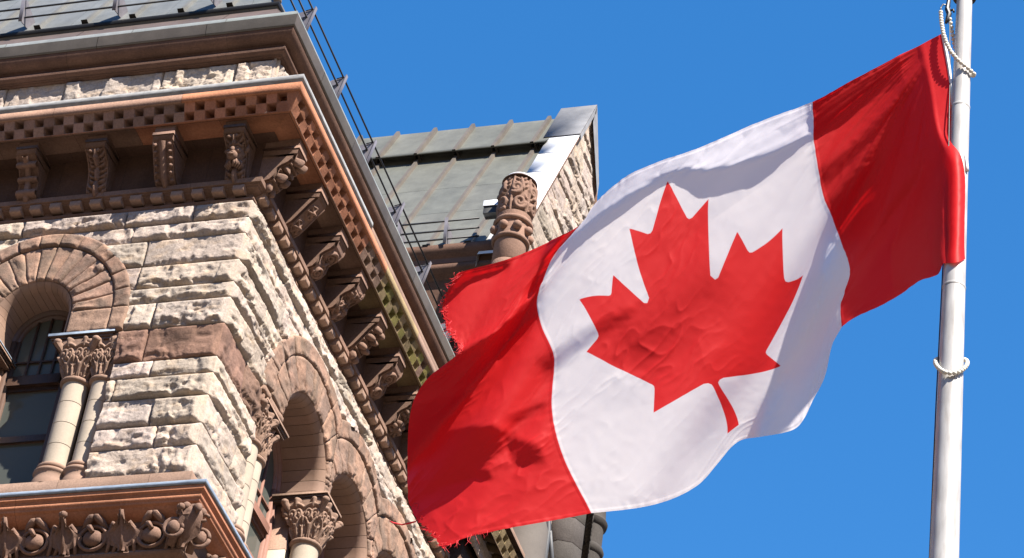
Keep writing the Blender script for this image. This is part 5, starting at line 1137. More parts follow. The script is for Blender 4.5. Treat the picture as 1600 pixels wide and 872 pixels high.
-1184 -201 3562 -1189 -168 3548 -1194 -133 3535 -1200 -97 3523 -1206 -60 3511 -1212 -23 3499 -1218 15 3487 -1223 50 3472 -1221 66 3438 -1219 79 3401 -1217 92 3363 -1214 108 3326 -1212 125 3289 -1210 144 3252 -1207 163 3214 -1204 183 3175 -1201 202 3134 -1197 222 3092 -1192 242 3051 -1187 263 3012 -1180 284 2976 -1172 305 2941 -1163 326 2907 -1153 346 2874 -1142 370 2843 -1133 401 2819 -1125 442 2804 -1120 495 2799 -1117 553 2803 -1113 609 2811 -1107 657 2815 -1099 694 2812 -1089 720 2802 -1077 735 2783 -1064 742 2758 -1049 741 2727 -1034 730 2688 -1020 715 2645 -1006 694 2597 -993 671 2547 -983 648 2495 -975 625 2443 -970 604 2391 -967 585 2340 -966 571 2292 -967 562 2248 -970 559 2207 -974 560 2169 -977 566 2133 -980 573 2098 -982 583 2062 -983 595 2027 -984 613 1996 -985 640 1969 -986 669 1947
-1220 -209 3540 -1225 -176 3525 -1231 -141 3510 -1237 -106 3497 -1243 -69 3483 -1249 -31 3470 -1255 8 3458 -1260 43 3441 -1259 58 3405 -1257 71 3366 -1254 84 3326 -1252 99 3287 -1249 116 3247 -1247 135 3208 -1244 154 3168 -1241 175 3126 -1238 196 3084 -1234 217 3040 -1230 239 2997 -1224 260 2955 -1217 282 2916 -1208 304 2880 -1199 326 2845 -1188 349 2810 -1177 376 2778 -1167 409 2752 -1160 453 2735 -1154 506 2728 -1150 563 2730 -1145 615 2737 -1139 660 2741 -1131 695 2740 -1121 723 2733 -1110 743 2722 -1099 758 2705 -1087 764 2682 -1073 761 2650 -1059 750 2612 -1045 733 2567 -1033 710 2518 -1021 685 2464 -1011 659 2410 -1004 636 2356 -999 615 2304 -996 598 2253 -995 587 2207 -996 584 2165 -998 586 2126 -1000 592 2090 -1002 601 2053 -1003 613 2018 -1004 631 1985 -1005 656 1956 -1006 687 1929 -1006 717 1904
-1256 -215 3519 -1262 -183 3503 -1268 -149 3487 -1274 -113 3472 -1280 -77 3457 -1287 -39 3442 -1293 -1 3428 -1297 33 3409 -1297 49 3372 -1295 63 3332 -1292 76 3291 -1289 91 3249 -1287 107 3208 -1284 125 3166 -1281 145 3124 -1278 166 3081 -1275 188 3037 -1271 211 2992 -1267 233 2946 -1261 256 2902 -1253 279 2861 -1244 302 2824 -1234 325 2787 -1223 350 2752 -1212 378 2718 -1202 413 2690 -1193 457 2671 -1187 510 2661 -1182 565 2661 -1177 614 2666 -1170 657 2671 -1162 692 2671 -1153 720 2666 -1142 742 2657 -1131 758 2643 -1120 771 2625 -1109 779 2604 -1097 777 2573 -1084 765 2534 -1071 746 2487 -1058 721 2434 -1047 694 2378 -1037 667 2322 -1030 643 2266 -1024 624 2214 -1022 612 2166 -1021 609 2124 -1021 611 2085 -1022 618 2048 -1023 629 2012 -1024 645 1978 -1026 667 1948 -1027 696 1921 -1028 727 1894 -1028 755 1869
-1294 -222 3498 -1299 -189 3481 -1306 -155 3464 -1312 -119 3448 -1318 -83 3432 -1325 -46 3416 -1331 -8 3400 -1335 25 3378 -1334 40 3340 -1332 54 3298 -1330 68 3256 -1327 82 3214 -1324 98 3170 -1321 116 3127 -1317 135 3083 -1314 156 3039 -1311 178 2994 -1307 202 2948 -1302 225 2901 -1296 250 2855 -1288 273 2813 -1278 296 2774 -1268 321 2736 -1257 347 2699 -1245 376 2665 -1235 410 2635 -1226 453 2613 -1219 504 2601 -1214 556 2598 -1208 605 2601 -1201 647 2605 -1193 683 2606 -1184 713 2602 -1174 737 2595 -1163 756 2583 -1152 771 2567 -1141 782 2548 -1131 789 2525 -1120 789 2495 -1108 775 2453 -1094 752 2401 -1082 724 2345 -1070 696 2287 -1061 670 2230 -1053 650 2176 -1048 638 2128 -1046 635 2085 -1045 638 2046 -1045 646 2009 -1045 659 1975 -1046 678 1944 -1048 702 1916 -1050 730 1890 -1051 759 1864 -1052 786 1841
-1331 -227 3477 -1337 -194 3459 -1344 -160 3442 -1350 -124 3425 -1357 -88 3408 -1363 -51 3391 -1370 -13 3373 -1373 17 3349 -1372 32 3308 -1370 45 3266 -1367 59 3223 -1364 73 3180 -1361 89 3136 -1357 105 3091 -1353 124 3046 -1350 145 3001 -1346 167 2955 -1341 191 2909 -1336 215 2862 -1330 239 2816 -1321 264 2773 -1312 289 2732 -1301 314 2692 -1290 341 2654 -1279 370 2617 -1268 403 2586 -1258 443 2562 -1251 490 2547 -1244 539 2541 -1238 587 2541 -1231 631 2543 -1223 670 2544 -1215 703 2542 -1205 730 2536 -1195 752 2526 -1184 769 2511 -1173 782 2493 -1163 791 2472 -1153 796 2445 -1142 792 2411 -1129 776 2365 -1115 750 2309 -1102 721 2251 -1091 696 2194 -1082 676 2140 -1076 665 2092 -1072 662 2049 -1070 665 2010 -1069 674 1974 -1068 689 1942 -1069 710 1913 -1071 734 1887 -1073 761 1862 -1075 787 1838 -1076 812 1815
-1369 -231 3457 -1376 -199 3438 -1382 -164 3420 -1389 -129 3402 -1396 -92 3384 -1402 -55 3367 -1409 -18 3348 -1412 10 3320 -1410 23 3278 -1408 36 3235 -1405 49 3191 -1401 64 3147 -1398 79 3103 -1393 95 3058 -1389 113 3013 -1384 133 2968 -1380 154 2922 -1375 178 2875 -1369 202 2829 -1362 227 2783 -1354 253 2739 -1345 278 2696 -1334 305 2655 -1323 332 2614 -1312 360 2577 -1301 392 2543 -1290 429 2516 -1282 472 2498 -1274 517 2488 -1267 564 2485 -1260 610 2485 -1253 651 2486 -1245 688 2485 -1236 718 2480 -1226 744 2471 -1216 764 2458 -1205 780 2441 -1195 792 2421 -1184 799 2395 -1173 800 2364 -1161 790 2323 -1148 771 2273 -1134 745 2217 -1122 721 2161 -1112 703 2108 -1104 692 2060 -1099 689 2017 -1095 693 1978 -1093 703 1943 -1092 719 1912 -1093 740 1884 -1094 764 1859 -1096 789 1836 -1099 813 1813 -1101 837 1791
-1408 -235 3436 -1414 -203 3417 -1421 -168 3399 -1428 -132 3380 -1435 -96 3362 -1442 -59 3343 -1448 -22 3324 -1450 2 3292 -1448 15 3249 -1446 27 3205 -1442 40 3161 -1439 54 3117 -1434 69 3073 -1429 84 3028 -1424 101 2983 -1419 120 2938 -1413 141 2892 -1407 164 2846 -1401 188 2800 -1394 214 2755 -1386 240 2709 -1377 266 2665 -1367 293 2622 -1356 320 2581 -1345 349 2541 -1333 379 2506 -1322 413 2476 -1313 452 2454 -1304 494 2440 -1297 539 2432 -1289 584 2430 -1282 628 2430 -1275 668 2429 -1266 702 2426 -1257 732 2418 -1247 756 2407 -1237 775 2391 -1226 790 2372 -1216 800 2348 -1205 805 2319 -1193 801 2282 -1180 787 2236 -1166 767 2184 -1153 747 2131 -1142 731 2079 -1133 720 2031 -1126 717 1988 -1122 721 1950 -1119 732 1915 -1117 748 1885 -1117 769 1858 -1118 793 1833 -1119 817 1810 -1122 840 1787 -1125 863 1766
-1446 -238 3417 -1453 -206 3397 -1460 -171 3378 -1467 -136 3359 -1474 -99 3339 -1481 -62 3320 -1487 -24 3301 -1488 -4 3265 -1486 7 3221 -1483 19 3176 -1480 32 3132 -1476 45 3088 -1471 58 3044 -1465 73 3000 -1460 89 2956 -1453 107 2911 -1447 127 2866 -1440 149 2821 -1433 173 2775 -1426 199 2729 -1418 225 2684 -1409 252 2638 -1400 280 2594 -1389 307 2551 -1377 335 2510 -1366 365 2473 -1355 396 2440 -1344 431 2415 -1335 470 2396 -1326 512 2384 -1318 556 2379 -1311 600 2377 -1304 643 2375 -1296 682 2373 -1287 716 2367 -1278 744 2357 -1268 767 2343 -1258 786 2326 -1247 800 2304 -1236 808 2276 -1224 809 2243 -1211 801 2200 -1198 787 2153 -1185 772 2103 -1173 758 2054 -1163 749 2007 -1155 746 1964 -1149 750 1925 -1145 760 1890 -1143 777 1860 -1142 797 1832 -1142 820 1807 -1143 844 1783 -1144 868 1761 -1147 891 1739
-1484 -241 3397 -1491 -208 3377 -1498 -173 3357 -1506 -138 3337 -1513 -102 3317 -1520 -65 3298 -1526 -28 3277 -1527 -11 3238 -1524 0 3194 -1521 11 3149 -1518 23 3105 -1513 36 3061 -1508 49 3017 -1501 63 2974 -1495 78 2930 -1488 94 2887 -1480 113 2843 -1473 134 2798 -1466 157 2752 -1458 183 2706 -1450 210 2660 -1442 237 2614 -1432 265 2569 -1422 293 2525 -1411 321 2483 -1399 349 2444 -1387 379 2409 -1376 411 2380 -1366 446 2357 -1356 485 2341 -1348 527 2331 -1340 571 2326 -1333 615 2323 -1325 657 2321 -1317 695 2317 -1308 728 2309 -1299 756 2297 -1289 778 2281 -1278 796 2260 -1267 808 2235 -1256 814 2205 -1243 813 2167 -1230 803 2123 -1217 793 2077 -1205 783 2030 -1195 777 1986 -1186 775 1943 -1179 778 1904 -1173 788 1869 -1170 804 1837 -1167 824 1808 -1166 847 1782 -1166 871 1758 -1167 895 1734 -1170 919 1712
-1522 -243 3377 -1529 -210 3357 -1537 -175 3337 -1544 -140 3317 -1552 -104 3296 -1559 -67 3276 -1565 -31 3255 -1565 -16 3213 -1563 -6 3167 -1560 5 3122 -1555 16 3078 -1550 27 3034 -1544 39 2991 -1538 52 2949 -1530 67 2906 -1522 82 2864 -1514 99 2821 -1506 119 2777 -1498 142 2731 -1490 167 2685 -1483 193 2637 -1474 221 2591 -1465 249 2545 -1455 277 2500 -1444 305 2458 -1432 333 2417 -1420 362 2381 -1409 392 2349 -1397 424 2322 -1387 460 2301 -1378 499 2287 -1369 541 2278 -1361 585 2274 -1354 629 2270 -1346 670 2267 -1338 707 2261 -1329 740 2251 -1319 767 2237 -1309 789 2218 -1298 806 2196 -1287 816 2168 -1275 820 2134 -1262 815 2093 -1249 810 2051 -1238 806 2010 -1228 803 1968 -1218 803 1927 -1210 807 1887 -1204 815 1850 -1198 829 1817 -1195 849 1787 -1193 871 1759 -1191 896 1734 -1192 921 1709 -1194 945 1686
-1559 -245 3356 -1567 -211 3336 -1575 -176 3317 -1583 -141 3296 -1590 -105 3276 -1598 -69 3254 -1604 -34 3231 -1603 -22 3188 -1601 -11 3142 -1598 -1 3097 -1593 9 3052 -1588 20 3009 -1582 31 2966 -1574 43 2924 -1566 56 2883 -1557 71 2841 -1548 87 2800 -1539 105 2757 -1531 127 2711 -1523 151 2663 -1515 177 2615 -1507 205 2567 -1498 233 2521 -1488 261 2476 -1478 289 2433 -1466 317 2393 -1454 345 2354 -1442 374 2320 -1430 404 2291 -1419 437 2266 -1408 472 2248 -1399 512 2235 -1390 554 2226 -1383 598 2221 -1375 641 2218 -1367 682 2213 -1359 719 2205 -1350 751 2193 -1340 777 2177 -1329 799 2157 -1318 815 2133 -1307 824 2103 -1294 825 2066 -1282 823 2027 -1271 825 1990 -1261 827 1952 -1252 830 1914 -1243 834 1874 -1236 842 1837 -1230 855 1802 -1225 872 1769 -1222 894 1740 -1219 918 1712 -1219 944 1686 -1221 969 1663
-1596 -246 3336 -1604 -213 3316 -1612 -178 3296 -1620 -142 3276 -1628 -105 3256 -1636 -69 3235 -1642 -38 3208 -1641 -27 3163 -1639 -17 3117 -1636 -7 3072 -1632 3 3027 -1626 13 2984 -1619 24 2941 -1611 35 2900 -1602 47 2859 -1593 61 2818 -1583 76 2777 -1574 93 2735 -1565 113 2689 -1557 136 2640 -1549 161 2592 -1541 188 2544 -1532 216 2497 -1522 244 2452 -1511 273 2409 -1500 301 2368 -1488 328 2330 -1475 356 2294 -1463 385 2262 -1451 415 2235 -1439 448 2212 -1429 484 2195 -1420 523 2183 -1411 566 2175 -1404 610 2170 -1396 653 2165 -1388 694 2159 -1380 730 2149 -1370 761 2136 -1360 787 2119 -1350 808 2097 -1339 823 2071 -1327 831 2040 -1315 831 2003 -1304 837 1969 -1296 846 1937 -1287 855 1903 -1279 861 1865 -1271 868 1828 -1264 879 1791 -1259 895 1757 -1254 914 1725 -1252 938 1695 -1250 963 1668 -1251 988 1643
-1632 -248 3316 -1640 -215 3296 -1649 -180 3276 -1657 -144 3256 -1666 -107 3236 -1674 -70 3215 -1678 -45 3183 -1678 -33 3138 -1677 -22 3093 -1674 -12 3047 -1669 -2 3003 -1664 7 2959 -1656 17 2917 -1648 28 2876 -1639 40 2835 -1629 52 2795 -1619 67 2753 -1609 83 2710 -1600 101 2664 -1592 122 2615 -1583 146 2567 -1575 172 2519 -1566 199 2472 -1556 227 2428 -1545 255 2385 -1534 284 2344 -1522 311 2306 -1509 339 2269 -1497 366 2236 -1484 395 2206 -1472 425 2180 -1460 458 2159 -1450 494 2143 -1441 534 2131 -1432 577 2123 -1425 621 2118 -1417 664 2113 -1409 704 2106 -1400 740 2095 -1391 770 2080 -1381 795 2062 -1370 816 2040 -1360 830 2014 -1349 838 1982 -1338 845 1949 -1330 858 1921 -1323 873 1891 -1315 884 1858 -1308 893 1822 -1301 904 1786 -1296 917 1750 -1292 934 1716 -1289 954 1684 -1288 977 1655 -1290 1001 1629
-1668 -249 3297 -1677 -216 3276 -1685 -182 3256 -1694 -147 3236 -1702 -110 3216 -1711 -72 3195 -1714 -53 3158 -1714 -40 3113 -1713 -29 3068 -1711 -18 3023 -1707 -8 2978 -1701 2 2935 -1693 12 2893 -1685 22 2852 -1675 33 2811 -1665 45 2770 -1655 59 2728 -1646 74 2684 -1636 91 2637 -1627 110 2589 -1618 132 2540 -1609 156 2493 -1600 182 2447 -1590 210 2403 -1580 238 2361 -1568 267 2321 -1556 294 2282 -1544 322 2245 -1531 349 2211 -1517 376 2179 -1505 404 2151 -1492 435 2126 -1481 468 2106 -1471 504 2091 -1461 544 2080 -1453 587 2072 -1446 631 2067 -1438 674 2061 -1430 713 2053 -1421 748 2041 -1412 777 2026 -1402 802 2007 -1392 822 1986 -1383 838 1960 -1372 848 1930 -1364 864 1903 -1358 883 1879 -1353 901 1851 -1347 915 1819 -1341 927 1785 -1337 940 1749 -1334 955 1714 -1332 972 1681 -1332 991 1650 -1334 1011 1622
-1704 -251 3278 -1712 -218 3258 -1721 -184 3238 -1729 -149 3217 -1738 -113 3196 -1746 -77 3174 -1748 -62 3133 -1749 -49 3089 -1748 -37 3044 -1747 -25 2999 -1743 -14 2955 -1737 -4 2912 -1730 6 2871 -1721 17 2829 -1712 27 2788 -1702 39 2746 -1692 51 2702 -1682 65 2657 -1672 81 2610 -1662 98 2562 -1653 118 2514 -1644 141 2466 -1634 166 2421 -1625 194 2379 -1614 222 2337 -1603 251 2297 -1591 279 2259 -1578 306 2222 -1565 332 2187 -1551 358 2154 -1538 385 2124 -1525 413 2097 -1513 444 2074 -1502 477 2055 -1491 513 2040 -1482 553 2029 -1474 595 2022 -1467 640 2016 -1459 682 2011 -1451 721 2002 -1443 754 1989 -1433 782 1973 -1424 807 1955 -1415 828 1934 -1407 846 1910 -1399 864 1885 -1393 886 1863 -1389 909 1841 -1385 928 1814 -1382 945 1784 -1380 960 1752 -1379 976 1719 -1379 991 1685 -1380 1008 1653 -1383 1025 1623
-1739 -253 3260 -1747 -220 3239 -1756 -186 3220 -1765 -151 3199 -1773 -116 3178 -1780 -84 3153 -1782 -70 3110 -1782 -58 3065 -1782 -45 3021 -1781 -33 2976 -1778 -21 2932 -1772 -10 2890 -1765 1 2849 -1756 12 2807 -1747 22 2765 -1737 33 2722 -1728 45 2678 -1718 58 2632 -1708 72 2585 -1698 88 2536 -1688 106 2488 -1679 128 2441 -1669 152 2397 -1659 179 2354 -1649 208 2314 -1637 236 2275 -1625 264 2237 -1612 291 2200 -1599 316 2164 -1585 341 2130 -1572 367 2098 -1559 394 2070 -1546 422 2045 -1534 452 2023 -1522 485 2004 -1512 521 1990 -1503 560 1979 -1495 602 1972 -1488 646 1967 -1481 688 1961 -1473 726 1951 -1464 758 1938 -1455 785 1922 -1447 810 1904 -1439 833 1884 -1432 855 1864 -1427 879 1844 -1424 906 1825 -1423 932 1805 -1422 954 1781 -1422 974 1753 -1424 993 1724 -1427 1011 1694 -1431 1028 1663 -1435 1045 1632
-1774 -255 3242 -1782 -223 3221 -1790 -189 3201 -1799 -154 3182 -1808 -118 3162 -1812 -94 3129 -1814 -80 3087 -1814 -67 3043 -1814 -54 2999 -1813 -41 2955 -1810 -29 2912 -1805 -16 2870 -1798 -5 2828 -1791 6 2786 -1782 17 2744 -1773 28 2700 -1763 40 2654 -1753 52 2608 -1743 65 2560 -1733 79 2511 -1723 96 2463 -1714 117 2417 -1704 140 2373 -1694 167 2331 -1683 195 2292 -1672 223 2253 -1660 250 2216 -1647 277 2179 -1633 302 2142 -1620 325 2107 -1606 350 2075 -1592 375 2045 -1579 401 2017 -1566 429 1993 -1555 459 1972 -1543 491 1954 -1533 527 1940 -1525 566 1930 -1517 608 1922 -1510 652 1918 -1503 693 1912 -1495 729 1902 -1486 760 1888 -1478 787 1873 -1470 812 1855 -1463 837 1836 -1458 862 1819 -1457 893 1804 -1457 923 1788 -1459 951 1770 -1463 977 1749 -1467 999 1724 -1474 1022 1698 -1481 1044 1671 -1487 1065 1644
-1808 -259 3223 -1816 -226 3204 -1824 -192 3185 -1832 -159 3164 -1841 -123 3144 -1843 -107 3105 -1844 -92 3064 -1845 -78 3022 -1845 -64 2978 -1844 -51 2935 -1841 -37 2892 -1837 -24 2850 -1831 -11 2808 -1824 1 2766 -1816 12 2723 -1807 24 2678 -1797 35 2632 -1788 46 2585 -1778 59 2536 -1768 73 2488 -1758 89 2440 -1748 108 2394 -1738 130 2350 -1728 156 2309 -1717 183 2270 -1706 211 2232 -1694 238 2195 -1681 263 2158 -1668 288 2121 -1654 311 2086 -1640 334 2052 -1626 357 2021 -1613 382 1992 -1600 408 1966 -1587 436 1943 -1576 465 1922 -1565 497 1904 -1555 531 1890 -1546 570 1881 -1539 612 1874 -1532 656 1870 -1525 696 1863 -1517 731 1853 -1508 761 1839 -1501 788 1824 -1494 813 1806 -1488 838 1789 -1486 865 1772 -1487 898 1760 -1491 931 1747 -1497 961 1731 -1504 988 1711 -1514 1014 1690 -1525 1042 1667 -1535 1070 1645
-1842 -265 3204 -1850 -231 3186 -1858 -196 3168 -1866 -162 3149 -1872 -133 3124 -1873 -119 3083 -1874 -105 3042 -1875 -90 3000 -1875 -75 2958 -1874 -60 2916 -1871 -46 2873 -1868 -32 2831 -1862 -19 2789 -1856 -6 2746 -1849 7 2703 -1841 19 2658 -1831 30 2611 -1822 41 2563 -1812 53 2515 -1802 67 2466 -1792 82 2419 -1782 101 2373 -1772 122 2329 -1762 147 2288 -1751 173 2249 -1740 201 2212 -1728 226 2174 -1715 251 2137 -1702 275 2101 -1688 297 2065 -1674 319 2031 -1660 341 1998 -1647 364 1968 -1633 389 1941 -1621 414 1916 -1609 442 1893 -1597 470 1873 -1586 501 1856 -1577 536 1842 -1568 575 1833 -1561 618 1829 -1554 660 1823 -1547 698 1816 -1539 732 1805 -1531 761 1791 -1523 788 1775 -1517 812 1758 -1514 836 1740 -1513 862 1724 -1517 891 1710 -1524 923 1697 -1534 954 1681 -1545 982 1663 -1557 1010 1641 -1568 1040 1619
-1875 -274 3183 -1883 -239 3167 -1891 -203 3150 -1899 -168 3133 -1902 -147 3101 -1904 -131 3062 -1904 -117 3021 -1905 -102 2979 -1904 -86 2938 -1903 -71 2896 -1901 -56 2854 -1898 -41 2812 -1893 -27 2769 -1888 -13 2726 -1881 1 2683 -1873 13 2638 -1865 25 2591 -1855 37 2543 -1846 48 2494 -1836 62 2445 -1826 77 2398 -1815 94 2352 -1805 115 2308 -1795 138 2267 -1785 164 2229 -1774 191 2192 -1762 216 2154 -1749 240 2118 -1736 263 2081 -1723 285 2046 -1709 305 2010 -1694 326 1977 -1681 347 1945 -1667 370 1916 -1655 394 1890 -1642 420 1866 -1630 446 1844 -1619 474 1824 -1608 505 1808 -1599 540 1796 -1591 580 1788 -1584 623 1783 -1576 664 1777 -1568 700 1768 -1561 733 1757 -1553 761 1743 -1547 786 1727 -1542 810 1709 -1540 832 1691 -1541 855 1673 -1547 879 1655 -1555 903 1637 -1566 927 1616 -1577 951 1593 -1588 979 1570
-1907 -285 3160 -1915 -249 3145 -1923 -213 3131 -1931 -178 3113 -1932 -161 3078 -1933 -145 3040 -1934 -130 3000 -1934 -114 2959 -1933 -98 2917 -1932 -82 2876 -1930 -66 2834 -1927 -51 2792 -1923 -35 2749 -1918 -20 2707 -1912 -6 2663 -1905 8 2618 -1897 20 2571 -1888 32 2523 -1879 44 2474 -1869 57 2425 -1859 72 2378 -1849 89 2332 -1838 108 2288 -1828 130 2247 -1818 155 2208 -1807 181 2172 -1796 206 2135 -1783 229 2098 -1770 252 2062 -1757 273 2027 -1743 293 1991 -1729 312 1957 -1715 332 1924 -1701 353 1894 -1688 375 1866 -1676 399 1841 -1664 424 1817 -1652 450 1796 -1641 478 1776 -1631 510 1761 -1621 546 1749 -1613 587 1743 -1606 629 1737 -1598 668 1730 -1590 703 1721 -1583 734 1709 -1576 761 1694 -1570 785 1677 -1567 807 1659 -1567 826 1639 -1571 845 1619 -1578 863 1596 -1587 880 1573 -1597 900 1548 -1608 924 1522
-1939 -299 3136 -1947 -263 3122 -1955 -225 3109 -1962 -190 3092 -1963 -173 3057 -1963 -159 3018 -1963 -143 2979 -1963 -127 2938 -1962 -110 2897 -1961 -94 2855 -1959 -78 2813 -1957 -61 2772 -1953 -45 2729 -1949 -29 2686 -1943 -14 2642 -1937 1 2598 -1929 15 2551 -1921 28 2503 -1912 40 2455 -1902 53 2406 -1892 67 2358 -1882 83 2312 -1871 102 2268 -1861 123 2227 -1851 147 2188 -1840 172 2152 -1829 197 2116 -1817 219 2080 -1804 241 2044 -1791 262 2008 -1777 281 1973 -1763 300 1938 -1749 318 1904 -1736 337 1872 -1722 358 1843 -1710 380 1816 -1698 404 1791 -1686 428 1768 -1675 454 1747 -1664 483 1729 -1653 515 1714 -1644 553 1705 -1636 595 1698 -1628 636 1692 -1620 673 1683 -1612 707 1673 -1605 736 1659 -1599 762 1644 -1595 784 1626 -1594 804 1606 -1596 821 1584 -1602 835 1560 -1611 849 1534 -1620 863 1506 -1630 882 1477
-1971 -315 3110 -1979 -277 3098 -1987 -239 3086 -1993 -203 3071 -1993 -186 3036 -1993 -171 2998 -1992 -156 2958 -1992 -139 2917 -1991 -123 2876 -1990 -106 2834 -1988 -89 2793 -1986 -72 2751 -1982 -55 2708 -1978 -38 2666 -1973 -22 2622 -1968 -7 2577 -1961 8 2531 -1953 22 2484 -1944 35 2436 -1934 48 2387 -1925 62 2340 -1914 78 2293 -1904 96 2249 -1894 116 2207 -1883 139 2169 -1873 163 2132 -1862 187 2097 -1850 210 2061 -1838 231 2026 -1825 252 1990 -1812 271 1955 -1798 289 1920 -1784 306 1885 -1770 323 1852 -1757 342 1821 -1744 362 1793 -1732 384 1766 -1720 408 1742 -1708 433 1720 -1697 459 1699 -1686 490 1682 -1676 524 1669 -1667 564 1660 -1658 605 1653 -1650 644 1645 -1642 680 1635 -1635 711 1622 -1629 740 1607 -1624 764 1590 -1622 785 1570 -1623 802 1547 -1630 816 1521 -1638 828 1492 -1648 839 1463 -1656 854 1431
-2003 -332 3082 -2011 -294 3071 -2019 -254 3061 -2025 -216 3047 -2025 -198 3015 -2024 -183 2976 -2023 -168 2936 -2022 -152 2895 -2020 -135 2854 -2019 -118 2813 -2017 -101 2771 -2014 -84 2729 -2011 -66 2687 -2008 -49 2644 -2003 -32 2601 -1998 -15 2557 -1992 1 2511 -1984 16 2465 -1976 29 2417 -1967 43 2368 -1957 57 2321 -1947 73 2275 -1936 90 2230 -1926 109 2188 -1916 131 2149 -1905 154 2113 -1895 178 2078 -1884 201 2043 -1871 222 2008 -1859 242 1973 -1846 261 1938 -1832 278 1903 -1818 295 1868 -1804 311 1834 -1791 328 1801 -1778 346 1771 -1765 366 1743 -1753 388 1717 -1742 412 1693 -1730 438 1671 -1719 467 1652 -1708 500 1636 -1698 537 1624 -1689 577 1614 -1681 616 1605 -1674 654 1595 -1666 688 1582 -1660 718 1566 -1655 744 1549 -1652 768 1529 -1654 787 1505 -1661 802 1476 -1669 815 1444 -1678 826 1411 -1687 841 1376
-2035 -349 3053 -2043 -311 3043 -2051 -270 3033 -2057 -231 3022 -2057 -209 2992 -2055 -194 2954 -2054 -179 2914 -2052 -163 2873 -2050 -147 2832 -2048 -130 2790 -2046 -113 2749 -2043 -95 2707 -2040 -77 2665 -2037 -60 2623 -2033 -42 2580 -2028 -25 2536 -2022 -8 2491 -2016 8 2445 -2008 23 2398 -1999 37 2350 -1989 52 2302 -1979 68 2257 -1969 84 2212 -1958 103 2170 -1948 123 2131 -1938 145 2094 -1927 169 2059 -1916 192 2025 -1905 213 1991 -1892 233 1956 -1880 251 1921 -1866 269 1886 -1853 285 1851 -1839 300 1816 -1825 316 1783 -1812 332 1751 -1799 351 1720 -1786 371 1692 -1775 393 1666 -1763 418 1643 -1752 445 1621 -1740 477 1604 -1730 513 1589 -1721 552 1577 -1713 592 1566 -1706 629 1553 -1699 665 1540 -1693 697 1523 -1689 725 1503 -1687 750 1481 -1689 772 1454 -1695 789 1423 -1703 804 1389 -1712 818 1353 -1720 833 1315
-2067 -366 3024 -2075 -328 3013 -2082 -287 3004 -2089 -246 2994 -2090 -221 2967 -2088 -204 2931 -2085 -190 2891 -2082 -175 2850 -2080 -159 2809 -2077 -142 2768 -2074 -125 2727 -2072 -107 2685 -2069 -89 2643 -2066 -71 2601 -2062 -53 2558 -2058 -35 2514 -2053 -17 2470 -2046 0 2425 -2039 16 2379 -2031 31 2331 -2021 46 2284 -2012 62 2238 -2001 78 2194 -1991 96 2152 -1980 116 2113 -1970 137 2076 -1960 160 2041 -1949 183 2008 -1938 205 1974 -1926 224 1940 -1913 242 1905 -1900 260 1870 -1887 276 1835 -1873 291 1800 -1859 305 1765 -1846 320 1732 -1832 337 1699 -1819 356 1669 -1807 376 1641 -1795 399 1615 -1783 426 1591 -1772 456 1571 -1762 490 1553 -1753 528 1539 -1746 568 1526 -1739 606 1512 -1733 643 1496 -1728 676 1477 -1725 706 1455 -1724 733 1429 -1726 756 1399 -1732 776 1365 -1740 794 1328 -1748 810 1289 -1754 826 1251
-2099 -382 2994 -2107 -344 2983 -2114 -304 2974 -2121 -262 2964 -2124 -230 2943 -2121 -214 2907 -2117 -200 2868 -2113 -185 2827 -2110 -169 2786 -2106 -153 2745 -2103 -136 2704 -2101 -119 2662 -2098 -101 2621 -2095 -83 2579 -2091 -65 2536 -2087 -47 2493 -2083 -28 2449 -2077 -10 2404 -2070 7 2359 -2062 23 2313 -2053 39 2266 -2044 55 2221 -2034 72 2177 -2023 90 2135 -2013 109 2095 -2002 129 2058 -1992 151 2024 -1982 173 1990 -1971 195 1958 -1959 215 1924 -1947 234 1890 -1934 251 1855 -1921 267 1820 -1907 282 1784 -1893 296 1749 -1880 310 1714 -1866 325 1680 -1853 342 1647 -1840 361 1617 -1827 382 1588 -1815 407 1562 -1804 435 1538 -1794 468 1518 -1785 504 1500 -1779 543 1485 -1773 584 1470 -1768 621 1451 -1764 656 1430 -1762 688 1406 -1762 715 1376 -1764 740 1343 -1769 762 1306 -1776 782 1266 -1784 801 1225 -1790 818 1186
-2131 -398 2963 -2139 -360 2952 -2147 -319 2944 -2153 -277 2934 -2157 -239 2919 -2154 -223 2883 -2149 -209 2844 -2144 -195 2804 -2140 -180 2763 -2136 -164 2722 -2132 -148 2681 -2129 -131 2640 -2127 -113 2598 -2124 -95 2557 -2121 -77 2514 -2117 -59 2471 -2113 -40 2428 -2108 -22 2384 -2101 -3 2339 -2094 14 2294 -2085 31 2248 -2076 48 2203 -2066 66 2160 -2055 83 2118 -2045 101 2078 -2034 121 2041 -2024 142 2007 -2014 164 1974 -2003 186 1941 -1992 207 1909 -1980 225 1875 -1968 243 1840 -1955 259 1805 -1941 274 1769 -1928 288 1733 -1914 301 1697 -1900 315 1661 -1886 330 1627 -1873 348 1594 -1860 367 1563 -1848 390 1534 -1836 416 1507 -1826 445 1483 -1818 480 1461 -1811 518 1442 -1806 559 1425 -1803 599 1406 -1800 636 1384 -1799 670 1357 -1799 698 1325 -1802 724 1288 -1806 747 1249 -1812 769 1207 -1819 790 1164 -1824 809 1123
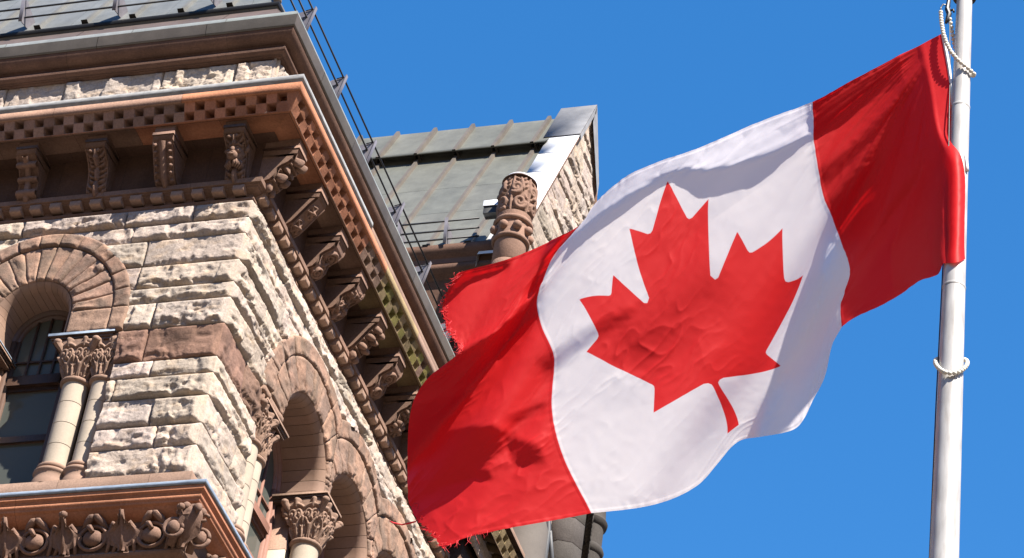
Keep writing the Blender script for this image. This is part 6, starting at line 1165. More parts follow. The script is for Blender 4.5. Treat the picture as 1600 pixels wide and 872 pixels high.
-2162 -414 2930 -2171 -375 2921 -2179 -333 2913 -2185 -290 2905 -2190 -249 2893 -2187 -231 2860 -2181 -217 2821 -2176 -203 2781 -2170 -189 2740 -2166 -174 2700 -2162 -158 2659 -2158 -142 2618 -2155 -125 2576 -2153 -108 2535 -2150 -90 2492 -2147 -72 2450 -2143 -53 2407 -2138 -34 2363 -2132 -15 2319 -2125 4 2275 -2117 22 2230 -2108 40 2185 -2098 58 2143 -2088 76 2101 -2077 94 2062 -2067 113 2026 -2056 133 1991 -2046 154 1958 -2036 176 1926 -2025 197 1893 -2013 217 1860 -2001 234 1825 -1989 251 1790 -1975 266 1755 -1962 280 1718 -1948 293 1681 -1934 306 1644 -1920 320 1608 -1906 336 1573 -1893 354 1539 -1881 375 1507 -1869 398 1477 -1859 425 1449 -1850 456 1423 -1843 492 1400 -1839 532 1379 -1836 573 1359 -1835 614 1336 -1835 650 1309 -1836 681 1276 -1838 708 1238 -1841 732 1197 -1846 755 1154 -1851 776 1111 -1855 796 1071
-2193 -430 2898 -2202 -389 2890 -2210 -347 2882 -2216 -303 2875 -2221 -261 2865 -2219 -239 2835 -2213 -225 2797 -2207 -211 2757 -2201 -197 2717 -2195 -183 2677 -2191 -168 2637 -2187 -153 2596 -2185 -137 2554 -2182 -120 2513 -2180 -103 2471 -2177 -85 2429 -2173 -67 2386 -2169 -48 2343 -2163 -28 2300 -2156 -9 2256 -2148 11 2212 -2139 30 2168 -2130 49 2126 -2120 67 2086 -2109 85 2048 -2099 104 2011 -2088 124 1976 -2078 145 1943 -2068 166 1911 -2057 188 1879 -2046 208 1846 -2035 226 1811 -2022 243 1776 -2009 259 1740 -1996 273 1703 -1982 286 1666 -1968 298 1627 -1954 312 1589 -1940 326 1552 -1927 342 1516 -1914 361 1482 -1902 382 1448 -1892 407 1417 -1883 435 1387 -1876 467 1360 -1871 504 1335 -1869 545 1311 -1868 586 1287 -1869 627 1261 -1871 661 1229 -1873 691 1192 -1875 716 1151 -1878 738 1108 -1882 760 1066 -1884 780 1028
-2222 -444 2865 -2232 -403 2857 -2240 -360 2851 -2247 -315 2844 -2253 -271 2836 -2250 -247 2809 -2244 -232 2772 -2238 -219 2734 -2231 -205 2695 -2225 -192 2655 -2220 -178 2615 -2217 -163 2574 -2214 -148 2533 -2212 -133 2491 -2210 -116 2450 -2207 -99 2408 -2204 -81 2366 -2199 -62 2323 -2194 -42 2281 -2187 -23 2238 -2179 -2 2194 -2170 18 2152 -2161 38 2111 -2151 58 2072 -2141 76 2034 -2131 95 1998 -2120 114 1963 -2110 135 1929 -2100 157 1896 -2090 178 1864 -2079 199 1832 -2068 218 1798 -2056 235 1762 -2043 251 1726 -2030 266 1689 -2017 279 1651 -2003 292 1611 -1989 304 1572 -1975 317 1533 -1961 332 1495 -1948 349 1458 -1936 368 1421 -1926 390 1387 -1916 416 1353 -1909 445 1322 -1903 478 1292 -1901 516 1265 -1900 556 1239 -1901 597 1212 -1903 635 1181 -1905 668 1147 -1907 697 1108 -1909 721 1068 -1911 743 1028 -1912 763 991
-2250 -457 2831 -2260 -415 2825 -2269 -370 2819 -2277 -325 2814 -2283 -281 2807 -2281 -255 2782 -2276 -239 2748 -2269 -226 2710 -2262 -213 2672 -2256 -200 2633 -2250 -186 2593 -2247 -173 2553 -2245 -159 2512 -2243 -145 2470 -2241 -129 2429 -2238 -113 2387 -2235 -96 2346 -2230 -77 2304 -2225 -58 2262 -2218 -38 2220 -2210 -17 2178 -2201 3 2136 -2192 24 2096 -2183 46 2059 -2173 66 2022 -2162 85 1985 -2152 105 1950 -2142 125 1916 -2132 147 1883 -2122 168 1850 -2112 190 1817 -2101 210 1784 -2089 228 1749 -2077 244 1712 -2065 259 1674 -2051 273 1636 -2038 285 1596 -2024 297 1555 -2010 309 1515 -1996 323 1475 -1983 338 1435 -1971 356 1396 -1960 376 1359 -1950 399 1322 -1942 425 1287 -1936 455 1254 -1932 489 1222 -1931 526 1193 -1931 566 1164 -1933 605 1135 -1935 641 1102 -1937 673 1067 -1938 701 1030 -1939 725 993 -1939 746 957
-2275 -468 2796 -2287 -424 2792 -2297 -380 2788 -2305 -334 2783 -2312 -290 2777 -2311 -262 2756 -2306 -246 2722 -2300 -233 2686 -2293 -220 2648 -2287 -208 2610 -2282 -195 2571 -2278 -183 2531 -2276 -170 2491 -2274 -157 2450 -2272 -142 2409 -2269 -127 2368 -2266 -110 2326 -2262 -93 2285 -2256 -73 2244 -2249 -53 2203 -2241 -33 2162 -2232 -12 2121 -2222 9 2081 -2213 31 2045 -2204 54 2009 -2194 74 1973 -2183 94 1938 -2173 115 1903 -2163 137 1870 -2154 158 1836 -2144 180 1803 -2134 201 1770 -2123 221 1735 -2111 237 1698 -2099 253 1660 -2086 267 1621 -2073 279 1581 -2059 291 1539 -2045 302 1497 -2031 315 1455 -2018 328 1414 -2006 344 1373 -1995 362 1333 -1985 383 1293 -1976 407 1255 -1969 434 1218 -1964 464 1184 -1962 499 1151 -1961 536 1120 -1962 574 1090 -1963 612 1059 -1965 646 1027 -1966 678 994 -1967 705 960 -1967 728 926
-2299 -477 2762 -2312 -433 2759 -2323 -388 2756 -2333 -342 2753 -2340 -298 2748 -2341 -269 2728 -2336 -253 2696 -2331 -240 2661 -2325 -228 2624 -2319 -215 2587 -2315 -203 2549 -2311 -192 2510 -2308 -180 2470 -2306 -168 2430 -2304 -155 2389 -2301 -140 2348 -2298 -125 2308 -2293 -108 2267 -2287 -90 2227 -2280 -70 2186 -2271 -49 2146 -2262 -28 2106 -2252 -7 2067 -2242 14 2029 -2234 40 1996 -2224 63 1962 -2214 84 1926 -2205 105 1891 -2195 126 1856 -2186 148 1823 -2176 171 1789 -2166 192 1756 -2156 213 1721 -2145 230 1684 -2134 246 1646 -2121 261 1606 -2108 274 1565 -2095 285 1523 -2081 296 1480 -2067 308 1437 -2054 320 1394 -2041 334 1351 -2030 351 1308 -2019 369 1266 -2010 391 1225 -2003 415 1186 -1997 442 1148 -1993 473 1113 -1991 507 1080 -1990 543 1048 -1991 581 1018 -1992 617 988 -1993 651 958 -1994 681 927 -1993 708 896
-2322 -486 2728 -2336 -441 2726 -2348 -396 2724 -2359 -349 2722 -2368 -305 2719 -2369 -276 2700 -2366 -261 2669 -2361 -247 2635 -2356 -235 2600 -2351 -223 2564 -2347 -212 2527 -2344 -201 2488 -2341 -189 2449 -2338 -178 2410 -2336 -166 2370 -2333 -153 2330 -2329 -139 2290 -2324 -123 2250 -2318 -105 2210 -2310 -86 2170 -2301 -65 2131 -2291 -44 2092 -2281 -23 2053 -2271 -1 2015 -2263 25 1982 -2255 51 1950 -2245 73 1914 -2235 94 1878 -2226 116 1843 -2217 138 1809 -2208 161 1775 -2199 183 1741 -2190 204 1706 -2179 223 1669 -2168 240 1631 -2156 254 1591 -2144 268 1549 -2131 280 1507 -2117 291 1463 -2104 301 1419 -2090 313 1375 -2078 326 1330 -2066 341 1286 -2055 357 1242 -2045 376 1198 -2037 398 1157 -2030 422 1117 -2024 450 1079 -2021 481 1043 -2019 514 1010 -2019 550 980 -2019 586 950 -2019 622 922 -2020 655 893 -2019 685 865
-2343 -495 2693 -2358 -450 2692 -2372 -403 2692 -2384 -357 2691 -2393 -312 2689 -2396 -285 2670 -2394 -268 2641 -2391 -255 2609 -2387 -242 2575 -2383 -231 2540 -2379 -220 2504 -2376 -209 2467 -2373 -198 2429 -2370 -187 2390 -2367 -176 2351 -2364 -164 2312 -2360 -151 2272 -2355 -136 2233 -2348 -120 2193 -2339 -101 2154 -2330 -81 2115 -2320 -59 2077 -2310 -38 2039 -2300 -16 2001 -2292 11 1969 -2285 40 1938 -2276 62 1902 -2266 83 1865 -2257 105 1829 -2248 127 1794 -2240 151 1760 -2232 173 1725 -2223 195 1690 -2213 215 1653 -2203 232 1614 -2192 248 1575 -2180 262 1533 -2167 274 1490 -2154 285 1446 -2141 295 1401 -2127 306 1356 -2114 318 1310 -2102 332 1264 -2091 347 1218 -2080 364 1173 -2071 383 1130 -2063 405 1088 -2057 429 1048 -2052 457 1011 -2048 488 976 -2046 521 944 -2045 556 914 -2045 591 886 -2045 625 860 -2045 658 833
-2363 -502 2660 -2379 -458 2659 -2394 -411 2659 -2407 -364 2661 -2418 -320 2659 -2421 -294 2640 -2421 -277 2613 -2419 -263 2582 -2416 -250 2550 -2414 -238 2516 -2411 -227 2481 -2408 -216 2445 -2405 -206 2409 -2402 -196 2371 -2399 -185 2333 -2395 -174 2294 -2390 -162 2255 -2384 -148 2216 -2376 -132 2177 -2367 -114 2138 -2358 -95 2100 -2348 -74 2062 -2338 -53 2024 -2328 -30 1987 -2320 -5 1953 -2314 28 1924 -2306 53 1890 -2297 73 1852 -2288 95 1815 -2280 117 1779 -2272 140 1744 -2264 163 1708 -2255 185 1672 -2247 205 1635 -2237 223 1597 -2227 239 1556 -2215 254 1515 -2203 267 1472 -2191 279 1428 -2178 290 1382 -2165 300 1336 -2152 311 1290 -2139 324 1243 -2127 337 1196 -2116 352 1150 -2106 369 1105 -2097 389 1062 -2089 411 1020 -2083 435 981 -2078 463 945 -2074 493 911 -2072 526 880 -2071 560 852 -2070 595 826 -2069 629 801
-2381 -508 2629 -2398 -464 2627 -2414 -419 2628 -2428 -372 2629 -2440 -329 2628 -2445 -303 2610 -2446 -286 2584 -2446 -271 2554 -2445 -258 2524 -2443 -246 2491 -2441 -235 2458 -2439 -224 2423 -2436 -214 2387 -2433 -203 2351 -2429 -193 2314 -2425 -182 2276 -2419 -171 2238 -2412 -158 2199 -2404 -143 2161 -2395 -127 2122 -2385 -108 2084 -2375 -88 2046 -2365 -67 2008 -2355 -45 1971 -2347 -20 1936 -2342 14 1908 -2336 43 1877 -2327 64 1839 -2318 84 1800 -2310 106 1763 -2303 128 1726 -2295 150 1689 -2288 172 1652 -2279 193 1615 -2271 212 1576 -2261 229 1536 -2251 245 1494 -2239 259 1452 -2228 271 1408 -2215 283 1363 -2202 294 1317 -2189 305 1270 -2177 316 1222 -2164 329 1175 -2152 342 1128 -2141 358 1082 -2131 375 1038 -2122 394 995 -2114 416 954 -2108 441 916 -2103 468 881 -2099 498 849 -2096 531 820 -2095 564 794 -2093 598 769
-2399 -510 2602 -2416 -469 2599 -2432 -426 2598 -2447 -380 2599 -2460 -338 2597 -2466 -313 2579 -2469 -295 2554 -2471 -280 2526 -2471 -267 2497 -2471 -254 2465 -2470 -243 2433 -2469 -232 2400 -2467 -221 2366 -2463 -211 2330 -2459 -200 2295 -2454 -189 2258 -2448 -178 2221 -2440 -166 2183 -2431 -152 2144 -2422 -137 2106 -2412 -120 2068 -2402 -100 2030 -2392 -80 1992 -2382 -59 1954 -2374 -33 1919 -2369 -1 1890 -2364 31 1861 -2357 53 1823 -2348 73 1783 -2341 94 1744 -2333 115 1706 -2327 137 1668 -2320 159 1631 -2312 180 1592 -2304 199 1553 -2295 217 1513 -2286 234 1472 -2275 249 1430 -2264 263 1387 -2252 276 1342 -2240 287 1297 -2227 298 1250 -2214 309 1202 -2202 321 1155 -2189 333 1108 -2177 347 1061 -2166 363 1016 -2156 380 972 -2147 399 930 -2139 421 891 -2132 446 855 -2127 473 821 -2123 503 791 -2120 534 763 -2117 567 739
-2414 -509 2582 -2431 -471 2575 -2448 -430 2572 -2464 -387 2572 -2479 -346 2568 -2486 -322 2549 -2491 -305 2524 -2495 -290 2497 -2497 -276 2469 -2498 -263 2439 -2499 -251 2408 -2498 -240 2375 -2496 -229 2342 -2493 -218 2309 -2489 -207 2274 -2484 -196 2239 -2477 -185 2202 -2468 -173 2165 -2459 -160 2128 -2449 -146 2089 -2438 -130 2051 -2428 -112 2012 -2418 -92 1974 -2409 -71 1936 -2401 -47 1900 -2397 -14 1871 -2393 19 1842 -2386 43 1806 -2378 63 1765 -2371 82 1725 -2364 102 1685 -2358 123 1646 -2351 144 1607 -2345 165 1568 -2337 185 1529 -2329 204 1489 -2321 222 1448 -2311 238 1407 -2301 253 1364 -2290 267 1320 -2278 279 1276 -2265 291 1230 -2252 302 1183 -2239 314 1136 -2226 325 1088 -2214 338 1042 -2202 352 996 -2190 367 952 -2180 384 909 -2170 404 869 -2162 426 831 -2155 450 796 -2150 477 764 -2145 506 735 -2142 537 709
-2428 -503 2567 -2445 -470 2556 -2463 -432 2549 -2480 -392 2546 -2496 -355 2540 -2506 -331 2521 -2512 -315 2495 -2517 -300 2468 -2521 -286 2440 -2524 -272 2411 -2526 -260 2381 -2526 -248 2350 -2525 -236 2318 -2523 -225 2285 -2519 -214 2252 -2513 -203 2218 -2506 -191 2183 -2497 -180 2147 -2487 -167 2110 -2476 -154 2072 -2465 -139 2033 -2455 -122 1994 -2445 -103 1955 -2436 -83 1916 -2428 -60 1879 -2424 -27 1850 -2421 8 1823 -2416 33 1787 -2408 52 1746 -2401 71 1704 -2395 90 1663 -2389 110 1622 -2383 130 1582 -2377 151 1542 -2371 171 1503 -2364 190 1463 -2356 208 1423 -2347 226 1382 -2337 242 1340 -2327 257 1298 -2315 270 1254 -2303 283 1209 -2291 295 1163 -2277 306 1117 -2264 318 1070 -2251 329 1023 -2238 342 978 -2225 356 933 -2213 371 890 -2203 388 849 -2193 408 810 -2184 430 774 -2177 454 740 -2171 481 710 -2166 509 683
-2441 -495 2554 -2458 -466 2539 -2477 -432 2530 -2495 -395 2523 -2512 -361 2513 -2523 -340 2492 -2532 -324 2466 -2539 -310 2438 -2545 -296 2410 -2549 -282 2381 -2552 -269 2352 -2554 -257 2322 -2554 -244 2291 -2552 -232 2260 -2549 -221 2228 -2543 -209 2195 -2535 -198 2161 -2526 -186 2126 -2515 -173 2090 -2504 -160 2053 -2493 -146 2014 -2482 -130 1974 -2472 -113 1934 -2463 -94 1894 -2455 -72 1856 -2451 -40 1827 -2449 -4 1801 -2445 23 1767 -2439 43 1725 -2432 60 1682 -2426 79 1640 -2421 97 1598 -2416 117 1556 -2410 136 1516 -2404 156 1476 -2398 175 1436 -2391 194 1396 -2383 212 1356 -2374 229 1315 -2364 245 1274 -2353 260 1231 -2341 274 1188 -2329 286 1143 -2315 298 1098 -2302 310 1052 -2288 321 1006 -2274 333 960 -2260 346 916 -2247 360 872 -2235 375 831 -2224 392 791 -2214 412 754 -2205 433 719 -2198 457 688 -2192 484 659
-2453 -487 2543 -2471 -460 2525 -2490 -430 2512 -2510 -396 2502 -2528 -367 2488 -2541 -347 2465 -2551 -333 2437 -2560 -320 2409 -2567 -306 2380 -2574 -293 2351 -2578 -279 2322 -2581 -266 2292 -2583 -253 2263 -2582 -240 2232 -2579 -228 2201 -2573 -216 2169 -2566 -203 2137 -2556 -191 2103 -2545 -179 2068 -2533 -166 2032 -2521 -152 1993 -2510 -137 1952 -2499 -121 1910 -2490 -103 1870 -2482 -83 1832 -2478 -51 1802 -2477 -15 1777 -2474 14 1744 -2469 33 1703 -2463 51 1659 -2458 68 1615 -2453 86 1572 -2449 104 1530 -2444 123 1488 -2439 142 1448 -2433 161 1408 -2426 180 1368 -2419 198 1329 -2410 216 1289 -2401 232 1248 -2390 248 1207 -2379 263 1165 -2367 277 1122 -2353 289 1079 -2339 301 1034 -2325 313 989 -2311 325 944 -2296 336 900 -2282 349 857 -2269 363 815 -2256 378 774 -2244 396 737 -2234 415 701 -2225 437 668 -2217 460 638
-2464 -478 2532 -2483 -454 2512 -2503 -426 2496 -2524 -397 2482 -2543 -371 2464 -2558 -354 2438 -2570 -342 2408 -2581 -329 2378 -2590 -317 2349 -2597 -304 2319 -2604 -290 2290 -2608 -276 2261 -2611 -262 2232 -2611 -249 2202 -2609 -236 2172 -2604 -222 2141 -2597 -209 2110 -2587 -197 2077 -2576 -184 2043 -2563 -171 2007 -2551 -157 1968 -2539 -143 1927 -2528 -128 1884 -2518 -112 1843 -2510 -92 1805 -2506 -61 1776 -2506 -25 1750 -2504 5 1719 -2499 24 1678 -2495 41 1634 -2490 58 1589 -2486 75 1545 -2482 92 1502 -2478 110 1460 -2473 128 1419 -2468 147 1379 -2462 165 1339 -2455 183 1300 -2447 201 1261 -2438 218 1222 -2428 235 1183 -2417 251 1142 -2404 266 1101 -2391 279 1059 -2377 292 1016 -2363 305 972 -2347 316 928 -2332 328 885 -2317 340 842 -2302 352 800 -2288 366 760 -2275 382 721 -2264 399 685 -2253 418 651 -2244 439 619
-2475 -469 2521 -2495 -446 2500 -2517 -421 2482 -2539 -395 2463 -2559 -374 2442 -2575 -360 2413 -2589 -350 2380 -2601 -339 2348 -2612 -327 2317 -2621 -315 2286 -2629 -301 2257 -2635 -287 2228 -2639 -272 2199 -2641 -258 2170 -2640 -244 2141 -2636 -229 2110 -2629 -215 2079 -2620 -202 2047 -2608 -188 2013 -2596 -174 1977 -2583 -161 1939 -2570 -147 1897 -2558 -133 1855 -2547 -119 1814 -2538 -100 1776 -2535 -69 1747 -2535 -33 1722 -2534 -2 1693 -2530 17 1652 -2527 33 1607 -2523 48 1562 -2520 64 1517 -2517 80 1473 -2513 97 1430 -2509 115 1389 -2504 133 1349 -2498 150 1310 -2491 168 1272 -2484 186 1233 -2475 204 1195 -2465 221 1157 -2454 237 1118 -2442 253 1079 -2429 268 1038 -2415 282 997 -2400 295 955 -2385 308 913 -2369 319 870 -2352 331 828 -2337 343 787 -2321 356 746 -2307 369 708 -2294 385 671 -2282 402 636 -2271 421 603
-2486 -460 2510 -2507 -438 2488 -2530 -416 2467 -2554 -394 2445 -2575 -376 2420 -2593 -364 2388 -2609 -357 2353 -2622 -348 2318 -2634 -338 2285 -2645 -326 2253 -2654 -313 2223 -2661 -298 2193 -2667 -283 2165 -2670 -268 2136 -2671 -252 2107 -2668 -237 2077 -2663 -222 2046 -2654 -207 2013 -2643 -192 1979 -2630 -178 1943 -2616 -164 1905 -2603 -151 1865 -2589 -138 1823 -2577 -124 1783 -2568 -105 1745 -2564 -76 1717 -2564 -40 1693 -2565 -9 1664 -2562 10 1624 -2559 25 1578 -2557 39 1532 -2554 54 1487 -2551 69 1443 -2548 85 1400 -2545 102 1359 -2540 119 1319 -2535 136 1280 -2528 153 1242 -2521 171 1205 -2512 188 1168 -2502 206 1131 -2492 223 1094 -2480 240 1056 -2467 256 1017 -2453 271 978 -2438 285 938 -2422 298 897 -2405 310 856 -2388 322 815 -2371 334 774 -2355 346 734 -2339 359 695 -2325 372 658 -2311 388 622 -2300 405 589
-2497 -452 2499 -2520 -430 2477 -2544 -410 2453 -2569 -392 2427 -2592 -378 2397 -2612 -370 2362 -2628 -365 2324 -2643 -357 2287 -2656 -348 2252 -2668 -337 2219 -2678 -324 2187 -2687 -310 2157 -2695 -295 2128 -2700 -278 2100 -2702 -262 2071 -2701 -245 2041 -2697 -228 2010 -2689 -212 1977 -2678 -196 1942 -2665 -181 1906 -2650 -167 1868 -2636 -154 1829 -2621 -141 1789 -2608 -128 1750 -2598 -110 1714 -2594 -82 1685 -2595 -47 1661 -2596 -16 1633 -2595 4 1594 -2593 18 1548 -2591 31 1502 -2589 44 1456 -2587 58 1411 -2584 73 1368 -2581 89 1327 -2577 105 1288 -2571 122 1250 -2565 139 1213 -2558 156 1177 -2549 173 1141 -2540 190 1105 -2529 207 1069 -2517 225 1032 -2504 242 996 -2490 258 958 -2475 273 920 -2459 288 881 -2442 301 841 -2424 313 801 -2407 325 762 -2389 337 722 -2373 349 684 -2357 361 647 -2342 375 611 -2329 390 576
-2508 -443 2488 -2533 -423 2464 -2559 -406 2437 -2584 -394 2406 -2608 -387 2369 -2629 -383 2329 -2647 -377 2291 -2664 -368 2255 -2679 -358 2219 -2691 -347 2185 -2702 -335 2152 -2712 -322 2120 -2722 -307 2091 -2729 -290 2062 -2734 -272 2034 -2735 -253 2005 -2731 -235 1973 -2724 -217 1940 -2713 -200 1904 -2700 -184 1867 -2685 -169 1830 -2669 -156 1792 -2653 -144 1754 -2639 -132 1716 -2629 -114 1681 -2624 -87 1653 -2625 -53 1629 -2627 -23 1601 -2628 -2 1563 -2627 12 1518 -2626 23 1471 -2625 35 1425 -2623 48 1380 -2621 61 1337 -2618 75 1296 -2613 91 1257 -2608 107 1220 -2602 124 1184 -2595 141 1149 -2587 157 1114 -2577 174 1079 -2567 192 1044 -2555 209 1009 -2542 227 973 -2528 244 937 -2512 261 901 -2496 276 864 -2479 291 826 -2461 304 787 -2442 316 749 -2424 328 711 -2406 340 673 -2389 351 636 -2374 364 600 -2359 377 564
-2521 -436 2475 -2546 -418 2449 -2573 -406 2417 -2599 -402 2378 -2623 -402 2335 -2645 -400 2293 -2667 -391 2257 -2686 -379 2223 -2702 -366 2188 -2715 -355 2153 -2726 -345 2116 -2737 -333 2083 -2748 -319 2052 -2757 -303 2023 -2764 -285 1995 -2767 -263 1967 -2766 -242 1937 -2759 -221 1903 -2748 -203 1866 -2734 -187 1828 -2719 -172 1791 -2702 -159 1754 -2686 -147 1718 -2671 -135 1682 -2659 -118 1648 -2655 -92 1621 -2656 -60 1597 -2659 -30 1568 -2661 -8 1532 -2661 5 1487 -2661 16 1440 -2661 27 1394 -2660 38 1348 -2658 50 1305 -2654 63 1264 -2650 77 1226 -2645 92 1190 -2639 109 1155 -2632 125 1121 -2624 142 1087 -2614 159 1053 -2604 176 1019 -2592 193 985 -2579 211 951 -2565 229 916 -2549 247 881 -2533 263 846 -2515 279 810 -2497 294 773 -2479 307 736 -2460 319 699 -2441 331 662 -2423 342 626 -2406 354 590 -2391 366 554
-2535 -430 2461 -2560 -417 2430 -2587 -412 2391 -2613 -415 2346 -2638 -419 2299 -2664 -415 2258 -2687 -404 2223 -2708 -388 2192 -2727 -370 2160 -2741 -358 2125 -2751 -351 2085 -2762 -342 2048 -2773 -330 2015 -2784 -314 1986 -2793 -297 1957 -2799 -274 1930 -2799 -249 1901 -2793 -225 1868 -2783 -206 1829 -2769 -190 1790 -2753 -175 1752 -2736 -162 1717 -2719 -150 1683 -2703 -138 1648 -2691 -122 1616 -2686 -96 1590 -2688 -65 1565 -2691 -37 1536 -2695 -15 1501 -2696 -2 1457 -2697 9 1410 -2698 19 1363 -2698 30 1318 -2695 40 1275 -2692 51 1234 -2687 63 1196 -2681 77 1160 -2675 93 1126 -2669 110 1093 -2661 127 1061 -2652 143 1028 -2641 160 995 -2630 177 961 -2616 195 928 -2602 213 895 -2586 231 861 -2570 249 827 -2552 266 792 -2534 282 757 -2515 296 722 -2496 309 687 -2477 321 651 -2458 333 615 -2440 344 580 -2424 356 544
-2551 -432 2438 -2576 -426 2401 -2603 -425 2358 -2629 -431 2310 -2656 -433 2265 -2684 -425 2227 -2710 -410 2195 -2732 -391 2166 -2752 -370 2137 -2768 -354 2104 -2781 -342 2067 -2792 -333 2029 -2804 -324 1994 -2814 -312 1960 -2824 -298 1929 -2831 -276 1900 -2830 -254 1867 -2827 -224 1838 -2816 -206 1797 -2802 -192 1755 -2786 -179 1716 -2769 -166 1682 -2752 -154 1649 -2737 -141 1616 -2724 -125 1585 -2719 -100 1560 -2721 -70 1535 -2726 -43 1506 -2730 -21 1471 -2733 -7 1428 -2734 1 1381 -2734 10 1334 -2735 21 1289 -2733 31 1247 -2729 41 1207 -2723 51 1168 -2718 63 1132 -2711 77 1098 -2705 93 1065 -2697 111 1034 -2689 128 1003 -2678 145 971 -2667 162 938 -2653 179 906 -2639 197 873 -2623 216 840 -2606 234 807 -2589 252 774 -2571 269 741 -2552 285 707 -2533 299 673 -2513 312 639 -2494 324 604 -2476 335 569 -2459 346 534
-2569 -454 2397 -2593 -448 2360 -2619 -446 2318 -2647 -446 2275 -2677 -439 2237 -2707 -426 2204 -2734 -407 2175 -2758 -386 2147 -2779 -366 2117 -2796 -347 2086 -2812 -330 2053 -2826 -316 2019 -2837 -307 1983 -2846 -301 1943 -2857 -281 1915 -2864 -260 1886 -2865 -238 1852 -2862 -211 1821 -2848 -204 1771 -2833 -194 1726 -2818 -183 1686 -2802 -171 1651 -2786 -159 1618 -2772 -145 1585 -2761 -129 1555 -2756 -105 1529 -2758 -77 1503 -2762 -49 1475 -2766 -29 1440 -2769 -15 1399 -2770 -6 1353 -2770 2 1307 -2770 11 1262 -2770 25 1224 -2767 34 1184 -2761 42 1144 -2754 51 1106 -2747 62 1071 -2740 77 1038 -2733 93 1007 -2724 112 977 -2715 130 947 -2703 147 916 -2690 164 883 -2675 182 851 -2659 200 819 -2643 219 787 -2626 237 755 -2608 255 723 -2589 272 691 -2570 287 659 -2551 301 626 -2532 314 592 -2514 326 557 -2496 337 522
-2587 -489 2344 -2612 -476 2312 -2640 -465 2279 -2670 -454 2245 -2701 -438 2215 -2732 -419 2187 -2760 -398 2159 -2784 -379 2130 -2805 -359 2099 -2824 -341 2068 -2841 -322 2037 -2856 -306 2004 -2864 -304 1961 -2872 -300 1918 -2884 -275 1893 -2894 -245 1870 -2898 -219 1841 -2896 -195 1808 -2881 -197 1753 -2865 -194 1703 -2849 -187 1660 -2834 -176 1623 -2820 -164 1589 -2807 -151 1555 -2798 -135 1525 -2794 -111 1498 -2795 -85 1472 -2798 -61 1442 -2801 -43 1406 -2804 -28 1367 -2806 -17 1325 -2806 -7 1281 -2807 3 1239 -2808 22 1206 -2805 31 1166 -2798 36 1124 -2791 42 1085 -2784 51 1048 -2776 62 1013 -2767 76 980 -2759 94 951 -2750 113 922 -2739 132 893 -2726 150 862 -2712 167 830 -2696 184 798 -2680 203 767 -2663 221 736 -2645 239 705 -2627 257 674 -2608 274 643 -2590 289 611 -2571 303 578 -2553 316 544 -2535 327 510
-2614 -505 2308 -2640 -488 2280 -2668 -470 2252 -2699 -451 2225 -2730 -430 2199 -2760 -409 2173 -2786 -392 2142 -2808 -377 2108 -2828 -362 2074 -2846 -348 2040 -2862 -332 2006 -2875 -322 1969 -2884 -317 1926 -2892 -309 1886 -2906 -280 1864 -2920 -240 1849 -2928 -206 1827 -2928 -180 1796 -2913 -185 1741 -2897 -190 1686 -2881 -187 1639 -2867 -180 1598 -2854 -169 1562 -2843 -157 1527 -2835 -141 1495 -2831 -122 1466 -2830 -102 1435 -2832 -81 1404 -2834 -62 1369 -2837 -46 1333 -2840 -31 1294 -2841 -19 1255 -2843 -5 1217 -2845 16 1186 -2843 28 1149 -2837 32 1108 -2829 37 1067 -2821 43 1028 -2812 51 991 -2803 61 956 -2793 75 924 -2785 95 897 -2775 117 870 -2763 136 841 -2749 153 810 -2733 169 778 -2717 187 747 -2700 205 716 -2682 223 686 -2665 241 656 -2647 259 626 -2629 275 595 -2610 291 563 -2592 304 530 -2575 317 496
-2655 -487 2302 -2678 -474 2271 -2704 -457 2241 -2733 -437 2215 -2762 -417 2188 -2789 -400 2158 -2811 -389 2122 -2830 -382 2082 -2848 -374 2042 -2864 -364 2004 -2878 -352 1967 -2891 -342 1929 -2901 -334 1889 -2910 -324 1850 -2924 -292 1830 -2942 -244 1822 -2954 -200 1809 -2958 -169 1784 -2946 -170 1732 -2930 -180 1674 -2914 -184 1622 -2900 -181 1577 -2889 -174 1538 -2878 -164 1501 -2871 -151 1466 -2866 -136 1433 -2865 -119 1400 -2865 -102 1367 -2867 -84 1333 -2870 -67 1298 -2873 -50 1262 -2875 -35 1226 -2877 -19 1191 -2881 5 1163 -2881 23 1131 -2876 30 1092 -2868 34 1052 -2859 38 1012 -2850 43 973 -2840 51 937 -2832 69 908 -2824 90 882 -2814 111 855 -2802 130 826 -2787 142 792 -2771 156 759 -2754 171 727 -2737 189 697 -2720 207 667 -2703 225 637 -2685 243 608 -2668 260 578 -2650 277 547 -2632 292 515 -2615 305 482
-2704 -450 2315 -2724 -443 2277 -2746 -432 2242 -2771 -418 2210 -2795 -406 2177 -2816 -398 2138 -2835 -393 2097 -2853 -388 2056 -2869 -382 2014 -2883 -375 1973 -2897 -367 1934 -2909 -358 1894 -2918 -350 1854 -2927 -339 1816 -2940 -309 1794 -2960 -255 1790 -2976 -203 1785 -2985 -163 1768 -2979 -155 1725 -2964 -167 1666 -2948 -176 1610 -2935 -179 1561 -2923 -176 1517 -2914 -169 1478 -2907 -159 1440 -2902 -148 1404 -2899 -134 1368 -2899 -120 1333 -2900 -104 1298 -2902 -88 1264 -2905 -71 1229 -2907 -55 1195 -2909 -38 1161 -2914 -12 1136 -2917 13 1111 -2914 25 1076 -2907 31 1037 -2898 35 997 -2889 39 958 -2880 52 926 -2873 69 897 -2864 88 869 -2855 109 843 -2843 127 814 -2827 135 777 -2809 145 742 -2792 158 709 -2775 173 678 -2758 190 647 -2741 208 618 -2724 226 589 -2707 244 559 -2689 261 529 -2672 278 498 -2655 293 466
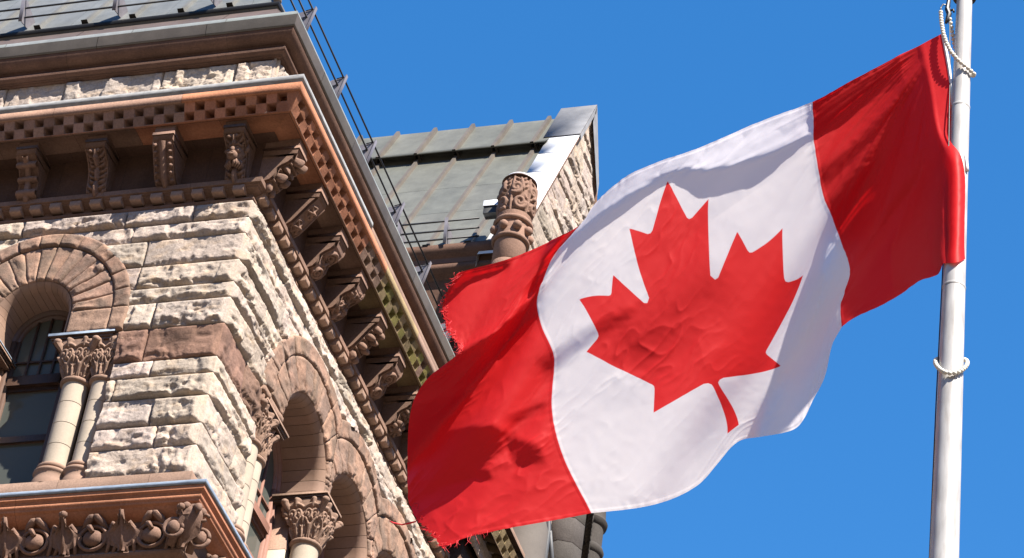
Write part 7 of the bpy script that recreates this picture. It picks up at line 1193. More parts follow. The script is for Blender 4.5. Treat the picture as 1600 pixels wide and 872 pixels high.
-2750 -422 2319 -2767 -418 2278 -2786 -413 2239 -2805 -407 2199 -2825 -403 2158 -2843 -399 2117 -2861 -395 2075 -2877 -390 2033 -2892 -386 1991 -2905 -381 1949 -2917 -374 1907 -2928 -368 1866 -2936 -362 1824 -2944 -353 1784 -2955 -328 1757 -2976 -273 1755 -2996 -214 1756 -3009 -166 1747 -3011 -143 1718 -2998 -152 1661 -2984 -164 1603 -2970 -171 1550 -2959 -173 1502 -2950 -170 1459 -2943 -164 1418 -2938 -156 1379 -2935 -146 1341 -2934 -134 1304 -2934 -122 1268 -2935 -108 1232 -2937 -92 1197 -2939 -77 1163 -2940 -60 1131 -2945 -35 1106 -2950 -4 1085 -2950 15 1057 -2945 25 1021 -2937 31 983 -2930 42 949 -2923 58 919 -2915 72 888 -2906 88 859 -2896 107 831 -2884 124 802 -2867 131 765 -2850 137 728 -2832 147 693 -2814 160 660 -2797 175 629 -2780 191 599 -2763 209 569 -2746 227 540 -2729 245 511 -2712 262 481 -2695 278 450
-2789 -413 2307 -2804 -410 2266 -2821 -407 2224 -2838 -405 2182 -2855 -402 2140 -2871 -399 2097 -2887 -395 2055 -2902 -392 2013 -2916 -388 1970 -2928 -383 1927 -2939 -378 1885 -2949 -373 1842 -2956 -370 1798 -2962 -364 1756 -2971 -347 1722 -2991 -295 1718 -3012 -234 1722 -3030 -177 1721 -3040 -137 1705 -3032 -138 1656 -3020 -149 1600 -3007 -160 1544 -2996 -166 1492 -2987 -168 1445 -2980 -165 1401 -2975 -160 1359 -2971 -153 1319 -2969 -145 1280 -2968 -135 1241 -2969 -124 1204 -2969 -111 1168 -2971 -97 1134 -2972 -82 1101 -2975 -58 1075 -2979 -31 1052 -2981 -6 1029 -2981 15 1002 -2977 31 972 -2972 48 943 -2966 63 913 -2958 77 882 -2948 91 851 -2937 106 821 -2925 120 790 -2908 126 753 -2891 132 716 -2873 139 679 -2855 149 645 -2837 161 612 -2819 176 581 -2802 192 551 -2785 210 521 -2768 227 492 -2751 245 462 -2734 262 432
-2823 -415 2288 -2838 -411 2246 -2853 -408 2204 -2868 -406 2163 -2884 -403 2121 -2899 -400 2078 -2914 -396 2036 -2927 -393 1993 -2940 -389 1951 -2951 -385 1908 -2962 -380 1865 -2970 -376 1822 -2977 -373 1777 -2982 -370 1732 -2987 -361 1693 -3004 -319 1681 -3026 -258 1684 -3047 -197 1687 -3064 -143 1684 -3064 -128 1649 -3056 -134 1597 -3045 -145 1541 -3034 -154 1487 -3025 -160 1436 -3018 -162 1389 -3013 -160 1344 -3009 -157 1301 -3006 -151 1260 -3005 -144 1220 -3004 -136 1181 -3003 -126 1143 -3003 -115 1107 -3004 -101 1073 -3005 -84 1043 -3006 -64 1015 -3008 -41 990 -3012 -9 973 -3013 21 953 -3011 43 929 -3006 62 902 -2998 76 872 -2989 89 840 -2978 102 809 -2965 113 776 -2949 120 740 -2932 127 704 -2914 134 667 -2896 141 631 -2877 151 597 -2859 163 564 -2842 177 533 -2824 193 503 -2807 210 473 -2790 228 444 -2774 245 414
-2855 -419 2268 -2869 -415 2226 -2884 -412 2185 -2898 -408 2143 -2913 -405 2102 -2927 -402 2060 -2940 -398 2017 -2953 -395 1975 -2964 -391 1932 -2975 -387 1889 -2984 -382 1847 -2992 -378 1804 -2998 -375 1759 -3002 -374 1713 -3006 -370 1669 -3019 -340 1647 -3040 -285 1646 -3062 -224 1649 -3082 -165 1651 -3092 -129 1634 -3090 -123 1591 -3082 -129 1539 -3073 -139 1485 -3065 -147 1432 -3057 -153 1382 -3052 -155 1334 -3047 -155 1289 -3044 -152 1246 -3042 -148 1204 -3040 -143 1163 -3039 -136 1123 -3038 -128 1085 -3037 -118 1048 -3036 -106 1015 -3035 -91 983 -3037 -67 959 -3042 -34 943 -3044 -5 923 -3044 23 904 -3041 45 879 -3034 62 851 -3025 77 821 -3015 90 790 -3003 102 759 -2989 112 726 -2973 121 691 -2956 128 655 -2938 135 619 -2919 143 584 -2900 152 550 -2882 164 517 -2864 178 485 -2846 193 455 -2829 210 425 -2812 228 396
-2886 -422 2250 -2900 -419 2208 -2914 -415 2166 -2928 -411 2125 -2941 -408 2083 -2954 -404 2042 -2967 -401 2000 -2978 -397 1957 -2989 -393 1915 -2998 -389 1872 -3007 -384 1829 -3015 -380 1787 -3020 -377 1742 -3024 -376 1696 -3027 -374 1651 -3035 -357 1617 -3054 -309 1611 -3075 -253 1611 -3096 -196 1611 -3113 -145 1607 -3119 -121 1579 -3117 -118 1535 -3112 -124 1485 -3105 -132 1432 -3098 -140 1380 -3092 -145 1330 -3087 -148 1282 -3084 -149 1236 -3081 -148 1192 -3078 -145 1149 -3076 -141 1108 -3074 -135 1068 -3072 -129 1029 -3069 -122 991 -3070 -104 962 -3073 -77 941 -3076 -50 920 -3078 -21 901 -3078 6 881 -3076 31 859 -3070 47 831 -3061 62 801 -3052 77 772 -3041 90 741 -3028 102 709 -3013 112 677 -2997 121 643 -2979 128 608 -2961 136 572 -2942 144 537 -2923 153 503 -2904 165 470 -2886 178 438 -2868 194 408 -2851 211 378
-2917 -426 2233 -2931 -422 2191 -2944 -419 2149 -2957 -415 2108 -2970 -411 2066 -2982 -407 2025 -2993 -403 1983 -3004 -399 1941 -3013 -395 1898 -3022 -391 1856 -3030 -387 1813 -3037 -382 1770 -3042 -379 1726 -3046 -378 1680 -3048 -377 1634 -3053 -368 1595 -3070 -328 1581 -3090 -278 1577 -3110 -226 1573 -3129 -174 1569 -3144 -133 1557 -3149 -115 1526 -3148 -112 1482 -3144 -117 1432 -3139 -124 1381 -3133 -131 1329 -3129 -137 1279 -3124 -141 1231 -3121 -142 1185 -3118 -142 1140 -3115 -140 1097 -3112 -137 1056 -3109 -133 1015 -3106 -127 977 -3109 -105 951 -3111 -82 927 -3112 -58 904 -3113 -32 883 -3114 -5 862 -3112 20 841 -3107 39 815 -3098 50 783 -3089 63 753 -3078 77 723 -3066 90 693 -3052 102 661 -3037 112 628 -3020 121 595 -3002 129 560 -2984 137 525 -2964 145 490 -2945 155 456 -2926 166 423 -2907 179 391 -2889 195 361
-2948 -431 2215 -2961 -427 2174 -2974 -423 2132 -2986 -419 2091 -2998 -415 2050 -3009 -410 2009 -3020 -406 1967 -3029 -401 1925 -3038 -397 1883 -3046 -393 1841 -3053 -388 1798 -3059 -384 1755 -3064 -380 1711 -3067 -379 1665 -3070 -380 1618 -3073 -377 1574 -3087 -345 1555 -3106 -299 1547 -3125 -251 1540 -3145 -203 1533 -3163 -157 1525 -3176 -124 1507 -3182 -108 1474 -3182 -105 1431 -3179 -108 1382 -3175 -115 1331 -3171 -122 1280 -3166 -128 1231 -3162 -132 1182 -3159 -135 1135 -3155 -136 1090 -3151 -135 1047 -3148 -133 1005 -3145 -127 967 -3147 -106 941 -3149 -83 916 -3151 -61 892 -3151 -37 869 -3151 -13 847 -3150 12 826 -3147 35 803 -3138 46 771 -3126 53 737 -3116 66 706 -3105 82 678 -3091 92 646 -3076 102 613 -3060 112 581 -3043 121 548 -3025 130 514 -3006 138 479 -2986 147 444 -2966 156 410 -2946 167 377 -2927 181 345
-2976 -442 2194 -2989 -437 2153 -3002 -430 2114 -3015 -423 2075 -3026 -418 2035 -3037 -413 1994 -3046 -408 1952 -3055 -404 1911 -3063 -399 1869 -3070 -394 1826 -3076 -390 1784 -3081 -386 1741 -3086 -382 1697 -3089 -380 1652 -3091 -381 1605 -3094 -380 1559 -3106 -354 1535 -3124 -314 1522 -3142 -272 1511 -3161 -229 1501 -3180 -185 1491 -3198 -144 1479 -3211 -114 1458 -3217 -99 1424 -3218 -96 1382 -3217 -98 1334 -3214 -104 1284 -3210 -112 1233 -3205 -118 1183 -3201 -123 1135 -3196 -127 1087 -3192 -129 1042 -3188 -130 998 -3185 -122 961 -3187 -103 934 -3189 -82 908 -3190 -61 883 -3190 -39 859 -3189 -16 835 -3188 7 813 -3185 30 790 -3180 48 764 -3170 58 732 -3160 72 702 -3147 82 670 -3131 85 633 -3116 93 599 -3100 103 567 -3083 113 534 -3065 122 501 -3046 131 467 -3026 140 433 -3006 148 398 -2985 158 364 -2965 169 330
-3001 -461 2166 -3015 -451 2130 -3032 -434 2100 -3044 -426 2062 -3055 -422 2021 -3064 -417 1980 -3073 -412 1938 -3081 -406 1897 -3088 -401 1855 -3094 -396 1813 -3099 -391 1771 -3104 -387 1728 -3108 -383 1685 -3111 -381 1640 -3112 -382 1592 -3115 -382 1546 -3126 -360 1518 -3143 -324 1502 -3161 -287 1488 -3180 -248 1474 -3198 -209 1461 -3217 -170 1448 -3234 -132 1433 -3247 -105 1409 -3254 -91 1375 -3257 -86 1335 -3257 -86 1289 -3254 -93 1239 -3250 -100 1188 -3245 -107 1138 -3240 -114 1089 -3234 -119 1041 -3229 -122 995 -3228 -112 959 -3228 -96 930 -3229 -78 902 -3230 -58 875 -3229 -38 850 -3229 -17 826 -3227 5 802 -3225 27 779 -3221 49 756 -3215 68 731 -3205 82 702 -3190 84 664 -3173 84 625 -3156 88 588 -3139 95 554 -3122 104 520 -3104 114 488 -3085 123 455 -3065 133 421 -3045 142 387 -3023 151 352 -3002 161 318
-3026 -477 2142 -3043 -461 2111 -3061 -439 2085 -3073 -431 2047 -3083 -426 2007 -3092 -421 1966 -3100 -416 1925 -3107 -410 1884 -3113 -404 1842 -3118 -398 1801 -3122 -393 1758 -3126 -388 1716 -3129 -383 1673 -3132 -381 1629 -3133 -382 1581 -3136 -383 1534 -3147 -363 1505 -3164 -330 1487 -3182 -296 1469 -3200 -262 1452 -3218 -227 1436 -3237 -192 1420 -3255 -156 1404 -3272 -122 1386 -3285 -98 1360 -3292 -86 1325 -3297 -74 1290 -3299 -70 1248 -3295 -78 1197 -3290 -87 1145 -3284 -95 1094 -3278 -103 1044 -3272 -109 996 -3271 -99 961 -3271 -85 929 -3271 -70 899 -3270 -53 871 -3270 -34 844 -3268 -15 818 -3267 6 794 -3264 27 770 -3261 48 747 -3256 70 724 -3249 87 698 -3233 87 658 -3216 86 619 -3198 87 580 -3180 91 543 -3161 97 508 -3143 105 474 -3124 115 441 -3104 125 408 -3082 135 375 -3061 144 340 -3038 154 306
-3054 -488 2123 -3070 -472 2093 -3088 -450 2067 -3101 -439 2032 -3111 -433 1992 -3119 -427 1951 -3126 -421 1911 -3133 -414 1870 -3138 -408 1829 -3142 -401 1788 -3145 -394 1746 -3148 -389 1704 -3150 -384 1661 -3153 -381 1618 -3154 -382 1571 -3156 -383 1524 -3168 -364 1494 -3185 -334 1474 -3203 -302 1455 -3221 -271 1435 -3240 -240 1416 -3259 -208 1397 -3278 -175 1379 -3296 -142 1361 -3313 -110 1342 -3327 -83 1319 -3338 -60 1292 -3346 -44 1260 -3344 -49 1211 -3338 -60 1157 -3331 -72 1104 -3324 -82 1051 -3316 -91 1001 -3315 -81 965 -3314 -70 932 -3313 -57 899 -3312 -43 869 -3311 -27 840 -3309 -10 813 -3307 9 787 -3304 28 762 -3301 49 738 -3296 69 715 -3290 89 691 -3275 91 653 -3258 90 613 -3240 89 574 -3221 90 535 -3201 93 498 -3181 99 462 -3161 108 429 -3141 117 395 -3119 128 362 -3097 138 328 -3073 148 294
-3082 -498 2106 -3098 -482 2076 -3116 -460 2050 -3128 -448 2016 -3138 -442 1976 -3146 -435 1936 -3153 -428 1896 -3158 -421 1856 -3162 -413 1815 -3166 -405 1775 -3168 -397 1734 -3170 -391 1693 -3171 -385 1651 -3173 -381 1607 -3174 -381 1561 -3177 -382 1514 -3188 -366 1482 -3206 -336 1462 -3225 -306 1442 -3244 -277 1421 -3264 -248 1400 -3284 -219 1379 -3303 -189 1359 -3322 -159 1339 -3340 -127 1320 -3357 -95 1301 -3372 -65 1280 -3384 -38 1256 -3391 -22 1224 -3387 -29 1174 -3380 -42 1118 -3371 -56 1063 -3363 -67 1011 -3361 -61 973 -3359 -52 937 -3357 -41 903 -3355 -30 870 -3353 -17 839 -3350 -2 810 -3348 14 782 -3345 32 756 -3341 51 731 -3336 70 707 -3330 89 682 -3317 92 646 -3300 93 607 -3282 92 568 -3262 92 528 -3242 93 490 -3220 96 452 -3199 102 417 -3177 110 383 -3155 120 349 -3132 131 316 -3108 142 282
-3109 -507 2090 -3126 -491 2061 -3143 -470 2035 -3156 -458 2001 -3165 -452 1961 -3173 -445 1921 -3179 -437 1881 -3184 -429 1841 -3187 -420 1801 -3189 -411 1761 -3190 -402 1721 -3191 -393 1681 -3191 -386 1639 -3192 -381 1597 -3193 -381 1551 -3196 -382 1504 -3207 -368 1471 -3226 -338 1451 -3246 -309 1431 -3267 -281 1409 -3288 -254 1387 -3309 -226 1365 -3330 -199 1343 -3349 -171 1322 -3367 -141 1301 -3385 -110 1281 -3401 -79 1261 -3416 -48 1240 -3428 -20 1217 -3432 -7 1183 -3429 -10 1136 -3420 -25 1079 -3412 -36 1026 -3408 -34 984 -3405 -29 945 -3401 -22 908 -3398 -13 874 -3395 -2 840 -3392 10 809 -3389 23 779 -3385 39 752 -3381 56 725 -3377 74 700 -3371 91 675 -3357 94 638 -3341 94 600 -3324 95 561 -3304 94 522 -3282 94 483 -3260 96 444 -3236 99 406 -3213 105 370 -3189 114 336 -3165 124 303 -3141 135 269
-3137 -517 2075 -3153 -501 2045 -3171 -480 2020 -3184 -468 1986 -3193 -461 1946 -3200 -454 1906 -3205 -446 1866 -3209 -438 1826 -3211 -428 1786 -3212 -418 1746 -3212 -407 1707 -3211 -397 1668 -3211 -388 1628 -3211 -382 1587 -3211 -380 1542 -3214 -382 1495 -3225 -369 1461 -3245 -341 1440 -3267 -312 1420 -3290 -285 1398 -3313 -258 1376 -3336 -232 1353 -3358 -205 1331 -3378 -178 1308 -3397 -151 1285 -3414 -124 1262 -3431 -93 1242 -3446 -62 1222 -3459 -31 1201 -3470 -3 1178 -3473 10 1143 -3470 10 1098 -3463 1 1047 -3457 -1 1001 -3452 -1 958 -3447 2 918 -3443 8 880 -3439 15 844 -3435 25 811 -3431 36 779 -3427 48 750 -3422 63 722 -3418 79 695 -3412 95 669 -3398 97 632 -3382 97 594 -3364 97 555 -3345 97 516 -3323 97 476 -3299 97 436 -3274 99 397 -3249 102 359 -3223 109 323 -3198 118 289 -3173 129 255
-3163 -527 2059 -3180 -512 2030 -3198 -491 2005 -3212 -477 1972 -3221 -471 1933 -3228 -464 1892 -3233 -456 1852 -3236 -447 1811 -3236 -437 1771 -3235 -426 1731 -3233 -414 1692 -3231 -403 1654 -3229 -392 1615 -3228 -383 1576 -3228 -380 1532 -3230 -381 1486 -3242 -370 1451 -3263 -342 1430 -3288 -314 1409 -3313 -288 1387 -3338 -263 1364 -3363 -237 1341 -3386 -211 1319 -3408 -184 1296 -3426 -162 1269 -3443 -137 1244 -3460 -106 1224 -3476 -74 1204 -3490 -42 1184 -3502 -10 1163 -3512 18 1141 -3516 34 1108 -3514 41 1069 -3508 38 1022 -3501 33 975 -3494 31 931 -3488 32 889 -3483 37 851 -3478 43 815 -3473 51 781 -3469 61 750 -3464 73 720 -3459 87 692 -3453 101 665 -3440 104 629 -3423 101 588 -3405 100 548 -3385 99 509 -3363 99 469 -3338 99 429 -3312 100 389 -3285 102 349 -3257 106 311 -3230 114 276 -3203 124 241
-3189 -541 2041 -3206 -524 2013 -3225 -503 1989 -3240 -487 1959 -3249 -480 1920 -3256 -473 1879 -3261 -465 1838 -3263 -456 1797 -3262 -445 1757 -3259 -434 1716 -3255 -422 1677 -3250 -409 1639 -3245 -396 1602 -3243 -385 1564 -3242 -381 1522 -3245 -381 1477 -3257 -370 1442 -3281 -344 1420 -3307 -317 1398 -3335 -292 1376 -3363 -268 1352 -3390 -244 1329 -3415 -218 1306 -3438 -192 1283 -3456 -172 1254 -3473 -149 1228 -3490 -118 1207 -3507 -85 1188 -3521 -52 1168 -3534 -19 1148 -3545 13 1128 -3553 42 1106 -3558 63 1077 -3557 73 1041 -3551 71 995 -3542 65 948 -3534 61 902 -3527 62 860 -3522 65 822 -3516 71 786 -3511 78 752 -3506 87 720 -3500 97 691 -3494 109 662 -3483 114 628 -3465 109 585 -3446 105 544 -3425 103 503 -3402 102 462 -3377 102 421 -3349 102 380 -3320 103 339 -3290 105 300 -3261 111 262 -3232 119 226
-3212 -556 2021 -3230 -540 1994 -3250 -519 1970 -3267 -499 1944 -3278 -490 1907 -3286 -483 1867 -3290 -474 1825 -3291 -465 1784 -3289 -454 1742 -3284 -442 1702 -3277 -429 1662 -3269 -416 1623 -3261 -402 1587 -3257 -389 1551 -3255 -381 1512 -3258 -381 1468 -3272 -370 1433 -3297 -345 1410 -3327 -320 1388 -3358 -297 1364 -3388 -275 1339 -3417 -252 1315 -3444 -228 1291 -3468 -202 1268 -3486 -182 1240 -3503 -161 1212 -3520 -129 1191 -3537 -96 1171 -3551 -62 1152 -3564 -28 1133 -3576 6 1114 -3586 38 1094 -3593 67 1071 -3597 89 1044 -3595 99 1007 -3589 99 964 -3581 94 917 -3572 89 871 -3565 89 830 -3559 93 792 -3554 98 757 -3548 104 723 -3542 111 691 -3535 121 661 -3526 129 630 -3508 121 586 -3488 113 541 -3466 108 498 -3442 106 455 -3415 105 413 -3386 104 371 -3355 104 330 -3323 106 289 -3291 109 249 -3260 116 212
-3233 -573 2000 -3253 -557 1973 -3273 -537 1950 -3292 -516 1925 -3307 -500 1895 -3316 -491 1856 -3320 -483 1814 -3321 -473 1771 -3317 -462 1728 -3310 -449 1687 -3300 -436 1647 -3289 -422 1608 -3277 -407 1572 -3269 -392 1538 -3266 -383 1501 -3269 -381 1458 -3285 -369 1425 -3314 -345 1402 -3347 -323 1378 -3381 -302 1352 -3414 -282 1326 -3445 -261 1301 -3473 -237 1277 -3498 -211 1254 -3517 -191 1226 -3533 -172 1196 -3550 -140 1175 -3566 -107 1155 -3581 -72 1136 -3594 -37 1118 -3606 -1 1100 -3616 33 1081 -3625 65 1061 -3631 93 1038 -3633 113 1009 -3629 118 969 -3624 119 926 -3616 117 882 -3607 112 836 -3601 115 798 -3596 119 762 -3590 124 728 -3584 129 694 -3577 135 663 -3569 144 632 -3552 137 589 -3531 126 542 -3507 117 496 -3482 111 450 -3453 108 406 -3423 107 362 -3390 107 320 -3355 107 278 -3321 109 237 -3287 114 198
-3256 -586 1981 -3275 -572 1955 -3296 -554 1930 -3316 -535 1905 -3334 -514 1879 -3347 -497 1847 -3352 -488 1805 -3352 -480 1760 -3347 -469 1715 -3338 -457 1672 -3325 -442 1631 -3310 -427 1593 -3293 -413 1557 -3281 -397 1524 -3275 -384 1490 -3277 -381 1449 -3297 -368 1417 -3330 -345 1393 -3367 -325 1367 -3405 -308 1339 -3441 -289 1313 -3474 -267 1289 -3503 -244 1265 -3529 -219 1242 -3548 -200 1213 -3562 -182 1182 -3580 -151 1160 -3596 -117 1140 -3610 -82 1121 -3623 -46 1102 -3635 -9 1085 -3646 27 1067 -3655 62 1049 -3663 94 1029 -3668 121 1005 -3669 137 973 -3662 137 930 -3655 134 885 -3646 130 839 -3640 132 800 -3637 140 766 -3632 145 733 -3626 149 699 -3619 153 666 -3610 158 634 -3596 155 594 -3575 143 546 -3550 130 496 -3522 120 447 -3492 114 399 -3459 111 353 -3424 109 309 -3387 109 266 -3349 110 224 -3314 113 184
-3280 -591 1969 -3299 -581 1940 -3320 -567 1914 -3341 -550 1888 -3360 -530 1862 -3376 -507 1834 -3385 -492 1797 -3384 -484 1751 -3378 -475 1703 -3367 -463 1658 -3352 -449 1615 -3333 -433 1577 -3311 -417 1542 -3292 -402 1510 -3282 -387 1478 -3285 -381 1440 -3309 -365 1411 -3347 -345 1385 -3390 -327 1357 -3432 -312 1328 -3472 -292 1303 -3506 -271 1279 -3535 -248 1255 -3560 -224 1232 -3579 -205 1203 -3592 -190 1168 -3609 -159 1146 -3624 -126 1125 -3638 -90 1105 -3651 -54 1087 -3663 -18 1069 -3673 20 1053 -3683 56 1036 -3692 92 1018 -3700 124 999 -3704 150 974 -3704 163 940 -3695 158 893 -3686 151 844 -3678 148 801 -3674 156 767 -3671 164 736 -3667 170 704 -3661 174 672 -3653 177 639 -3641 177 603 -3620 164 554 -3593 147 500 -3563 133 446 -3530 122 394 -3495 115 345 -3457 112 299 -3417 111 255 -3378 111 212 -3340 113 171
-3308 -588 1964 -3325 -583 1931 -3345 -575 1901 -3366 -562 1873 -3385 -544 1846 -3403 -520 1819 -3416 -495 1790 -3416 -485 1744 -3408 -478 1693 -3396 -468 1644 -3379 -455 1599 -3357 -440 1560 -3331 -422 1527 -3306 -406 1496 -3290 -391 1465 -3294 -381 1432 -3323 -364 1403 -3367 -343 1378 -3416 -324 1352 -3463 -309 1322 -3503 -293 1294 -3536 -275 1268 -3565 -252 1245 -3590 -228 1222 -3609 -209 1193 -3620 -198 1156 -3637 -166 1133 -3652 -133 1111 -3666 -97 1091 -3678 -62 1072 -3690 -25 1054 -3700 12 1037 -3710 49 1021 -3720 87 1005 -3729 123 988 -3736 155 968 -3741 180 943 -3740 193 908 -3731 189 862 -3719 174 810 -3711 173 769 -3709 181 737 -3706 189 707 -3702 195 678 -3695 199 646 -3684 201 612 -3665 190 565 -3636 168 507 -3603 148 447 -3568 132 390 -3531 122 337 -3490 116 288 -3448 113 243 -3405 113 200 -3366 113 158
-3336 -583 1959 -3352 -582 1923 -3371 -578 1891 -3391 -570 1860 -3409 -555 1830 -3428 -530 1804 -3443 -503 1777 -3444 -490 1733 -3436 -480 1684 -3423 -471 1633 -3405 -461 1585 -3383 -446 1544 -3353 -429 1512 -3325 -411 1483 -3305 -398 1452 -3309 -385 1420 -3345 -362 1397 -3396 -332 1379 -3446 -315 1351 -3495 -303 1319 -3535 -290 1288 -3565 -276 1259 -3593 -256 1234 -3617 -233 1210 -3636 -216 1181 -3648 -202 1145 -3664 -172 1121 -3679 -138 1098 -3693 -103 1078 -3705 -68 1058 -3716 -32 1040 -3726 4 1023 -3736 42 1006 -3746 79 990 -3755 117 974 -3765 154 957 -3773 187 939 -3778 213 914 -3777 226 881 -3768 222 836 -3756 209 785 -3746 201 741 -3742 205 709 -3739 212 680 -3734 219 651 -3724 221 617 -3705 211 571 -3677 192 514 -3642 167 450 -3604 145 388 -3565 129 330 -3522 120 279 -3478 115 232 -3433 114 188 -3392 113 146
'''
# ------------------------------------------------------------------ the flag
net = np.array(FLAG_NET.split(), float).reshape(FLAG_NET_SHAPE+(3,))/1000.0
def upsample(A, n):
    """Catmull-Rom along axis 0"""
    m_ = A.shape[0]; t = np.linspace(0, m_-1, n); i = np.clip(np.floor(t).astype(int), 0, m_-2); f_ = (t-i)[:, None, None]
    p = [A[np.clip(i+k, 0, m_-1)] for k in (-1, 0, 1, 2)]
    return 0.5*((2*p[1])+(-p[0]+p[2])*f_+(2*p[0]-5*p[1]+4*p[2]-p[3])*f_**2+(-p[0]+3*p[1]-3*p[2]+p[3])*f_**3)
FU, FV = 640, 320
G = upsample(net, FU); G = upsample(G.transpose(1, 0, 2), FV).transpose(1, 0, 2)
fu, fv = np.meshgrid(np.linspace(0, 1, FU), np.linspace(0, 1, FV), indexing='ij')
def normals(G):
    a = np.gradient(G, axis=0); b = np.gradient(G, axis=1); n = np.cross(a, b); return n/(np.linalg.norm(n, axis=-1, keepdims=True)+1e-12)
Nn = normals(G)
if (Nn[FU//2, FV//2]*(np.array(CAM)-np.array(FLAG_NET_ORIGIN))).sum() < 0: Nn = -Nn
# creases of the cloth: small crumple everywhere, tension folds running out from the top hoist corner, ripples near the fly
X, Y = fu*2, fv
r = np.hypot(X, Y); ph = np.arctan2(Y, X+1e-6)
ten = (np.abs(2*vnoise(ph*9, r*0.6, 3)-1)+0.5*np.abs(2*vnoise(ph*21, r*1.1, 8)-1))*0.026*np.clip(r*6, 0, 1)*np.clip(1.25-r*1.1, 0, 1)
al, ac = X*0.86+Y*0.5, -X*0.5+Y*0.86                     # along and across the pull of the cloth
def ridge(n, p=2.5): return (1-np.abs(2*n-1))**p
zone = np.exp(-(((X-1.18)/0.36)**2+((Y-0.40)/0.36)**2))
zone2 = np.exp(-(((X-1.80)/0.30)**2+((Y-0.6)/0.5)**2))
soft = (fbm(al*3.2, ac*6.5, 21, 2)-.4)*0.040
crease = ridge(vnoise(al*4.5+0.6*fbm(X*9, Y*9, 2, 2), ac*21+1.6*fbm(X*7, Y*7, 4, 2), 40), 3.0)*0.0085
small = ridge(vnoise(al*11+fbm(X*14, Y*14, 6, 2), ac*40+1.8*fbm(X*12, Y*12, 7, 2), 50), 2.0)*0.0046
mask_ = np.clip((vnoise(X*5, Y*5, 71)-0.35)*3, 0, 1)
disp = ten + soft*(0.22+0.5*zone+0.8*zone2) + crease*(0.22+0.75*zone+0.9*zone2)*mask_ + small*(0.5+1.0*zone+0.8*zone2)*(0.35+0.65*mask_)
hem = np.clip(1-np.minimum(fv, 1-fv)/0.012, 0, 1)
disp += 0.0025*np.sign(hem) + np.clip(1-np.minimum(fv, 1-fv)/0.03, 0, 1)*(vnoise(X*60, fv*3, 88)-.5)*0.005      # turned hems and their pucker
for sx_ in (0.5, 1.5):
    disp += np.where(np.abs(X-sx_) < 0.007, 0.002, 0)+np.exp(-((X-sx_)/0.02)**2)*(vnoise(Y*70, X*4, 91)-.5)*0.004
disp *= np.clip((fu-0.045)*30, 0, 1)
G = G+Nn*disp[..., None]
# the maple leaf outline (half), flag height = 4800
half = [(-90, 2030), (-45, 1167), (-52, 1120), (-90, 1083), (-156, 1069), (-1015, 1220), (-899, 900), (-896, 860), (-919, 827), (-1860, 65), (-1648, -34), (-1615, -66), (-1614, -113),
        (-1800, -685), (-1258, -570), (-1212, -576), (-1185, -608), (-1080, -855), (-657, -401), (-600, -390), (-546, -458), (-750, -1510), (-423, -1321), (-370, -1318), (-332, -1348), (0, -2000)]
poly = np.array(half+[(-a, b) for a, b in half[::-1][1:]], float)/4800.0
def sdist(px, py, P):
    d = np.full(px.shape, 9.0); ins = np.zeros(px.shape, bool); j = len(P)-1
    for i in range(len(P)):
        a, b = P[j], P[i]; e = b-a
        t = np.clip(((px-a[0])*e[0]+(py-a[1])*e[1])/(e@e), 0, 1)
        d = np.minimum(d, np.hypot(px-a[0]-t*e[0], py-a[1]-t*e[1]))
        ins ^= ((b[1] > py) != (a[1] > py)) & (px < (a[0]-b[0])*(py-b[1])/(a[1]-b[1]+1e-12)+b[0])
        j = i
    return np.where(ins, -d, d)
ink = sdist(-(X-1.0), Y-0.5, poly)
ink = np.minimum(ink, np.minimum(X-0.5, 1.5-X)*1.0)
def cloth_mat():
    m_, nt, b = nodes('flag_nylon'); N, L = nt.nodes, nt.links
    at = N.new('ShaderNodeAttribute'); at.attribute_name = 'ink'
    gt = N.new('ShaderNodeMapRange'); gt.inputs['From Min'].default_value = -0.0012; gt.inputs['From Max'].default_value = 0.0012
    L.new(at.outputs['Fac'], gt.inputs['Value'])
    mix = N.new('ShaderNodeMix'); mix.data_type = 'RGBA'
    mix.inputs[6].default_value = (0.78, 0.030, 0.034, 1); mix.inputs[7].default_value = (0.82, 0.79, 0.81, 1)
    L.new(gt.outputs[0], mix.inputs[0])
    tc = N.new('ShaderNodeTexCoord'); n = N.new('ShaderNodeTexNoise'); n.inputs['Scale'].default_value = 55; n.inputs['Detail'].default_value = 6; n.inputs['Roughness'].default_value = 0.7
    L.new(tc.outputs['Object'], n.inputs['Vector'])
    bp = N.new('ShaderNodeBump'); bp.inputs['Strength'].default_value = 0.06; bp.inputs['Distance'].default_value = 0.01
    L.new(n.outputs[0], bp.inputs['Height'])
    L.new(mix.outputs[2], b.inputs['Base Color']); b.inputs['Roughness'].default_value = 0.5; b.inputs['Specular IOR Level'].default_value = 0.22
    L.new(bp.outputs[0], b.inputs['Normal'])
    tr = N.new('ShaderNodeBsdfTranslucent'); 
    mx2 = N.new('ShaderNodeMix'); mx2.data_type = 'RGBA'
    mx2.inputs[6].default_value = (0.80, 0.007, 0.010, 1); mx2.inputs[7].default_value = (0.95, 0.90, 0.91, 1)
    L.new(gt.outputs[0], mx2.inputs[0]); L.new(mx2.outputs[2], tr.inputs['Color'])
    ms = N.new('ShaderNodeMixShader'); ms.inputs[0].default_value = 0.6
    out = [q for q in N if q.type == 'OUTPUT_MATERIAL'][0]
    L.new(b.outputs[0], ms.inputs[1]); L.new(tr.outputs[0], ms.inputs[2]); L.new(ms.outputs[0], out.inputs['Surface'])
    return m_
M_CLOTH = cloth_mat()
flag = tag(empty('flag', FLAG_NET_ORIGIN), 'large red and white maple leaf flag flying half furled from the white flagpole', 'flag')
cl = MB()
keep = np.ones((FU-1, FV-1), bool)
ragged = 0.002+0.005*vnoise(fv*75, fv*0, 5)+0.006*vnoise(fv*230, fv*0, 6)
wear = np.clip(np.maximum(0.33-fv, fv-0.80)*8, 0.1, 1)
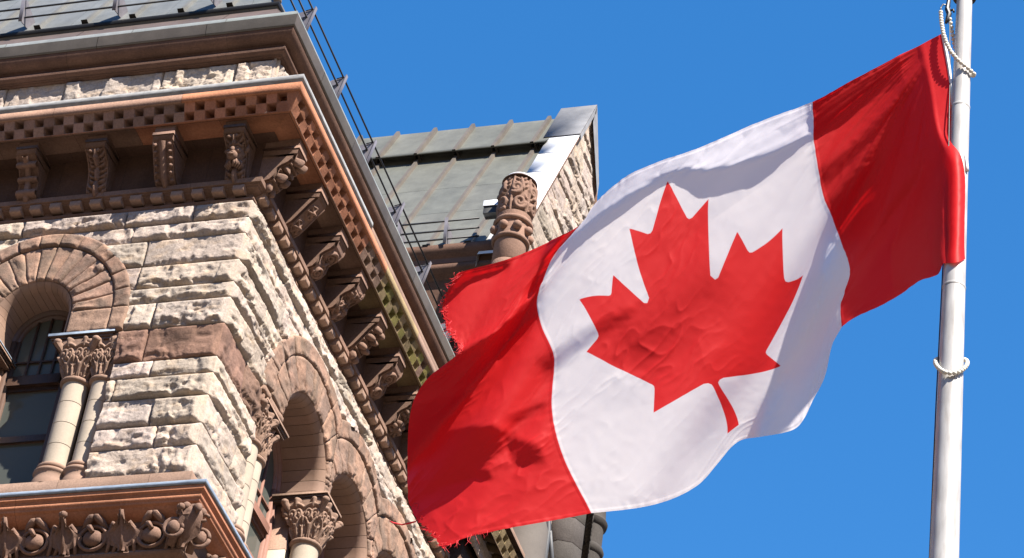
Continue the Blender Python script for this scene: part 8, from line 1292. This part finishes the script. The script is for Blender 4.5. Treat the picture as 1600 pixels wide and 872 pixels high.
keep &= ~((1-fu) < ragged*wear)[:-1, :-1]
keep &= ~((1-fv < 0.010*vnoise(fu*130, fv*0, 9)*np.clip((fu-0.88)*10, 0, 1)))[:-1, :-1]
cl.grid(G, (1, 1, 1), keep=keep)
cloth = cl.build('cloth', M_CLOTH, flag, True)
assert len(cloth.data.vertices) == FU*FV
att_ = cloth.data.attributes.new('ink', 'FLOAT', 'POINT'); att_.data.foreach_set('value', ink.astype(np.float32).ravel())
# white heading tape along the free part of the hoist
off = np.array(RIGHT)*0.016
k1 = int(FV*0.62)
hd = MB(); hd.tube(G[0, 0:k1:6]+off*np.linspace(0.6, 1.0, len(G[0, 0:k1:6]))[:, None], 0.013, (1, 1, 1), 8)
M_TAPE = plain('white_tape', (0.62, 0.61, 0.62), 0.7, 0, 0.08)
hd.build('heading_tape', M_TAPE, flag, True)
# hem rolls along top and bottom edges
for nm, row in (('top_hem', 0), ('bottom_hem', FV-1)):
    pass
# frayed threads on the worn fly edge
ft = MB(); rs_ = np.random.default_rng(11)
RED = (0.62, 0.012, 0.022)
dirs_u = np.gradient(G, axis=0); dirs_u /= np.linalg.norm(dirs_u, axis=-1, keepdims=True)
dirs_v = np.gradient(G, axis=1); dirs_v /= np.linalg.norm(dirs_v, axis=-1, keepdims=True)
for k in range(130):
    v_ = rs_.uniform(0, 0.29) if k % 3 else rs_.uniform(0.83, 1.0)
    j = int(v_*(FV-1)); i = FU-1-int((0.004+0.012*rs_.random())*FU)
    p = G[i, j]; d_ = dirs_u[i, j]+dirs_v[i, j]*rs_.normal(0, 0.5)+Nn[i, j]*rs_.normal(0, 0.35)
    L_ = rs_.uniform(0.010, 0.038)
    bend = rs_.normal(0, 0.35, 3)
    ft.tube([p-0.02*d_, p+d_*L_*0.5, p+d_*L_*0.85+bend*L_*0.35, p+d_*L_+bend*L_*0.9], 0.0014, RED, 4)
for k in range(14):
    u_ = rs_.uniform(0.90, 1.0); i = int(u_*(FU-1)); p = G[i, FV-2]
    d_ = dirs_v[i, FV-2]+dirs_u[i, FV-2]*rs_.normal(0.3, 0.5); L_ = rs_.uniform(0.02, 0.06)
    ft.tube([p-0.01*d_, p+d_*L_*0.6, p+d_*L_+rs_.normal(0, 0.3, 3)*L_], 0.0014, RED, 4)
M_THREAD = plain('red_thread', (0.6, 0.02, 0.03), 0.7, 0, 0.1)
fr_o = ft.build('frayed_edge', M_THREAD, flag); fr_o['kind'] = 'stuff'
lt = MB(); O_ = np.array(FLAG_NET_ORIGIN)
lt.tube(np.array([(8.41, -12.56, 13.62), (8.38, -12.575, 13.600), (8.32, -12.583, 13.583), (8.263, -12.608, 13.585), (8.235, -12.615, 13.60)])-O_, [0.005, 0.007, 0.005, 0.006, 0.003], RED, 6)
lt.build('loose_strip', M_THREAD, flag)

# ------------------------------------------------------------------ ropes at the pole
M_BEAD = plain('cream_bead', (0.60, 0.57, 0.50), 0.55, 0, 0.12, 20)
M_WIRE = plain('steel_wire', (0.12, 0.12, 0.12), 0.35, 0.6, 0.1)
bead_me = [None]
def beaded(name, label, pts, closed=False, r=0.0165):
    P = np.array(pts, float)
    if closed: P = np.vstack([P, P[:1]])
    seg = np.r_[0, np.cumsum(np.linalg.norm(np.diff(P, axis=0), axis=1))]
    n = int(seg[-1]/(r*1.85)); t = np.linspace(0, seg[-1], n, endpoint=not closed)
    Q = np.stack([np.interp(t, seg, P[:, c]) for c in range(3)], -1)
    root = tag(empty(name, tuple(Q[0])), label, 'rope', 'beaded retainer ropes on the flagpole')
    w = MB(); w.tube(Q[::2] if len(Q) > 8 else Q, 0.006, (1, 1, 1), 6); w.build('cord', M_WIRE, root, loc=tuple(Q[0]))
    root.children[0].location = (0, 0, 0)
    for q in Q:
        if bead_me[0] is None:
            b_ = MB(); b_.ball((0, 0, 0), (r, r, r*0.92), (1, 1, 1), None, 12, 9); o = b_.build('bead', M_BEAD, root, True); bead_me[0] = o
        else:
            o = bead_me[0].copy(); COL.objects.link(o); o.parent = root
        o.location = tuple(q-Q[0]); o.rotation_euler = (random.random()*3, random.random()*3, 0)
    return root
def pole_off(a, r, z): return (PB[0]+r*math.cos(a), PB[1]+r*math.sin(a), z)
upper = [(11.988, -13.039, 17.514), (11.999, -13.051, 17.397), (12.019, -13.068, 17.269), (12.047, -13.076, 17.155), (12.082, -13.081, 17.063), (12.125, -13.077, 16.991),
         (12.170, -13.064, 16.940), (12.207, -13.039, 16.915), (12.235, -12.995, 16.905), (12.225, -12.950, 16.93), (12.185, -12.90, 17.0), (12.13, -12.885, 17.10), (12.075, -12.92, 17.28), (12.057, -12.985, 17.416), (12.049, -13.007, 17.465)]
beaded('beaded_rope', 'white beaded rope looped from the flag top corner down round the pole', upper)
z_ = 14.32
lower = []
for k in range(40):
    a = 2*math.pi*k/40
    # front (towards the camera) hangs low, back rides high
    fx, fy = CAM[0]-PB[0], CAM[1]-PB[1]; n_ = math.hypot(fx, fy); fx /= n_; fy /= n_
    c = math.cos(a)*fx+math.sin(a)*fy
    lower.append((PB[0]+0.104*math.cos(a), PB[1]+0.104*math.sin(a), z_-0.145*c-0.03*c*c))
beaded('beaded_rope', 'white beaded ring hanging round the bare pole below the flag', lower, True)
hk = tag(empty('snap_hook', (12.043, -13.009, 17.50)), 'small black snap hook holding the flag top corner beside the pole', 'hook')
h_ = MB(); q = np.array((12.043, -13.009, 17.50))
h_.tube(np.array([(12.043, -13.009, 17.80), (12.037, -13.018, 17.625), (12.030, -13.020, 17.559), (12.045, -13.016, 17.509), (12.036, -13.011, 17.464), (12.024, -13.014, 17.423)])-q, [0.008, 0.016, 0.018, 0.02, 0.018, 0.010], (1, 1, 1), 8)
h_.build('body', M_RAIL, hk, True)
h_ = MB(); h_.tube(np.array([(12.036, -13.015, 17.60), (12.000, -13.03, 17.60), (11.985, -13.035, 17.56), (11.988, -13.039, 17.514)])-q, 0.006, (1, 1, 1), 6); h_.build('gate', M_WIRE, hk, True)
h_ = MB(); h_.tube(np.array([(12.036, -13.015, 17.54), (12.075, -13.02, 17.545), (12.08, -13.02, 17.52)])-q, 0.009, (1, 1, 1), 6); h_.build('lever', M_RAIL, hk, True)
hy = MB(); hy.tube([(12.035, -13.010, 19.4), (12.039, -13.010, 17.857), (12.049, -13.007, 17.465), (12.067, -13.002, 16.894), (12.085, -13.04, 16.183), (12.05, -12.95, 14.0), (12.02, -12.95, 1.2)], 0.0045, (1, 1, 1), 6)
tag(hy.build('halyard', M_RAIL), 'thin dark halyard line running down beside the white flagpole', 'rope')
